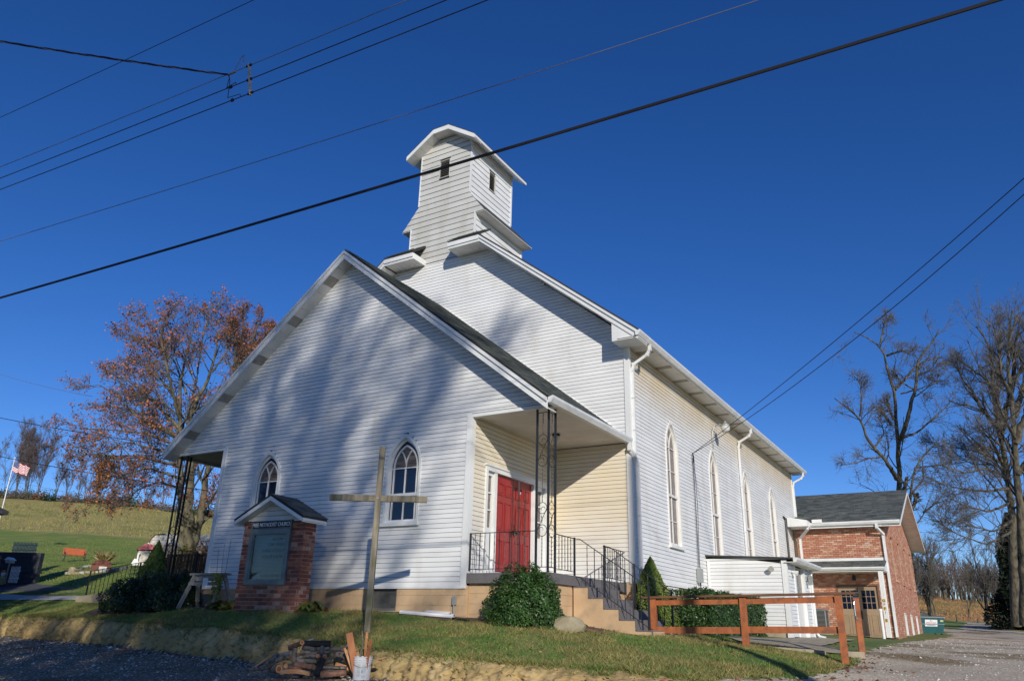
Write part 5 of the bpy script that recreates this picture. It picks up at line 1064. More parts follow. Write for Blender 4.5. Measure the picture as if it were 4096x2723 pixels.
LG = [
 ('charred black log lying across the top of the heap', 970, 640, 1350, 630, 50, 12.6, 12.6, 'bark_dark', 'bark_dark', None, 0),
 ('log with pale ringed cut end topmost on the left of the heap', 935, 610, 760, 700, 36, 12.1, 12.6, 'bark_brown', 'cut', 'cut_core', 0),
 ('thin grey plank end poking up behind the topmost log', 960, 610, 1105, 555, 16, 12.9, 12.9, 'grey_wood', 'grey_wood', None, 0),
 ('reddish log under the topmost ringed log', 735, 680, 900, 625, 30, 12.7, 12.8, 'bark_brown', 'split', None, 0),
 ('long grey log running right beneath the charred log', 950, 690, 1210, 735, 38, 12.5, 12.4, 'bark_grey', 'cut', None, 0),
 ('grey branch log at the upper right of the heap', 1290, 700, 1530, 710, 32, 12.5, 12.4, 'bark_grey', 'cut', None, 0),
 ('crooked grey branch leaning toward the bucket', 1410, 770, 1600, 650, 26, 12.4, 12.7, 'bark_grey', 'cut', None, -.8),
 ('grey log in the middle row with rounded end', 920, 750, 1190, 780, 40, 12.3, 12.2, 'bark_grey', 'cut', None, 0),
 ('forked stub with red cut end facing forward in the middle', 1225, 690, 1262, 810, 38, 12.4, 11.9, 'bark_grey', 'cut', 'cut_core', -.3),
 ('short upright grey log propped left of centre', 835, 690, 815, 890, 34, 12.2, 12.0, 'bark_grey', 'bark_grey', None, 0),
 ('flat grey split slab at the left of the middle row', 620, 780, 860, 725, 30, 12.5, 12.5, 'grey_wood', 'cut', None, 0, 1),
 ('grey slab beside the leaning smooth log', 640, 820, 900, 790, 32, 12.3, 12.3, 'bark_grey', 'cut', None, 0),
 ('long slim grey branch across the middle of the heap', 860, 840, 1150, 820, 24, 12.1, 12.1, 'bark_grey', 'cut', None, .5),
 ('slim dark branch right of the cream cut stub', 1190, 830, 1400, 850, 20, 12.2, 12.2, 'bark_grey', 'cut', None, 0),
 ('log with cream cut end near the centre of the heap', 1168, 805, 1140, 920, 34, 11.95, 12.2, 'bark_grey', 'cut', None, 0),
 ('long low grey log beneath the middle branches', 830, 880, 1150, 880, 34, 12.0, 12.0, 'bark_grey', 'cut', None, 0),
 ('curved grey log bowing down at the right of the heap', 1400, 800, 1600, 900, 44, 12.2, 12.1, 'bark_grey', 'split', None, .7),
 ('dark log behind the charred post', 1280, 890, 1400, 870, 38, 12.2, 12.2, 'bark_grey', 'bark_dark', None, 0),
 ('smooth straight log leaning on the left side of the heap', 600, 775, 330, 1010, 36, 12.1, 11.6, 'bark_grey', 'cut', None, 0),
 ('curved branch log with red sawn tip at the left front', 440, 960, 760, 830, 38, 11.8, 11.8, 'bark_grey', 'cut_core', None, .5),
 ('splintered reddish stick at the far left of the heap', 240, 970, 430, 840, 20, 12.0, 12.2, 'split', 'split', None, 0, 1),
 ('grey slab lying flat at the far left on the gravel', 130, 1000, 310, 1000, 24, 11.8, 11.7, 'bark_grey', 'split', None, 0),
 ('thick log with broad orange cut face at the lower left', 605, 990, 480, 990, 62, 11.5, 12.0, 'bark_grey', 'cut', 'cut_core', 0),
 ('short log end with orange crescent face beside the broad one', 700, 950, 690, 930, 36, 11.7, 12.1, 'bark_grey', 'cut', None, 0),
 ('brown log with orange oval end in the front row', 1110, 970, 830, 930, 44, 11.6, 11.8, 'bark_brown', 'cut', None, 0),
 ('thin brown log under the front row', 740, 965, 930, 990, 22, 11.7, 11.7, 'bark_brown', 'split', None, 0),
 ('long split orange log along the front of the heap', 620, 1035, 1050, 1060, 42, 11.4, 11.4, 'split', 'split', None, .3, 1),
 ('black charred post standing aslant at the front', 1240, 850, 1150, 1090, 44, 11.8, 11.3, 'bark_dark', 'bark_dark', None, 0),
 ('wide weathered brown slab at the lower right of the heap', 1210, 1080, 1580, 1060, 62, 11.3, 11.4, 'bark_brown', 'cut', None, 0, 1),
 ('grey-brown slab resting on the wide lower slab', 1240, 980, 1580, 990, 48, 11.7, 11.7, 'bark_grey', 'cut', None, 0, 1),
 ('pale yellow split piece behind the bucket', 1420, 930, 1690, 1010, 44, 12.0, 12.0, 'cut', 'cut', None, 0, 1),
 ('small dark knotted branch end right of the bucket', 1900, 1010, 2040, 1070, 28, 11.8, 11.7, 'bark_dark', 'bark_dark', None, 0),
 ('brown split slab far right against the clay bank', 1960, 1010, 2140, 1050, 30, 12.0, 11.9, 'split', 'split', None, 0, 1),
]
for L_ in LG: log(*L_[:5], L_[5], L_[6], L_[7], L_[8], L_[9], L_[10], L_[11], sq=(L_[12] if len(L_) > 12 else None))
BK = Vector(P(*C4(1795, 1140), 11.1)); BK.z = gz1(BK.x, BK.y); bk = thing('bucket', tuple(BK), 'white plastic bucket with faded label holding scrap boards on the gravel', 'bucket')
rb, rt_, hb_ = .120, .136, .315
b = B(); b.lathe(BK, [(rb, 0), (rb+.003, .01), (rt_-.006, hb_-.075), (rt_+.004, hb_-.074), (rt_+.004, hb_-.066), (rt_-.004, hb_-.064), (rt_-.003, hb_-.045), (rt_+.006, hb_-.044), (rt_+.006, hb_-.036), (rt_-.002, hb_-.034), (rt_, hb_-.01), (rt_+.008, hb_-.009), (rt_+.008, hb_), (rt_-.004, hb_), (rt_-.006, hb_-.02), (rb-.01, .06)], 28); b.build('body', 'bucket', bk, smooth=False)
vd = Vector((CAM[0]-BK.x, CAM[1]-BK.y, 0)).normalized(); a0 = math.atan2(vd.y, vd.x)
def cyl(a, z, dr=.0015): r = rb+(rt_-.006-rb)*(z/(hb_-.075))+dr; return BK+Vector((r*math.cos(a), r*math.sin(a), z))
def patch(b, aa, ab, z0, z1, dr, n=5):
    for i in range(n):
        p, q = aa+(ab-aa)*i/n, aa+(ab-aa)*(i+1)/n; b.add([cyl(p, z0, dr), cyl(q, z0, dr), cyl(q, z1, dr), cyl(p, z1, dr)], [(0, 1, 2, 3)])
b = B(); patch(b, a0-.62, a0+.50, .035, .225, .0015, 8); lb = b.build('label', 'trim', bk)
b = B()
for (u0, u1) in ((a0-.60, a0-.1), (a0-.05, a0+.48)):
    z = .215
    while z > .045:
        patch(b, u0, u1-rnd.random()*.15, z-.0025, z, .0035, 3); z -= rnd.choice((.0065, .0065, .012))
b.build('label_print', 'ink_grey', lb); b = B(); patch(b, a0-.06, a0+.1, .10, .14, .0028); b.build('label_print', 'ink_blue', lb)
rd_ = Vector((-vd.y, vd.x, 0)); b = B(); b.tube([BK+rd_*(-(rt_+.008)*math.cos(t))+vd*(rt_+.02)*math.sin(t)*.9+Vector((0, 0, hb_-.055-.085*math.sin(t))) for t in [i*PI/12 for i in range(13)]], .0035, 5); b.cbox(BK+rd_*(rt_+.003)+Vector((0, 0, hb_-.05)), (.02, .02, .03)); b.build('handle', 'grey_metal', bk)
def C4w(x, y, t=11.1): return Vector(P(*C4(x, y), t))
def board(label, x0, y0, x1, y1, wpx, m, t=11.1, th_=.02, name='scrap_board'):
    a = BK+Vector((Rv[0], Rv[1], 0))*((x0-1778)*.27554*11.1/FPX*.75)-vd*(t-11.1)*1.2+Vector((0, 0, .05)); c = C4w(x1, y1, 11.22+(t-11.1)); o = B(); w_ = wpx*.27554*t/FPX; o.bar(a, c, w_, th_, tuple(vd)); return tag(o.build(name, m), label, 'board', 'scrap wood standing in the white bucket')
board('widest reddish board with white paint spots standing in the bucket', 1690, 830, 1620, 470, 98, 'board_red', 11.07)
board('slim upright orange strip in the middle of the bucket', 1815, 830, 1880, 460, 34, 'board_red', 11.14)
board('pointed dark red strip leaning right in the bucket', 1835, 850, 1940, 560, 44, 'rail_wood', 11.04)
board('short orange strip leaning left over the bucket rim', 1640, 830, 1555, 690, 34, 'split', 11.14)
b = B(); b.tube([BK+Vector((0, 0, .06)), C4w(1785, 780, 11.22), C4w(1820, 620, 11.25), C4w(1815, 520, 11.27), C4w(1808, 440, 11.28)], [.016, .016, .015, .011, .006], 7); tag(b.build('stick', 'bark_grey'), 'bent grey stick standing in the bucket behind the boards', 'stick', 'scrap wood standing in the white bucket')

# ================================================================== SHRUBS
def leafcloud(parent, name, pts, nrm, size, m, seed, asp=.55, kind='stuff'):
    r = np.random.RandomState(seed); n = len(pts); d = nrm+r.normal(0, .55, (n, 3)); d /= np.linalg.norm(d, axis=1, keepdims=True)
    a = np.cross(d, r.normal(0, 1, (n, 3))); a /= np.linalg.norm(a, axis=1, keepdims=True); c = np.cross(d, a); s = (size*r.uniform(.6, 1.3, n))[:, None]
    V = np.stack([pts-a*s, pts-c*s*asp, pts+a*s, pts+c*s*asp], 1); return npmesh(name, V.reshape(-1, 3), np.arange(4*n).reshape(n, 4), m, parent, kind)
def bush(name, label, cat, c, rad, n, size, m, seed, shape='round', group=None, lumps=.12, core='stem', shoots=0):
    """shape round: a dome standing on the ground; cone: a tapering spire; box: a clipped hedge"""
    r = np.random.RandomState(seed); c = np.array(c, float); o = thing(name, tuple(c), label, cat, group); rad = np.array(rad, float)
    u = r.uniform(0, 1, n); a = r.uniform(0, 2*PI, n); dep = 1-np.abs(r.normal(0, .10, n))
    if shape == 'cone':
        h = u**1.25; w_ = (1-h)**.8*(1+.12*np.sin(a*5+h*13+seed)+.08*np.sin(a*9-h*23)); p = np.c_[np.cos(a)*w_*dep, np.sin(a)*w_*dep, h]; nr = np.c_[np.cos(a), np.sin(a), .5+0*a]
    elif shape == 'box':
        p = r.uniform(-1, 1, (n, 3)); f = r.choice(5, n, p=[.26, .14, .2, .14, .26]); ax_ = np.array([0, 0, 1, 1, 2])[f]; sg = np.array([1, -1, 1, -1, 1])[f]; p[np.arange(n), ax_] = sg*dep; nr = np.zeros((n, 3)); nr[np.arange(n), ax_] = sg
        k = 1+lumps*nz(p[:, 0]*rad[0], p[:, 1]*rad[1]+p[:, 2], 2.4, seed); p = p*k[:, None]; p[:, 2] = (p[:, 2]+1)/2; nr[:, 2] += .3
    else:
        z = r.uniform(-.25, 1, n); q = np.sqrt(np.clip(1-z*z, 0, 1)); k = (1+lumps*np.sin(a*3+seed)*q+lumps*np.sin(a*7+z*6+seed*2)+lumps*.7*np.sin(a*4-z*9)); p = np.c_[np.cos(a)*q*k*dep, np.sin(a)*q*k*dep, np.clip((z*k*dep+.25)/1.25, 0, 2)]; nr = np.c_[np.cos(a)*q, np.sin(a)*q, z+.35]
    pts = c+p*rad; leafcloud(o, 'foliage', pts, nr, size, m, seed)
    b = B()
    if shape == 'cone': b.tube([tuple(c), tuple(c+[0, 0, rad[2]*.5]), tuple(c+[0, 0, rad[2]*.93])], [rad[0]*.75, rad[0]*.42, .01], 8)
    elif shape == 'box': b.box(tuple(c-[rad[0]*.8, rad[1]*.85, 0]), tuple(c+[rad[0]*.8, rad[1]*.85, rad[2]*.8]))
    else: b.lathe(tuple(c), [(rad[1]*.5, 0), (rad[1]*.60, rad[2]*.25), (rad[1]*.5, rad[2]*.5), (rad[1]*.2, rad[2]*.7)], 10)
    b.build('branches', core+'_core' if core+'_core' in M else 'stem', o)  # solid core, not twigs: its near-black colour stands in for inner shade
    if shoots:
        L = []; 
        for i in range(shoots):
            a_ = r.uniform(0, 2*PI); z = r.uniform(.35, 1); q = math.sqrt(1-z*z); s = c+np.array([math.cos(a_)*q, math.sin(a_)*q, (z+.25)/1.25])*rad*.92; e = np.array([math.cos(a_)*.35, math.sin(a_)*.35, 1])*r.uniform(.08, .2)
            for k in range(14): L.append(s+e*k/13+r.normal(0, .012, 3))
        L = np.array(L); leafcloud(o, 'shoots', L, np.tile([0, 0, 1.], (len(L), 1)), size*.9, m, seed+5)
    return o
M['stem_core'] = mat('inner_shade', (.012, .014, .008), .95)
g_ = Vector(G(2095, 2545)); bush('holly_bush', 'rounded glossy holly bush in front of the porch foundation', 'bush', (1.79, -.62, gz1(1.79, -.62)-.06), (.72, .60, 1.06), 15000, .026, 'holly', 3, shoots=40, lumps=.09)
c = P(2612, 2525, 16.9); bush('dwarf_spruce', 'bright green cone-shaped spruce right of the porch steps', 'bush', (c[0], c[1], gz1(c[0], c[1])-.05), (.62, .62, 1.62), 26000, .020, 'spruce', 5, 'cone', 'cone-shaped dwarf spruces')
bush('hedge', 'dark clipped holly hedge along the church side wall', 'hedge', (3.25, 6.9, -1.22), (.52, 2.55, 1.12), 26000, .026, 'holly', 8, 'box', lumps=.13, shoots=60)
c = P(598, 2380, 20.0); bush('dwarf_spruce', 'dark green cone-shaped spruce behind the left hollies', 'bush', (c[0], c[1], gz1(c[0], c[1])), (.58, .58, 1.62), 20000, .021, 'spruce', 6, 'cone', 'cone-shaped dwarf spruces')
for px, t, rr, hh, lab in ((510, 19.0, .72, .80, 'dark glossy holly bush at the left end beside the ramp railing'), (625, 18.7, .68, .92, 'dark glossy holly bush in the middle under the left spruce'), (715, 18.6, .50, .86, 'dark glossy holly bush nearest the sawhorse')):
    c = P(px, 2430, t); bush('holly_bush', lab, 'bush', (c[0], c[1], gz1(c[0], c[1])-.03), (rr, rr*.8, hh), 9500, .028, 'holly_dark', int(px), lumps=.10, group='dark hollies before the left porch', shoots=14)
def hosta(label, px, py, n, s, mats=('yellowleaf',), hgt=.25, seed=1):
    c = Vector(G(px, py)); R = random.Random(seed); o = thing('hosta', tuple(c), label, 'plant')
    for i in range(n):
        a = R.uniform(0, 2*PI); l = s*R.uniform(.6, 1.1); w_ = l*.36; d = Vector((math.cos(a), math.sin(a), 0)); e = Vector((-d.y, d.x, 0)); z0 = hgt*R.uniform(.3, 1); b = B(); st0 = c+d*R.uniform(0, .08)
        pts = [st0, st0+d*l*.35+Vector((0, 0, z0)), st0+d*l*.75+Vector((0, 0, z0*.75)), st0+d*l*1.1+Vector((0, 0, z0*.1))]; ws = [.008, w_*.8, w_, .004]
        vs = []
        for p, w2 in zip(pts, ws): vs += [p-e*w2, p-Vector((0, 0, w2*.25)), p+e*w2]
        b.add(vs, [(3*k+j, 3*k+j+1, 3*k+j+4, 3*k+j+3) for k in range(3) for j in range(2)]); b.build('leaf', R.choice(mats), o)
hosta('yellowing hosta clump at the right foot of the brick sign', 1240, 2446, 30, .26, ('yellowleaf', 'holly', 'yellowleaf'), .22, 2)
hosta('large browning hosta clump between sawhorse and brick sign', 892, 2436, 44, .34, ('yellowleaf', 'brownleaf', 'yellowleaf'), .22, 3)
hosta('small withered plant beside the sign hosta clump', 1285, 2446, 10, .15, ('brownleaf',), .1, 4)
c = Vector((-6.2, -1.0, gz1(-6.2, -1.0))); R = random.Random(5); o = thing('vine', tuple(c), 'yellow-brown vine climbing the right leg of the sawhorse', 'plant')
b = B()
for i in range(3): b.tube([c+Vector((R.uniform(-.1, .1), -.1, 0)), c+Vector((R.uniform(-.05, .1), -.1, .4)), c+Vector((-.1+.15*i, -.1, .8)), c+Vector((-.2+.2*i, -.08, 1.35+.1*i))], .005, 4)
b.build('stem', 'stem', o)
pts = np.array([[c.x+R.uniform(-.1, .14), c.y-.14+R.uniform(-.06, .06), c.z+R.uniform(0, .78)] for _ in range(260)]); leafcloud(o, 'foliage', pts, np.tile([.2, -1., .2], (260, 1)), .045, 'yellowleaf', 9)
b = B(); a_ = Vector(G(1412, 2634)); 
dl = Vector(G(2162, 2618)); o = thing('dandelion', tuple(dl), 'single yellow dandelion flower on the lip of the clay bank', 'flower'); b = B(); b.lathe(dl+Vector((0, 0, .03)), [(.006, 0), (.026, .012), (.018, .02)], 8); b.build('flower_head', 'letter_gold', o); b = B(); b.tube([dl, dl+Vector((0, 0, .035))], .003, 4); b.build('stem', 'holly', o)
b = B(); a_ = Vector(G(2340, 2528)); c_ = Vector(G(2432, 2537)); b.bar(a_+Vector((0, 0, .06)), c_+Vector((0, 0, .02)), .05, .02); tag(b.build('wood_strip', 'bark_brown'), 'dark strip of wood lying on the mulch right of the boulder', 'wood')

# ================================================================== TREES
rngT = np.random.RandomState(77)
class Sk:
    """collects tapered branches and turns them into one mesh quickly"""
    def __init__(s): s.g = {}
    def add(s, P_, R_, sides):  # P_ (n,K,3)  R_ (n,K)
        s.g.setdefault((P_.shape[1], sides), []).append((P_, R_))
    def build(s, name, m, parent, kind='stuff'):
        VV, FF_ = [], []; off = 0
        for (K, sd), L in s.g.items():
            P_ = np.concatenate([a for a, _ in L]); R_ = np.concatenate([b for _, b in L]); n = len(P_)
            T = np.empty_like(P_); T[:, 1:-1] = P_[:, 2:]-P_[:, :-2]; T[:, 0] = P_[:, 1]-P_[:, 0]; T[:, -1] = P_[:, -1]-P_[:, -2]
            T /= np.linalg.norm(T, axis=2, keepdims=True)+1e-9; ref = np.where(np.abs(T[:, :1, 2:3]) < .9, [[[0, 0, 1.]]], [[[1., 0, 0]]]); X_ = np.cross(T, np.broadcast_to(ref, T.shape)); X_ /= np.linalg.norm(X_, axis=2, keepdims=True)+1e-9; Y_ = np.cross(T, X_)
            an = np.arange(sd)*2*PI/sd; V = P_[:, :, None]+(X_[:, :, None]*np.cos(an)[None, None, :, None]+Y_[:, :, None]*np.sin(an)[None, None, :, None])*R_[:, :, None, None]
            k = np.arange(K-1)[:, None]; j = np.arange(sd)[None]; F_ = np.stack([k*sd+j, k*sd+(j+1) % sd, (k+1)*sd+(j+1) % sd, (k+1)*sd+j], -1).reshape(-1, 4)
            FF_.append((F_[None]+(np.arange(n)*K*sd)[:, None, None]).reshape(-1, 4)+off); VV.append(V.reshape(-1, 3)); off += n*K*sd
        return npmesh(name, np.concatenate(VV), np.concatenate(FF_), m, parent, kind, smooth=True)
def unit(v): return v/(np.linalg.norm(v, axis=-1, keepdims=True)+1e-9)
def level(sk, S, D, L, R, K, sides, wob, trop, rng, rend=.45):
    """grow n branches at once; returns their points"""
    n = len(S); P_ = np.empty((n, K, 3)); P_[:, 0] = S; d = unit(D)
    for k in range(1, K):
        d = unit(d+rng.normal(0, wob, (n, 3))+np.array([0, 0, trop])); P_[:, k] = P_[:, k-1]+d*(L/(K-1))[:, None]
    R_ = R[:, None]*np.linspace(1, rend, K)[None]; sk.add(P_, R_, sides); return P_, R_
def spawn(P_, R_, per, ang, rng, lo=.25, hi=1.0):
    """children along parents: start points, directions, local radius"""
    n, K, _ = P_.shape; idx = np.repeat(np.arange(n), per); t = rng.uniform(lo, hi, len(idx))*(K-1); i = np.minimum(t.astype(int), K-2); f = (t-i)[:, None]
    S = P_[idx, i]*(1-f)+P_[idx, i+1]*f; d = unit(P_[idx, i+1]-P_[idx, i]); side = unit(np.cross(d, rng.normal(0, 1, d.shape))); a = np.abs(rng.normal(ang, ang*.3, len(idx)))[:, None]
    return S, d*np.cos(a)+side*np.sin(a), R_[idx, i]*(1-f[:, 0])+R_[idx, i+1]*f[:, 0], t/(K-1), idx
def poly_limb(pts, K=9):
    pts = np.array(pts, float); s = np.r_[0, np.cumsum(np.linalg.norm(np.diff(pts, axis=0), axis=1))]; u = np.linspace(0, s[-1], K); q = np.stack([np.interp(u, s, pts[:, i]) for i in range(3)], 1)
    q[1:-1] = .25*q[:-2]+.5*q[1:-1]+.25*q[2:]; return q
def tree(name, label, base, limbs, lv, tw, group=None, barkm='bark', twm='twig', leaf=None, seed=1, K=24, cat='tree', rmin=.0):
    """limbs: list of (points, r0, r1); lv: per level dict(per, ang, L, rr, K, sd, wob, trop)"""
    rng = np.random.RandomState(seed); o = thing(name, tuple(base), label, cat, group); s1, s2 = Sk(), Sk()
    P_ = np.array([poly_limb(p, K) for p, _, _ in limbs]); R_ = np.array([np.linspace(a, b, K) for _, a, b in limbs]); P_[:, 1:-1] += rng.normal(0, .05*R_[:, 1:-1, None]*4, P_[:, 1:-1].shape)
    s1.add(P_, R_, 9); Ln = np.linalg.norm(np.diff(P_, axis=1), axis=2).sum(1); last = (P_, R_); par = Ln; allp = []
    for k, q in enumerate(lv):
        S, D, Rl, t, idx = spawn(*last, q['per'], q['ang'], rng, q.get('lo', .25)); L = (q['L']*(par[idx]**q.get('pw', 0))*(1.15-t*.55)*rng.uniform(.6, 1.3, len(idx))); R = np.maximum(np.minimum(Rl*q['rr'], q.get('rmax', 9)), q.get('rmin', rmin))
        last = level(s1 if k == 0 and q.get('thick', 1) else s2, S, D, L, R, q['K'], q['sd'], q['wob'], q['trop'], rng, q.get('rend', .4)); par = L; allp.append(last[0])
    s1.build('trunk', barkm, o, None); s2.build('crown', twm, o, 'stuff')
    if leaf:
        n, size, m = leaf; pts = last[0][:, 1:].reshape(-1, 3); w_ = rng.choice(len(pts), n); p = pts[w_]+rng.normal(0, size*1.2, (n, 3)); leafcloud(o, 'leaves', p, rng.normal(0, 1, (n, 3)), size, m, seed, .7)
    return o
def PX_(t, sc_, ox, oy): return lambda L, dz=0, seed=[0]: [tuple(P(ox+x*sc_, oy+y*sc_, t+(d or 0))) for x, y, *q in L for d in (q[0] if q else 0,)]
# --- the russet-leaved tree left of the church
q3 = PX_(36, .6057, 0, 1150)
ol = [([(1225, 1800), (1200, 1568), (1190, 1300), (1187, 900), (1190, 640), (1215, 500), (1250, 380), (1285, 230)], .20, .03), ([(1235, 1800), (1245, 1568), (1262, 1200), (1250, 850), (1380, 600), (1425, 430), (1450, 280)], .27, .03),
 ([(1250, 1780), (1330, 1500), (1372, 1180), (1480, 900, 2), (1560, 650, 3), (1640, 450, 3)], .20, .04), ([(1190, 880), (1110, 560, -1), (1060, 330, -1), (1090, 180, -1)], .15, .03), ([(1185, 930), (960, 700, 1), (830, 600, 1), (700, 590, 1)], .14, .03),
 ([(1190, 1000), (900, 850, -2), (760, 700, -2), (650, 640, -2)], .14, .03), ([(1190, 1050), (960, 960, 2), (760, 940, 2), (560, 930, 2)], .13, .03), ([(1190, 1180), (900, 1110, -2), (660, 1110, -3), (480, 1080, -3)], .13, .03),
 ([(1190, 1260), (980, 1190, 2), (800, 1240, 2), (650, 1400, 2)], .12, .02), ([(1200, 1330), (1050, 1280, -2), (900, 1340, -3), (820, 1440, -3)], .10, .02), ([(1340, 1480), (1440, 1330, -1), (1560, 1290, -2)], .12, .04), ([(1330, 1560), (1430, 1470, 1), (1540, 1430, 1)], .10, .03),
 ([(1230, 700), (1150, 480, 2), (960, 330, 2), (880, 330, 2)], .10, .02), ([(1255, 840), (1300, 600, 2), (1330, 380, 2), (1380, 150, 2)], .13, .03), ([(1190, 780), (1000, 520, 3), (950, 300, 3), (960, 210, 3)], .11, .02), ([(1400, 560), (1500, 420), (1520, 260)], .08, .02), ([(1180, 1100), (1000, 1060, -4), (820, 1010, -4), (600, 1180, -4)], .11, .02), ([(1185, 980), (850, 800, 4), (720, 780, 4)], .10, .02)]
ol = [(q3(a), b*(1 if i < 3 else .62), c*.6) for i, (a, b, c) in enumerate(ol)]
tree('broadleaf_tree', 'large tree thinly hung with russet leaves left of the church', ol[0][0][0], ol,
 [dict(per=15, ang=.75, L=.60, pw=.7, rr=.45, K=6, sd=5, wob=.13, trop=.06, rmin=.016, rmax=.05, lo=.22), dict(per=7, ang=.65, L=.68, pw=.6, rr=.5, K=5, sd=4, wob=.16, trop=.04, rmin=.010), dict(per=5, ang=.75, L=.50, pw=.3, rr=.55, K=4, sd=3, wob=.24, trop=.0, rmin=.007, rend=.6)], 3, barkm='bark_pale', leaf=(21000, .050, 'oakleaf'), seed=11)
q3b = PX_(62, .6057, 0, 1150)
ol = [([(1490, 1300), (1530, 700), (1590, 450), (1610, 200)], .3, .05), ([(1530, 700), (1640, 420), (1720, 210)], .2, .04), ([(1540, 650), (1560, 400), (1540, 260)], .18, .04), ([(1560, 560), (1700, 400), (1790, 270)], .16, .04)]
ol = [(q3b(a), b, c) for a, b, c in ol]
tree('broadleaf_tree', 'second russet tree farther back, rising behind the left gable slope', ol[0][0][0], ol,
 [dict(per=22, ang=.6, L=.42, pw=.7, rr=.45, K=6, sd=5, wob=.16, trop=.12, rmin=.02, rmax=.08), dict(per=7, ang=.6, L=.62, pw=.6, rr=.5, K=5, sd=4, wob=.2, trop=.08, rmin=.013), dict(per=4, ang=.7, L=.5, pw=.3, rr=.55, K=4, sd=3, wob=.24, trop=.05, rmin=.01)], 3, leaf=(4800, .065, 'oakleaf'), seed=12)
# --- right side: tall bare tree with broken stubs behind the hall
q2 = PX_(56, .57415, 3200, 1150)
ol = [([(700, 2300), (692, 1500), (690, 1390), (686, 1250), (690, 1080), (662, 960), (670, 810), (660, 700), (615, 620), (592, 540), (605, 470), (560, 400), (480, 350), (380, 310)], .29, .04),
 ([(605, 475), (700, 440, -1), (800, 432, -1)], .11, .04), ([(560, 400), (572, 330), (590, 240), (640, 190)], .10, .03), ([(662, 710), (730, 640, 1), (790, 560, 1), (870, 510, 1), (990, 478, 1)], .15, .04),
 ([(700, 1060), (740, 950, -1), (768, 830, -1), (800, 720, -1), (820, 600, -1), (812, 520, -1), (868, 440, -1), (940, 360, -1), (965, 290, -1)], .22, .04), ([(712, 1050), (830, 1000, 2), (925, 915, 2), (1010, 840, 2), (1085, 750, 2)], .13, .03),
 ([(672, 1330), (610, 1225, -2), (520, 1120, -2), (455, 1030, -2), (425, 920, -2), (345, 850, -2), (240, 770, -2)], .22, .04), ([(418, 900, -2), (430, 760, -2), (420, 670, -2), (365, 600, -2)], .09, .03), ([(520, 1115, -2), (585, 1020, -1), (575, 960, -1), (540, 900, -1)], .09, .03),
 ([(560, 1180, -2), (470, 1190, -3), (390, 1222, -3), (290, 1235, -3)], .09, .03), ([(640, 960), (590, 890), (545, 825)], .14, .08), ([(650, 920), (622, 840), (607, 770)], .13, .09), ([(822, 600, -1), (890, 585), (960, 560)], .07, .02), ([(700, 740), (850, 700, -1), (930, 670, -1), (1000, 640, -1)], .07, .02), ([(800, 715), (710, 660), (660, 590)], .08, .02)]
ol = [(q2(a), b*.8 if i else b, c*.8) for i, (a, b, c) in enumerate(ol)]
tree('bare_tree', 'tall bare tree with broken stubs rising behind the brick hall roof', ol[0][0][0], ol,
 [dict(per=10, ang=.8, L=.42, pw=.75, rr=.45, K=6, sd=5, wob=.20, trop=.03, rmin=.020, rmax=.05, lo=.3), dict(per=6, ang=.75, L=.78, pw=.6, rr=.5, K=6, sd=4, wob=.22, trop=.02, rmin=.012), dict(per=4, ang=.7, L=.72, pw=.3, rr=.55, K=5, sd=3, wob=.24, trop=0, rmin=.010, rend=.6)], 3, seed=21)
ol = [([(780, 2300), (765, 1500), (785, 1330), (805, 1250), (870, 1150), (960, 1080), (1075, 1045)], .16, .03), ([(800, 1255), (940, 1240), (1080, 1225)], .06, .02), ([(770, 1450), (860, 1330), (850, 1180)], .07, .02), ([(765, 1568), (800, 1500), (822, 1435)], .13, .10), ([(725, 1600), (730, 1400), (745, 1318)], .12, .10), ([(860, 1568), (930, 1510), (1010, 1480)], .08, .02)]
ol = [(PX_(50, .57415, 3200, 1150)(a), b, c) for a, b, c in ol]
tree('bare_tree', 'slim bare tree leaning right beside the hall gable', ol[0][0][0], ol,
 [dict(per=9, ang=.8, L=.42, pw=.7, rr=.45, K=6, sd=4, wob=.22, trop=.05, rmin=.015, rmax=.05, lo=.4), dict(per=5, ang=.8, L=.6, pw=.6, rr=.5, K=5, sd=3, wob=.25, trop=0, rmin=.010)], 3, seed=22)
# --- huge bare trees at the right edge
def T5(L, t=50): return [tuple(P(3200+x*.57415, 1150+y*.57415, t+(d[0] if d else 0))) for x, y, *d in L]
ol = [([(1510, 2350), (1490, 1900), (1475, 1568), (1445, 1300), (1395, 1000), (1340, 760), (1345, 480), (1280, 330), (1230, 270)], .32, .04), ([(1400, 1000), (1270, 850, -1), (1215, 740, -1), (1120, 620, -1), (1095, 530, -1)], .17, .03), ([(1400, 960), (1350, 720, 1), (1290, 630, 1), (1185, 560, 1), (1090, 490, 1)], .15, .03),
 ([(1370, 880), (1380, 620, -2), (1400, 430, -2), (1340, 250, -2)], .15, .03), ([(1395, 1010), (1460, 760), (1500, 560), (1450, 330), (1480, 160)], .22, .04), ([(1470, 700), (1560, 520), (1640, 380)], .14, .03), ([(1440, 1280), (1330, 1060, -2), (1230, 960, -3)], .13, .03)]
lowb = [([(1450, 1320), (1300, 1260, -2), (1150, 1290, -4), (960, 1230, -5)], .10, .02), ([(1460, 1400), (1300, 1420, -2), (1120, 1400, -4), (930, 1350, -5)], .10, .02), ([(1470, 1500), (1320, 1560, -2), (1150, 1520, -4), (1000, 1440, -5)], .09, .02), ([(1440, 1240), (1280, 1150, 2), (1130, 1120, 3), (960, 1100, 3)], .09, .02), ([(1480, 1620), (1350, 1700, -3), (1200, 1660, -4), (1050, 1600, -5)], .09, .02), ([(1480, 1700), (1300, 1790, -3), (1100, 1720, -4), (980, 1650, -5)], .08, .02), ([(1440, 1350), (1340, 1230, 2), (1200, 1230, 3), (1060, 1140, 3)], .08, .02)]
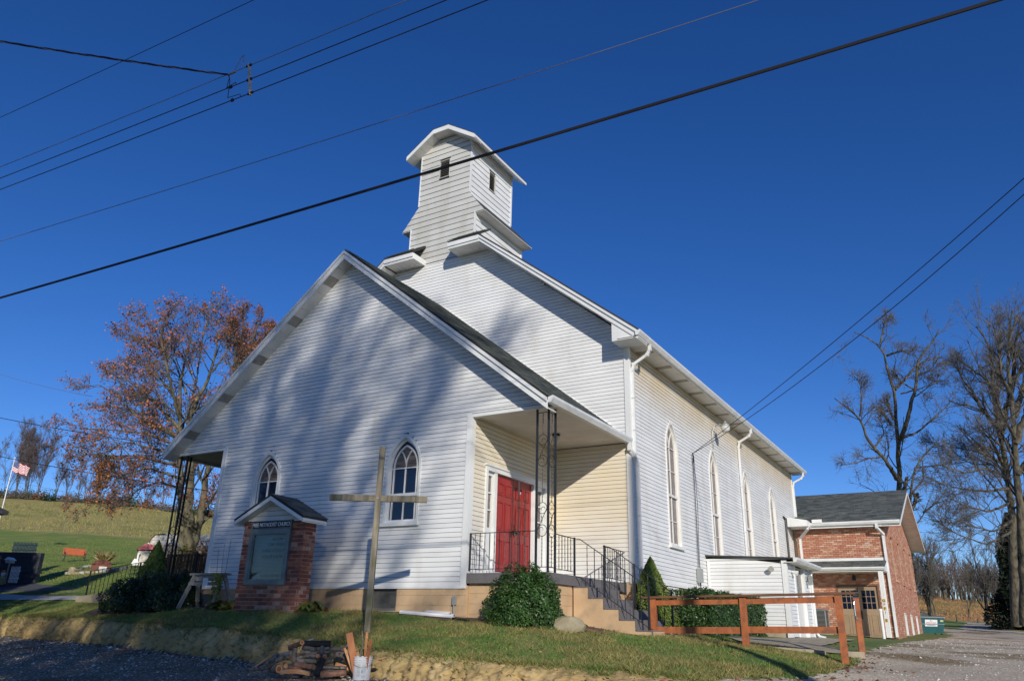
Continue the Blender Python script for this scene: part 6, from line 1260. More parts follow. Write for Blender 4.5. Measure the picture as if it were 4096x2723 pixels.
ol2 = [(T5(a), b, c) for a, b, c in ol+lowb]
tree('bare_tree', 'huge bare tree with sweeping low branches left of the dark conifer', ol2[0][0][0], ol2,
 [dict(per=22, ang=.65, L=.50, pw=.72, rr=.42, K=6, sd=5, wob=.15, trop=.04, rmin=.018, rmax=.07, lo=.3), dict(per=7, ang=.6, L=.70, pw=.6, rr=.5, K=6, sd=4, wob=.18, trop=.03, rmin=.012), dict(per=5, ang=.6, L=.62, pw=.35, rr=.55, K=4, sd=3, wob=.2, trop=.0, rmin=.008, rend=.6)], 3, seed=31)
ol = [([(1570, 2350), (1555, 1900), (1540, 1568), (1505, 1200), (1490, 950), (1470, 700), (1440, 470), (1470, 320), (1520, 190)], .32, .04), ([(1500, 1080), (1600, 800), (1680, 600), (1740, 420)], .24, .04), ([(1490, 900), (1560, 680, 2), (1600, 420, 2), (1570, 250, 2)], .2, .04), ([(1480, 780), (1400, 600, -1), (1385, 420, -1), (1400, 300, -1)], .13, .03), ([(1520, 1300), (1640, 1130), (1760, 1020)], .2, .04), ([(1540, 1500), (1660, 1400), (1800, 1330)], .18, .04), ([(1500, 1050), (1420, 900, -2), (1360, 760, -2)], .1, .03)]
ol2 = [(T5(a, 47), b, c) for a, b, c in ol]
tree('bare_tree', 'huge bare tree at the right edge of the view beside the drive', ol2[0][0][0], ol2,
 [dict(per=19, ang=.62, L=.46, pw=.72, rr=.42, K=6, sd=5, wob=.16, trop=.08, rmin=.018, rmax=.08, lo=.3), dict(per=6, ang=.6, L=.66, pw=.6, rr=.5, K=5, sd=4, wob=.2, trop=.05, rmin=.012), dict(per=5, ang=.6, L=.60, pw=.35, rr=.55, K=4, sd=3, wob=.22, trop=.02, rmin=.008)], 3, seed=32)
# generic upright bare tree
def bare(name, label, base, h, spread, seed, stems=3, group=None, dens=1.0, twm='twig_far', r0=None, leaf=None, rmin=.012, cat='tree'):
    rng = np.random.RandomState(seed); base = np.array(base, float); r0 = r0 or h*.013; limbs = []
    for i in range(stems):
        a = rng.uniform(0, 2*PI); s = rng.uniform(.15, .6)*spread; hh = h*rng.uniform(.72, 1.0)
        pts = [base+[0, 0, -.3]]+[base+np.array([math.cos(a)*s*f**1.3+rng.normal(0, spread*.04), math.sin(a)*s*f**1.3+rng.normal(0, spread*.04), hh*f]) for f in (.12, .3, .5, .7, .86, 1)]
        limbs.append((pts, r0*rng.uniform(.7, 1), r0*.12))
    return tree(name, label, base, limbs, [dict(per=max(4, int(15*dens)), ang=.42, L=.40, pw=.8, rr=.4, K=5, sd=4, wob=.10, trop=.12, rmin=rmin*1.2, rmax=r0*.3, lo=.22), dict(per=max(3, int(6*dens)), ang=.42, L=.68, pw=.65, rr=.5, K=4, sd=3, wob=.15, trop=.1, rmin=rmin), dict(per=max(2, int(4*dens)), ang=.5, L=.6, pw=.5, rr=.6, K=3, sd=3, wob=.15, trop=.05, rmin=rmin*.8)], 3, group, 'bark', twm, leaf, seed, 9, cat)
# skyline row above the hayfield: (px, ground py, top py, spread m, stems, words)
def sky_base(px, py, t=148): q = P(px, py, t); return np.array([q[0], q[1], gz1(q[0], q[1])])
SK = [(60, 1990, 1725, 6, 5, 'bare tree on the skyline at the far left, broad and fine-twigged'), (105, 1998, 1708, 7, 7, 'tallest dense bare tree clump on the skyline behind the flag'), (145, 2002, 1735, 6, 5, 'bare tree on the skyline just right of the flag'), (215, 2006, 1775, 5, 4, 'leaning bare tree on the skyline between flag and russet tree'), (18, 1985, 1790, 5, 3, 'small bare tree on the skyline at the photo edge'), (262, 2010, 1872, 4, 3, 'slim bare tree pair on the skyline left of centre'), (306, 2014, 1842, 4, 3, 'low slender bare tree on the skyline left of the russet clump'),
 (348, 2016, 1880, 4, 4, 'thin bare tree cluster on the skyline beside the dark brown tree'), (438, 2022, 1868, 4, 3, 'bare sapling cluster on the skyline behind russet branches'), (510, 2026, 1840, 4, 3, 'small bare tree on the skyline under the russet crown'), (578, 2030, 1880, 5, 4, 'small branching bare tree near the russet trunk on the skyline'), (650, 2040, 1880, 4, 3, 'small bare tree on the skyline behind the iron columns'), (-60, 1980, 1750, 7, 4, 'bare tree on the skyline left of the view')]
for i, (px, py, ty, sp, stn, lab) in enumerate(SK):
    bb2 = sky_base(px, py); bare('bare_tree', lab, bb2, (py-ty)*148/FPX*1.05, sp, 100+i, stn, 'bare trees along the hilltop', 1.6 if i < 3 else 1.0, rmin=.015, r0=.085)
bb2 = sky_base(385, 2018); bare('broadleaf_tree', 'small dark tree with brown leaves on the skyline', bb2, 9, 5, 140, 3, None, 1, rmin=.03, leaf=(900, .32, 'brownleaf'))
r = np.random.RandomState(5)
for i, px in enumerate(range(-40, 900, 34)):
    py = np.interp(px, [0, 261, 574, 854], [1984, 2006, 2026, 2065]); q = P(px+r.uniform(-12, 12), py, 146+r.uniform(-2, 4)); z = gz1(q[0], q[1]); o = thing('shrub', (q[0], q[1], z), '', 'shrub', 'scrubby bushes along the top of the hayfield'); n = 500
    o['label'] = 'low tangled autumn bush on the crest of the hayfield'
    a = r.uniform(0, 2*PI, n); u = np.abs(r.normal(0, .5, n)); pts = np.c_[q[0]+np.cos(a)*r.uniform(0, 2.4, n), q[1]+np.sin(a)*r.uniform(0, 1.5, n), z+u*r.uniform(.9, 2.0)]; leafcloud(o, 'foliage', pts, r.normal(0, 1, (n, 3)), .17, ('brownleaf', 'holly_dark', 'bark', 'yellowleaf', 'bark', 'holly')[i % 6] if i % 6 != 3 else 'twig', 300+i)
# thicket beyond the dumpster and the wood on the hill
TH = [(3650, 2440, 60, 6.5, 3, 3, 'multi-stemmed bare tree right behind the dumpster'), (3712, 2450, 62, 6.5, 3, 5, 'bare tree with spreading stems above the dumpster lid'), (3735, 2455, 64, 6, 3, 2, 'slender bare tree just right of the dumpster'), (3952, 2482, 66, 7.5, 5, 3, 'single bare tree standing beyond the gravel path'), (3880, 2478, 78, 5, 3, 2, 'low leaning bare sapling behind the fence stumps'), (4010, 2490, 64, 6, 4, 4, 'bare bushy tree left of the dark conifer')]
for i, (px, py, t, h, sp, stn, lab) in enumerate(TH): q = P(px, py, t); bare('bare_tree', lab, (q[0], q[1], gz1(q[0], q[1])), h, sp, 200+i, stn, 'bare trees beyond the dumpster', 1, rmin=.014, twm='twig')
r = np.random.RandomState(9); wb = None
for i in range(78):
    px = 3660+400*((i*.618) % 1)+r.uniform(-4, 4); t = r.uniform(108, 150); py = np.interp(px, [3690, 3760, 3896, 4013, 4100], [2385, 2385, 2410, 2470, 2500]); q = P(px, py, t); z = gz1(q[0], q[1])
    top = np.interp(px, [3660, 3720, 3800, 3900, 4000, 4100], [2260, 2245, 2235, 2255, 2275, 2300])+r.uniform(-14, 22); h = max(5., P(px, top, t)[2]-z)
    bare('bare_tree', 'thin bare trunk in the wood on the hill beyond the scrub slope', (q[0], q[1], z), h, 3.0, 400+i, 2, 'bare trees of the wood on the hill', .6, rmin=.028, r0=.13)
for i, (px, py, t, h) in enumerate(((3828, 2480, 72, .62), (3912, 2484, 72, .36), (3978, 2487, 70, .34), (4005, 2489, 70, .32))):
    q = P(px, py, t); z = gz1(q[0], q[1]); b = B(); b.tube([(q[0], q[1], z-.1), (q[0]+.02, q[1], z+h)], [.10, .08], 7); tag(b.build('fence_stump', 'bark'), ('tallest leaning weathered fence stump beyond the grass crest', 'short fence stump second from the left beyond the crest', 'thick low stump third from the left beyond the crest', 'rightmost small stump beyond the grass crest')[i], 'stump', 'old fence stumps')
def conifer(x, y, H, R, n, label, seed):
    z0 = gz1(x, y); o = thing('conifer', (x, y, z0), label, 'tree'); r = np.random.RandomState(seed); h = r.uniform(0, 1, n)**1.15; a = r.uniform(0, 2*PI, n); br = np.floor(h*26)+np.floor(a*2.2); w_ = (1-h)**.75*(.75+.3*np.sin(br*12.9898)*np.cos(a*3)); rr = w_*r.uniform(.25, 1, n)**.6
    pts = np.c_[x+np.cos(a)*rr*R, y+np.sin(a)*rr*R, z0+.1+h*H-rr*.9]; leafcloud(o, 'crown', pts, np.tile([0, 0, 1.], (n, 1)), .16*(30000/n)**.4, 'conifer', seed, .35); b = B(); b.tube([(x, y, z0), (x, y, z0+H*.9)], [.25, .04], 7); b.build('trunk', 'bark', o)
c = P(4105, 2450, 52); conifer(c[0], c[1], 7.6, 2.9, 30000, 'dark dense conifer at the right edge below the bare trees', 41)

# ================================================================== DUMPSTER
dp = P(3735, 2530, 44); dz_ = gz1(dp[0], dp[1]); A_ = P(3690, 2528, 44.5); Bq = P(3768, 2532, 44); ww = 85/FPX*44
dt = thing('dumpster', (dp[0], dp[1], dz_), 'teal steel dumpster with black lids and white sign past the brick hall', 'dumpster')
ang = -.547+.05; du = Vector((math.cos(ang), math.sin(ang)*-1 if 0 else math.sin(-.45), 0)).normalized(); du = Vector((Rv[0], Rv[1]+.0, 0)).normalized(); dn = Vector((du.y, -du.x, 0))
Dx = lambda u, z, o: tuple(Vector((dp[0], dp[1], dz_))+du*u+dn*o+Vector((0, 0, z)))
b = B(); hw_ = .62; b.hexa([Dx(-hw_*1.4, .14, .0), Dx(hw_*.92, .14, 0), Dx(hw_*.92, .14, -.9), Dx(-hw_*1.4, .14, -.9), Dx(-hw_*1.4, .98, .22), Dx(hw_, .98, .22), Dx(hw_, .92, -1.0), Dx(-hw_*1.4, .92, -1.0)]); b.build('body', 'teal', dt)
b = B(); b.fbox(Dx, -hw_*1.42, hw_*1.06, .96, 1.02, -1.0, .27); b.fbox(Dx, -hw_*1.4, hw_, .60, .64, .0, .16); b.build('rim', 'cabinet', dt)
for u0, u1, zz in ((-hw_*1.38, -.22, 1.25), (-.2, hw_*1.0, 1.07)):
    b = B(); n = 8
    for i in range(n):
        a, c = u0+(u1-u0)*i/n, u0+(u1-u0)*(i+1)/n-.01; hgt = (lambda u: 1.03+(zz-1.03)*math.sin(PI*max(0, min(1, (u-u0)/(u1-u0))))**.7); b.hexa([Dx(a, 1.0, .26), Dx(c, 1.0, .26), Dx(c, 1.0, -1), Dx(a, 1.0, -1), Dx(a, hgt(a)+.02, .24), Dx(c, hgt(c)+.02, .24), Dx(c, hgt(c)+.05, -1), Dx(a, hgt(a)+.05, -1)])
    b.build('lid', 'rubber', dt)
b = B(); tf = lambda u, z, o: Dx(u, z, o+.22*(z-.14)/.84); b.fbox(tf, -.50, .21, .50, .86, .01, .025); sp_ = b.build('sign_panel', 'letter_white', dt)
for body, z, s, m_ in (('M.C.', .80, .09, 'letter_red'), ('SANITATION', .705, .125, 'letter_red'), ('NEW MANCHESTER WV', .605, .055, 'letter_red')): text(body, s, tf(-.145, z, .03), du, (0, 0, 1), m_, dt, 'lettering', .002, sx=.8)
b = B(); b.fbox(tf, -.38, .10, .54, .56, .026, .03); b.build('print_line', 'letter_black', sp_)
b = B(); b.fbox(tf, .38, .56, .76, .86, .01, .02); b.build('sticker', 'straw', dt)
for u in (-.75, .5):
    for o_ in (-.1, -.8): b = B(); b.lathe(Dx(u, .07, o_), [(.07, -.025), (.07, .025)], 10, Matrix.Rotation(PI/2, 3, 'X')); b.build('wheel', 'rubber', dt)

# ================================================================== LEFT YARD
def face_cam(p):
    v = Vector((CAM[0]-p[0], CAM[1]-p[1], 0)).normalized(); return Vector((-v.y, v.x, 0)), v
# bench
p = Vector(G(294, 2246, 20)); t_ = (p-Vector(CAM)).dot(Vector(Fv)); sc_ = t_/52
u_, v_ = face_cam(p); u_ = (u_*.98-v_*.2).normalized(); v_ = Vector((u_.y, -u_.x, 0)); bn = thing('garden_bench', tuple(p), 'orange slatted garden bench with black ends on the sloping yard', 'bench')
bl = .70*sc_; Bf = lambda u, z, o: tuple(p+u_*u*sc_+v_*o*sc_+Vector((0, 0, z*sc_)))
for i in range(4): b = B(); b.fbox(Bf, -.7, .7, .40, .425, -.20+.11*i, -.11+.11*i); b.build('seat_slat', 'bench_orange', bn)
for i in range(4): b = B(); b.fbox(Bf, -.7, .7, .50+.10*i, .58+.10*i, -.26-.02*i, -.235-.02*i); b.build('back_slat', 'bench_orange', bn)
for s in (-.62, .62):
    b = B(); b.tube([Bf(s, 0, .2), Bf(s, .2, .15), Bf(s, .4, .22), Bf(s, .58, .18), Bf(s, .6, -.1), Bf(s, .45, -.22), Bf(s, .2, -.18), Bf(s, 0, -.26)], .022*sc_, 5); b.tube([Bf(s, .4, -.2), Bf(s, .88, -.32)], .022*sc_, 5); b.build('end_frame', 'iron', bn)
# stone edged bed with sheet-metal cutout and plume grass
R = random.Random(3); pts_ = [(270, 2292), (300, 2284), (335, 2270), (365, 2262)]
k = 0; e1 = [(268, 2292), (300, 2284), (330, 2275), (362, 2266)]; e2 = [(275, 2297), (320, 2296), (365, 2293), (400, 2290), (450, 2284), (520, 2272)]
labs = []
for E_ in (e1, e2):
    for (a, c) in zip(E_[:-1], E_[1:]):
        m_ = max(1, int(abs(c[0]-a[0])/8))
        for i in range(m_):
            x, y = a[0]+(c[0]-a[0])*i/m_, a[1]+(c[1]-a[1])*i/m_; q = Vector(G(x, y, 20)); s = R.uniform(.10, .17)*(q-Vector(CAM)).length/40
            boulder('edging_stone', 'flat tan stone edging the garden bed in the left yard', q+Vector((0, 0, s*.3)), (s*1.3, s, s*.6), R.uniform(0, 3), 'stone' if R.random() < .7 else 'concrete_grey', seed=k, group='stones edging the garden bed'); k += 1
q = Vector(G(285, 2296, 20)); boulder('edging_stone', 'upright pointed stone at the left tip of the garden bed', q+Vector((0, 0, .15)), (.2, .12, .32), .3, 'stone', seed=40, group=None)
q = Vector(G(402, 2284, 20)); t_ = (q-Vector(CAM)).dot(Vector(Fv)); u_, v_ = face_cam(q); s_ = t_/FPX; F_ = lambda u, z, o: tuple(q+u_*u*s_+v_*o+Vector((0, 0, z*s_*1.02)))
o = thing('yard_cutout', tuple(q), 'rusty brown sheet-metal cutout with rounded back in the garden bed', 'cutout')
b = B(); outl = [(-36, 0), (-20, 0), (-17, 14), (-8, 4), (-8, 18), (18, 18), (18, 4), (30, 4), (33, 20), (33, 32), (26, 40), (8, 43), (-14, 42), (-28, 36), (-36, 24)]; b.prism(F_, outl, 0, .05); b.build('plate', 'rust', o)
b = B()
for i in range(5): b.fbox(F_, -8, 20, 1+3.6*i, 3.4+3.6*i, .08, .14)
tag(b.build('striped_board', 'letter_white'), 'small white slatted board propped against the rusty cutout', 'board')
def plume(label, px, py, hpx, spr, n, seed):
    q = np.array(G(px, py, 20)); t_ = (q-np.array(CAM))@Fv; s_ = t_/FPX; r = np.random.RandomState(seed); o = thing('ornamental_grass', tuple(q), label, 'plant')
    a = r.uniform(0, 2*PI, n); h = hpx*s_*r.uniform(.55, 1.05, n); w_ = spr*s_*r.uniform(.2, 1, n); K = 5; P_ = np.empty((n, K, 3))
    for k in range(K): f = k/(K-1); P_[:, k] = q+np.c_[np.cos(a)*w_*f**1.4, np.sin(a)*w_*f**1.4, h*(f-.12*f*f)]
    sk = Sk(); sk.add(P_[:n//2], np.full((n//2, K), .012)*np.array([1, 1, 1, 2.4, 1.6]), 3); sk.build('plumes', 'straw', o); sk = Sk(); sk.add(P_[n//2:]*np.array([1, 1, 1]), np.full((n-n//2, K), .012), 3); sk.build('stems', 'brownleaf', o)
    pts = P_[:, 1:4].reshape(-1, 3)*1.0; pts = q+(pts-q)*np.array([.85, .85, .8]); leafcloud(o, 'foliage', pts[r.choice(len(pts), 500)], r.normal(0, 1, (500, 3)), .06, 'yellowleaf', seed)
plume('tall clump of pale plumed ornamental grass behind the rusty cutout', 412, 2262, 62, 48, 170, 2)
# playhouse and other small yard things
q = Vector(G(562, 2262, 20)); t_ = (q-Vector(CAM)).dot(Vector(Fv)); s_ = t_/FPX; u_, v_ = face_cam(q); F_ = lambda u, z, o: tuple(q+u_*u*s_+v_*o+Vector((0, 0, z*s_)))
o = thing('playhouse', tuple(q), 'little cream playhouse with faded red roof behind the dark spruce', 'playhouse')
b = B(); b.fbox(F_, -18, 30, 0, 60, -1.2, 0); b.build('wall', 'trailer', o); b = B(); b.prism(F_, [(-24, 66), (6, 88), (30, 84), (40, 70), (36, 64), (-20, 60)], -1.4, .15); b.build('roof', 'flag_red' if 0 else mat('faded_red_roof', (.42, .10, .12), .6), o); b = B(); b.prism(F_, [(0, 80), (14, 92), (28, 78)], -.6, .05); b.build('dormer', 'letter_white', o)
q = Vector(G(535, 2262, 20)); q3_ = q; F_ = lambda u, z, o: tuple(q3_+u_*u*s_+v_*o+Vector((0, 0, z*s_)))
b = B(); b.prism(F_, [(-12, 0), (-6, 18), (-2, 26), (6, 24), (6, 46), (12, 50), (16, 46), (12, 40), (12, 20), (16, 10), (12, 0)], .4, .7); tag(b.build('goose_statue', 'letter_white'), 'white goose garden figure beside the playhouse', 'figure')
# trailer
q = Vector(P(720, 2255, 50)); gzq = gz1(q.x, q.y); s_ = 50/FPX
o = thing('trailer', (q.x, q.y, gzq), 'long cream travel trailer with rounded roof parked behind the russet tree', 'trailer'); u_, v_ = Vector((Rv[0], Rv[1], 0)).normalized(), Vector((-Fv[0], -Fv[1], 0)).normalized()
pz = lambda py: P(720, py, 50)[2]
Ft = lambda u, z, o: tuple(Vector((q.x, q.y, 0))+u_*(u-720)*s_+v_*o+Vector((0, 0, z)))
zt_, zm, zl = pz(2131), pz(2178), pz(2215); b = B(); b.prism(Ft, [(584, zm), (584, zm+.28), (590, zt_-.28), (602, zt_-.08), (640, zt_), (1000, zt_), (1000, zm)], -2.2, 0); b.build('body', 'trailer', o)
b = B(); b.fbox(Ft, 584, 1000, gzq+.3, zm-.01, -2.19, -.01); b.build('lower_body', 'trailer_tan', o)
for z in (zt_-.25, zm+.3, zm): b = B(); b.fbox(Ft, 586, 1000, z-.012, z+.012, .0, .012); b.build('moulding', 'concrete', o)
b = B(); b.tube([Ft(584, zm-.3, .01), Ft(584, zm+.28, .01), Ft(590, zt_-.28, .01), Ft(602, zt_-.08, .01), Ft(640, zt_, .01)], .03, 5); b.build('edge_moulding', 'rust', o)
# wooden fence behind the left porch
o = thing('board_fence', (-12.5, 5.2, -.2), 'dark brown vertical board fence behind the left porch railing', 'fence')
a = Vector(P(672, 2215, 24)); c = Vector(P(850, 2211, 24)); n = 13
for i in range(n):
    p_ = a.lerp(c, i/n)+(c-a).normalized()*.02; zt2 = a.z+(c.z-a.z)*i/n; p_.z = 0; e_ = (c-a); e_.z = 0; e_.normalize(); b = B(); b.bar(p_+Vector((0, 0, zt2-1.5)), p_+Vector((0, 0, zt2)), .075, .02, tuple(Vector((e_.y, -e_.x, 0)))); b.build('board', 'dark_fence', o)
b = B(); b.bar(a-Vector((0, 0, .06)), c-Vector((0, 0, .06)), .03, .06); b.bar(a-Vector((0, 0, .8)), c-Vector((0, 0, .8)), .03, .06); b.build('rail', 'dark_fence', o)
c_ = P(800, 2210, 30); bush('autumn_bush', 'reddish autumn bush behind the board fence', 'bush', (c_[0], c_[1], gz1(c_[0], c_[1])), (1.2, .8, max(.8, P(800, 2182, 30)[2]-gz1(c_[0], c_[1]))), 3000, .05, 'brownleaf', 61, lumps=.15)
c_ = P(745, 2230, 29); bush('autumn_bush', 'yellow-green bush glimpsed between the fence boards', 'bush', (c_[0], c_[1], gz1(c_[0], c_[1])), (1.3, .8, max(.6, P(745, 2190, 29)[2]-gz1(c_[0], c_[1]))), 3000, .05, 'yellowleaf', 62, lumps=.15)
# flagpole and flag
q = Vector(P(59, 1834, 66)); gq = gz1(q.x, q.y); o = thing('flagpole', (q.x, q.y, gq), 'tall white flagpole standing on the hillside yard', 'flagpole'); b = B(); b.tube([(q.x, q.y, gq-.1), (q.x, q.y, gq+.5*(q.z-gq)), (q.x, q.y, q.z)], [.055, .045, .03], 8); b.build('pole', 'white_metal', o); b = B(); b.lathe((q.x, q.y, q.z), [(.02, 0), (.06, .05), (.06, .09), (.02, .13)], 10); b.build('finial', 'white_metal', o); b = B(); b.bar((q.x, q.y, q.z-.15), (q.x-.25, q.y, q.z+.05), .04, .04); b.build('truck', 'white_metal', o)
fl = thing('flag', (q.x, q.y, q.z-.4), 'American flag rippling from the white flagpole', 'flag'); s_ = 66/FPX; u_ = Vector((Rv[0], Rv[1], 0)).normalized(); v_ = Vector((u_.y, -u_.x, 0)); NU, NV = 20, 13; L_, H_ = 66*s_, 38*s_
Fq = lambda i, j: q+u_*(L_*i/NU)+v_*(.14*math.sin(i*.75+j*.12)*(i/NU)**.6)+Vector((0, 0, -.30-(H_*(1-j/NV))-.26*(i/NU)**1.3*L_*.9+.05*math.sin(i*.9)))
for j in range(13):
    b = B(); i0 = 8 if j >= 6 else 0
    for i in range(i0, NU): b.add([Fq(i, j), Fq(i+1, j), Fq(i+1, j+1), Fq(i, j+1)], [(0, 1, 2, 3)])
    b.build('stripe', 'flag_red' if j % 2 == 0 else 'flag_white', fl)
b = B()
for i in range(8):
    for j in range(6, 13): b.add([Fq(i, j), Fq(i+1, j), Fq(i+1, j+1), Fq(i, j+1)], [(0, 1, 2, 3)])
b.build('canton', 'flag_blue', fl); b = B()
for r_ in range(9):
    for k in range(6 if r_ % 2 == 0 else 5):
        fi = .55+(k+(.0 if r_ % 2 == 0 else .5))*1.35; fj = 6.4+r_*.76; i_, j_ = int(fi), int(fj); c0_ = Fq(fi, fj)+v_*.012; st5 = [c0_+u_*(.6*rr5*math.cos(PI/2+PI*t/5))+Vector((0, 0, .6*rr5*math.sin(PI/2+PI*t/5))) for t in range(10) for rr5 in ((.034 if t % 2 == 0 else .014),)]; b.add(st5, [tuple(range(10))])
b.build('star_field', 'flag_white', fl, kind='stuff')
# neighbouring house just outside the left edge, only its eave corner shows
E_ = Vector(P(34, 2050, 38)); ge = gz1(E_.x-3, E_.y-3)
o = thing('neighbour_house', (E_.x-5, E_.y-4, ge), 'dark roofed house at the far left, only its eave corner in view', 'house'); hx0, hx1, hy0, hy1 = E_.x-10.5, E_.x-.75, E_.y-9.5, E_.y-.75
b = B(); b.box((hx0, hy0, ge-2), (hx1, hy1, E_.z-.05)); b.build('wall', 'dark_wall', o)
b = B(); b.box((E_.x-11.2, E_.y-10.2, E_.z-.1), (E_.x, E_.y, E_.z)); b.build('eave', 'dark_wall', o)
slab('roof', [(E_.x+.02, E_.y+.02, E_.z+.06), (E_.x+.02, E_.y-10.2, E_.z+.06), (E_.x-5.6, E_.y-10.2, E_.z+1.6), (E_.x-5.6, E_.y, E_.z+1.6)], .06, 'shingle_dark', o); slab('roof', [(E_.x-11.2, E_.y+.02, E_.z+.06), (E_.x-11.2, E_.y-10.2, E_.z+.06), (E_.x-5.6, E_.y-10.2, E_.z+1.6), (E_.x-5.6, E_.y, E_.z+1.6)], .06, 'shingle_dark', o)
# shed, pickets, birdhouse, snowman board
bp_ = Vector(G(70, 2341, 20)); t_ = (bp_-Vector(CAM)).dot(Vector(Fv)); s_ = t_/FPX; u_, v_ = Vector((Rv[0], Rv[1], 0)).normalized(), Vector((-Fv[0], -Fv[1], 0)).normalized(); Fy = lambda u, z, o: tuple(bp_+u_*(u-70)*s_+v_*o+Vector((0, 0, z*s_)))
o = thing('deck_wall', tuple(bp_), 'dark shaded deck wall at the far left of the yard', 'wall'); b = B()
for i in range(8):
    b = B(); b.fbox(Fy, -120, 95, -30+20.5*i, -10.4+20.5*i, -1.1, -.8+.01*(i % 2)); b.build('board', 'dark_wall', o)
def pickets(label, u0, u1, zb, h, n, off, rot=0, m='white_metal'):
    o = thing('picket_fence', Fy((u0+u1)/2, zb, off), label, 'fence'); w_ = (u1-u0)/n
    for i in range(n): b = B(); ua = u0+w_*i; b.prism(Fy, [(ua, zb), (ua+w_*.5, zb), (ua+w_*.5, zb+h*(.92)), (ua+w_*.25, zb+h), (ua, zb+h*.92)], off, off+.02); b.build('picket', m, o)
    for z in (zb+h*.25, zb+h*.7): b = B(); b.fbox(Fy, u0, u1, z, z+h*.06, off-.03, off-.002); b.build('rail', m, o)
pickets('white picket panel leaning in the shade by the dark deck wall', 30, 68, 10, 64, 7, 0)
pickets('pale picket railing on top of the dark deck wall', -60, 42, 134, 46, 17, -1.4, m='ink_grey')
pickets('small white picket railing on the hillside at the photo edge', -20, 15, 228, 34, 6, -22)
b = B(); b.fbox(Fy, 24, 42, 84, 96, .1, .5); o = thing('birdhouse', Fy(33, 84, .3), 'pale birdhouse with peaked roof above the picket panel', 'birdhouse'); b.build('box', 'ink_grey', o); b = B(); b.prism(Fy, [(20, 95), (46, 95), (33, 106)], .05, .55); b.build('roof', 'white_metal', o); b = B(); b.fbox(Fy, 31, 35, 5, 84, .28, .34); b.build('post', 'grey_wood', o)
o = thing('snowman_figure', Fy(26, 2, .5), 'pale wooden snowman figure before the picket panel', 'figure'); b = B(); b.prism(Fy, [(16, 0), (34, 0), (36, 26), (32, 34), (20, 34), (16, 26)], .4, .5); b.build('body', 'straw', o); b = B(); b.prism(Fy, [(22+4+7*math.cos(t), 41+7*math.sin(t)) for t in [k*PI/5 for k in range(10)]], .4, .5); b.build('head', 'white_metal', o); b = B(); b.fbox(Fy, 18, 34, 47, 49, .38, .52); b.fbox(Fy, 21, 31, 49, 56, .4, .5); b.build('hat', 'board_red', o)

# ================================================================== WIRES
def Dp(x, y, t): return Vector(P(x*1.7363, y*1.7363, t))
def on_z(x, y, z): a = np.array(CAM); d_ = P(x*1.7363, y*1.7363, 1)-a; return Vector(a+d_*(z-a[2])/d_[2])
def wire(label, a, c, r, sag, ext=(1.0, .6), m='wire', twist=None, name='power_line', group='overhead wires'):
    d_ = c-a; A2, C2 = a-d_*ext[0], c+d_*ext[1]; n = 40; L = []
    tot = 1+ext[0]+ext[1]
    for i in range(n+1):
        f = i/n; p_ = A2.lerp(C2, f); s0, s1 = ext[0]/tot, (1+ext[0])/tot; p_.z -= sag*(4*f*(1-f))-sag*(4*s0*(1-s0))*0; L.append(p_)
    # lift so that the line passes through both given points
    za = 4*(ext[0]/tot)*(1-ext[0]/tot)*sag; zc = 4*((1+ext[0])/tot)*(1-(1+ext[0])/tot)*sag
    for i, p_ in enumerate(L): f = i/n; p_.z += za+(zc-za)*((f*tot-ext[0]))
    b = B(); b.tube(L, r, 6); o = b.build(name, m); return tag(o, label, 'wire', group), L
wire('thick black cable sweeping across in front of the belfry', on_z(0, 686, 4.2), on_z(2300, 0, 4.2), .0185, .22)
wire('lone thin wire between the thick cable and the three parallel wires', on_z(0, 556, 6.5), on_z(1750, 0, 6.5), .0065, .3, m='wire_alu')
z_ = 7
_, Lb = wire('lowest of the three parallel wires through the spacer bar', on_z(0, 437, z_-.65), on_z(1125, 0, z_-.65), .0075, .12)
_, Lm = wire('middle of the three parallel wires through the spacer bar', on_z(0, 411, z_-.33), on_z(1030, 0, z_-.33), .0075, .12)
_, Lt = wire('uppermost thin bare wire of the three through the spacer bar', on_z(0, 385, z_), on_z(940, 0, z_), .006, .12, m='wire_alu')
wire('thin wire crossing the upper left corner above the service drop', on_z(0, 271, 8), on_z(585, 0, 8), .006, .1)
def nearest(L, x, y):
    best = None
    tgt = np.array([x*1.7363, y*1.7363])
    for i in range(len(L)-1):
        for k in range(20):
            p_ = L[i].lerp(L[i+1], k/20); d_ = np.array(p_)-np.array(CAM); w_ = d_@Fv
            if w_ <= .1: continue
            s_ = np.array([2048+FPX*(d_@R2)/w_, 1361.5-FPX*(d_@U2)/w_]); e = ((s_-tgt)**2).sum()
            if best is None or e < best[0]: best = (e, p_)
    return best[1]
st_, sm_, sb_ = nearest(Lt, 571, 146), nearest(Lm, 572, 176), nearest(Lb, 574, 209)
sp_ = thing('spacer_bar', tuple(sm_), 'grey wooden spacer bar clamped across three parallel wires', 'spacer bar', None)
b = B(); ax2 = (st_-sb_).normalized(); b.bar(sb_-ax2*.05, st_+ax2*.05, .034, .025, (1, 0, 0)); b.build('bar', 'grey_wood', sp_)
for p_ in (st_, sm_, sb_): b = B(); b.cbox(p_, (.11, .028, .03)); b.build('clamp', 'wire', sp_)
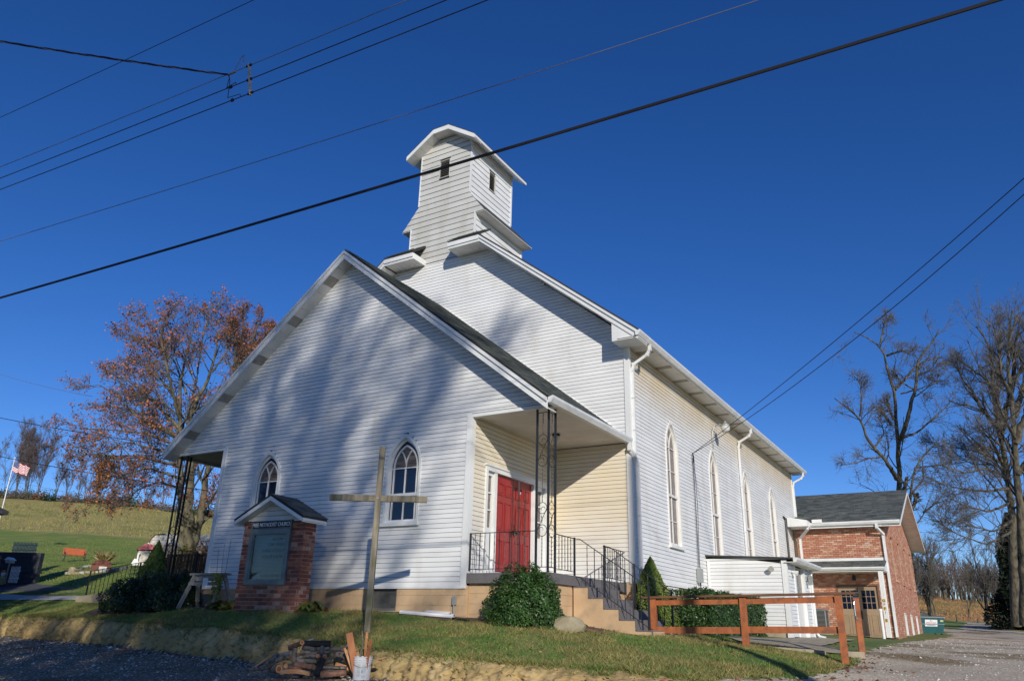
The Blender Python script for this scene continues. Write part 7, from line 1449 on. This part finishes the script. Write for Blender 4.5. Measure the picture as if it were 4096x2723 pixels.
# service drop: three twisted strands
sa, sc2 = Dp(-60, 86, 11.2), nearest(Lt, 533, 158)
dr_ = thing('service_drop', tuple(sa), 'twisted black service cable ending at the parallel wires, upper left', 'wire', None)
dv_ = sc2-sa; n = 90
mid_ = [sa.lerp(sc2+Vector((-.1, 0, -.01)), i/n)+Vector((0, 0, .16*(-4*(i/n)*(1-i/n))+.0)) for i in range(n+1)]
cor = Dp(250, 132, (sa-Vector(CAM)).dot(Vector(Fv))*.5+(sc2-Vector(CAM)).dot(Vector(Fv))*.5); shift = (cor-mid_[n//2]).z if abs((cor-mid_[n//2]).z) < 1 else 0
mid_ = [p_+Vector((0, 0, shift*4*(i/n)*(1-i/n))) for i, p_ in enumerate(mid_)]
for k in range(3):
    b = B(); b.tube([p_+Vector((0, .011*math.cos(i*.42+k*2.1), .011*math.sin(i*.42+k*2.1))) for i, p_ in enumerate(mid_)], .0085 if k else .006, 5); b.build('strand', 'wire' if k else 'wire_alu', dr_)
e1_ = mid_[-1]; b = B(); b.bar(e1_-Vector((.02, 0, 0)), e1_+Vector((.16, 0, .0)), .03, .02); b.build('wedge_clamp', 'grey_metal', dr_)
cm, cb_ = nearest(Lm, 530, 192), nearest(Lb, 533, 225)
for c_, dx in ((cm, .10), (cb_, .16)):
    b = B(); b.tube([e1_, e1_.lerp(c_, .3)+Vector((-.0, 0, .02)), e1_.lerp(c_, .75)+Vector((-.07, 0, -.05)), c_+Vector((dx, 0, .05)), c_+Vector((dx+.02, 0, 0))], .006, 5); b.build('jumper', 'wire', dr_)
    b = B(); b.cbox(c_, (.05, .03, .04)); b.build('tap_clamp', 'wire', dr_)
b = B(); b.tube([e1_+Vector((.12, 0, 0)), e1_+Vector((.24, 0, .24)), e1_+Vector((.30, 0, .26)), e1_+Vector((.31, 0, .12)), sc2+Vector((.2, 0, .02))], .006, 5); b.build('jumper', 'wire_alu', dr_)
# service wires to the side wall
wp = Vector((XM+.05, 8.54, 3.97))
for i, (x, y, lab) in enumerate(((2359, 411, 'upper wire running from the side wall to the right edge of the sky'), (2359, 448, 'lower wire running from the side wall to the right edge of the sky'))):
    e_ = Dp(x, y, 13); d_ = e_-wp; b = B(); n = 24; b.tube([wp+d_*(1.5*k/n)-Vector((0, 0, .35*4*(k/n/1)*(1-k/n)*.6 if 0 else (.25+.3*i)*(1.5*k/n)*(1-1.5*k/n)*2)) for k in range(n+1)], .009, 5); tag(b.build('service_wire', 'wire'), lab, 'wire', 'service wires to the side wall')
# thin wires at the lower left
for (x0, y0, x1, y1, t0, t1, r_, m_, lab) in ((0, 858, 213, 913, 40, 34, .009, 'wire_alu', 'faint thin wire fading into the russet tree top left'), (0, 958, 420, 1030, 38, 30, .016, 'wire', 'black wire passing through the middle of the russet tree'), (0, 1047, 480, 1130, 38, 29, .016, 'wire', 'black wire passing just above the flag'), (0, 1100, 480, 1190, 60, 50, .012, 'wire_alu', 'faint wire low in the sky behind the flag')):
    a, c = Dp(x0, y0, t0), Dp(x1, y1, t1); a2 = a-(c-a)*.3; n = 16; b = B(); b.tube([a2.lerp(c, k/n)-Vector((0, 0, .12*4*k/n*(1-k/n))) for k in range(n+1)], r_, 5); tag(b.build('power_line', m_), lab, 'wire', 'wires at the lower left')

# ================================================================== ACROSS THE ROAD (behind the camera; they throw the shadows)
pb = np.array([2.20, 3.86])+np.array([.9162, -1])*14.5; z0 = gz1(*pb)
o = thing('utility_pole', (pb[0], pb[1], z0), 'brown wooden utility pole across the road, out of view', 'pole'); b = B(); zt_ = 2.95+.4975*14.5; b.tube([(pb[0], pb[1], z0-.2), (pb[0], pb[1], z0+5), (pb[0], pb[1], zt_)], [.17, .14, .12], 10); b.build('pole', 'bark', o)
def shade_pt(x, y, z, u): return np.array([x, y, z])+np.array([.9162, -1, .4975])*u
def road_tree(label, x, y, u, h, x0, x1, n, seed, r0=.2, d1=7, d2=4, ex=1.15):
    """a bare tree whose leaders fan out; x, y: where its trunk's shadow lands"""
    rng = np.random.RandomState(seed); q = shade_pt(x, y, 0, u); z = gz1(q[0], q[1]); base = np.array([q[0], q[1], z]); limbs = []
    for k in range(n):
        e = x0+(x1-x0)*(k+rng.uniform(.2, .8))/n; hh = h*rng.uniform(.8, 1.0)*(1-.012*abs(e)); yy = rng.uniform(-2, 2)
        limbs.append(([base+np.array([e*f**ex+rng.normal(0, .25)*(f > .3), yy*f, max(0, hh*f)]) for f in (0, .12, .3, .45, .6, .75, .9, 1)], r0*rng.uniform(.55, 1), .03))
    return tree('bare_tree', label, base, limbs, [dict(per=d1, ang=.45, L=.36, pw=.8, rr=.55, K=5, sd=4, wob=.12, trop=.12, rmin=.045, rmax=.09, lo=.3), dict(per=d2, ang=.5, L=.70, pw=.65, rr=.6, K=4, sd=3, wob=.15, trop=.1, rmin=.030), dict(per=5, ang=.6, L=.7, pw=.5, rr=.6, K=4, sd=3, wob=.18, trop=.05, rmin=.022)], 3, 'bare trees across the road', 'bark', 'twig', None, seed, 10)
road_tree('tall fan-crowned bare tree across the road, out of view', -9.3, 0, 33, 31, -2.5, 10, 16, 907, .26, 13, 6, 1.9)
road_tree('unseen second fan-crowned bare tree added behind the first to deepen the facade shade', -8.2, 0, 39, 35, -2, 7.5, 12, 917, .26, 12, 5, 1.9)  # added out of view only to strengthen the shade on the facade
road_tree('bare tree across the road left of the fan-crowned one, out of view', -12.5, 0, 27, 22, -3, 4.5, 8, 901, .22, 11, 5)
road_tree('third bare tree across the road, out of view', -16.5, -.5, 24, 17, -3, 2.5, 4, 902, .24, 8, 4)
road_tree('fourth bare tree across the road, out of view', -19.5, 0, 24, 17, -3, 3, 4, 903, .24, 8, 4)
road_tree('fifth bare tree across the road, out of view', -23.5, 1, 25, 17, -3, 3, 5, 904, .24, 8, 4)
road_tree('low bare tree across the road nearest the verge, out of view', -14, -6, 17, 12, -4, 2, 7, 905, .16, 9, 5)
road_tree('low bare tree by the verge farther left, out of view', -18, -5, 17, 12, -4, 3, 6, 906, .16, 9, 5)
conifer(-19.2, -5.6, 13, 3.2, 8000, 'dark conifer left of the viewpoint out of the frame, nearest', 51); conifer(-24, -4.6, 13.5, 3.4, 8000, 'dark conifer left of the viewpoint out of the frame, middle one', 52); conifer(-12.8, -7.4, 12.8, 2.9, 8000, 'dark conifer left of the viewpoint out of the frame, closest to the verge', 54); conifer(-29, -2.5, 13, 3.4, 7000, 'dark conifer left of the viewpoint out of the frame, farthest', 53)
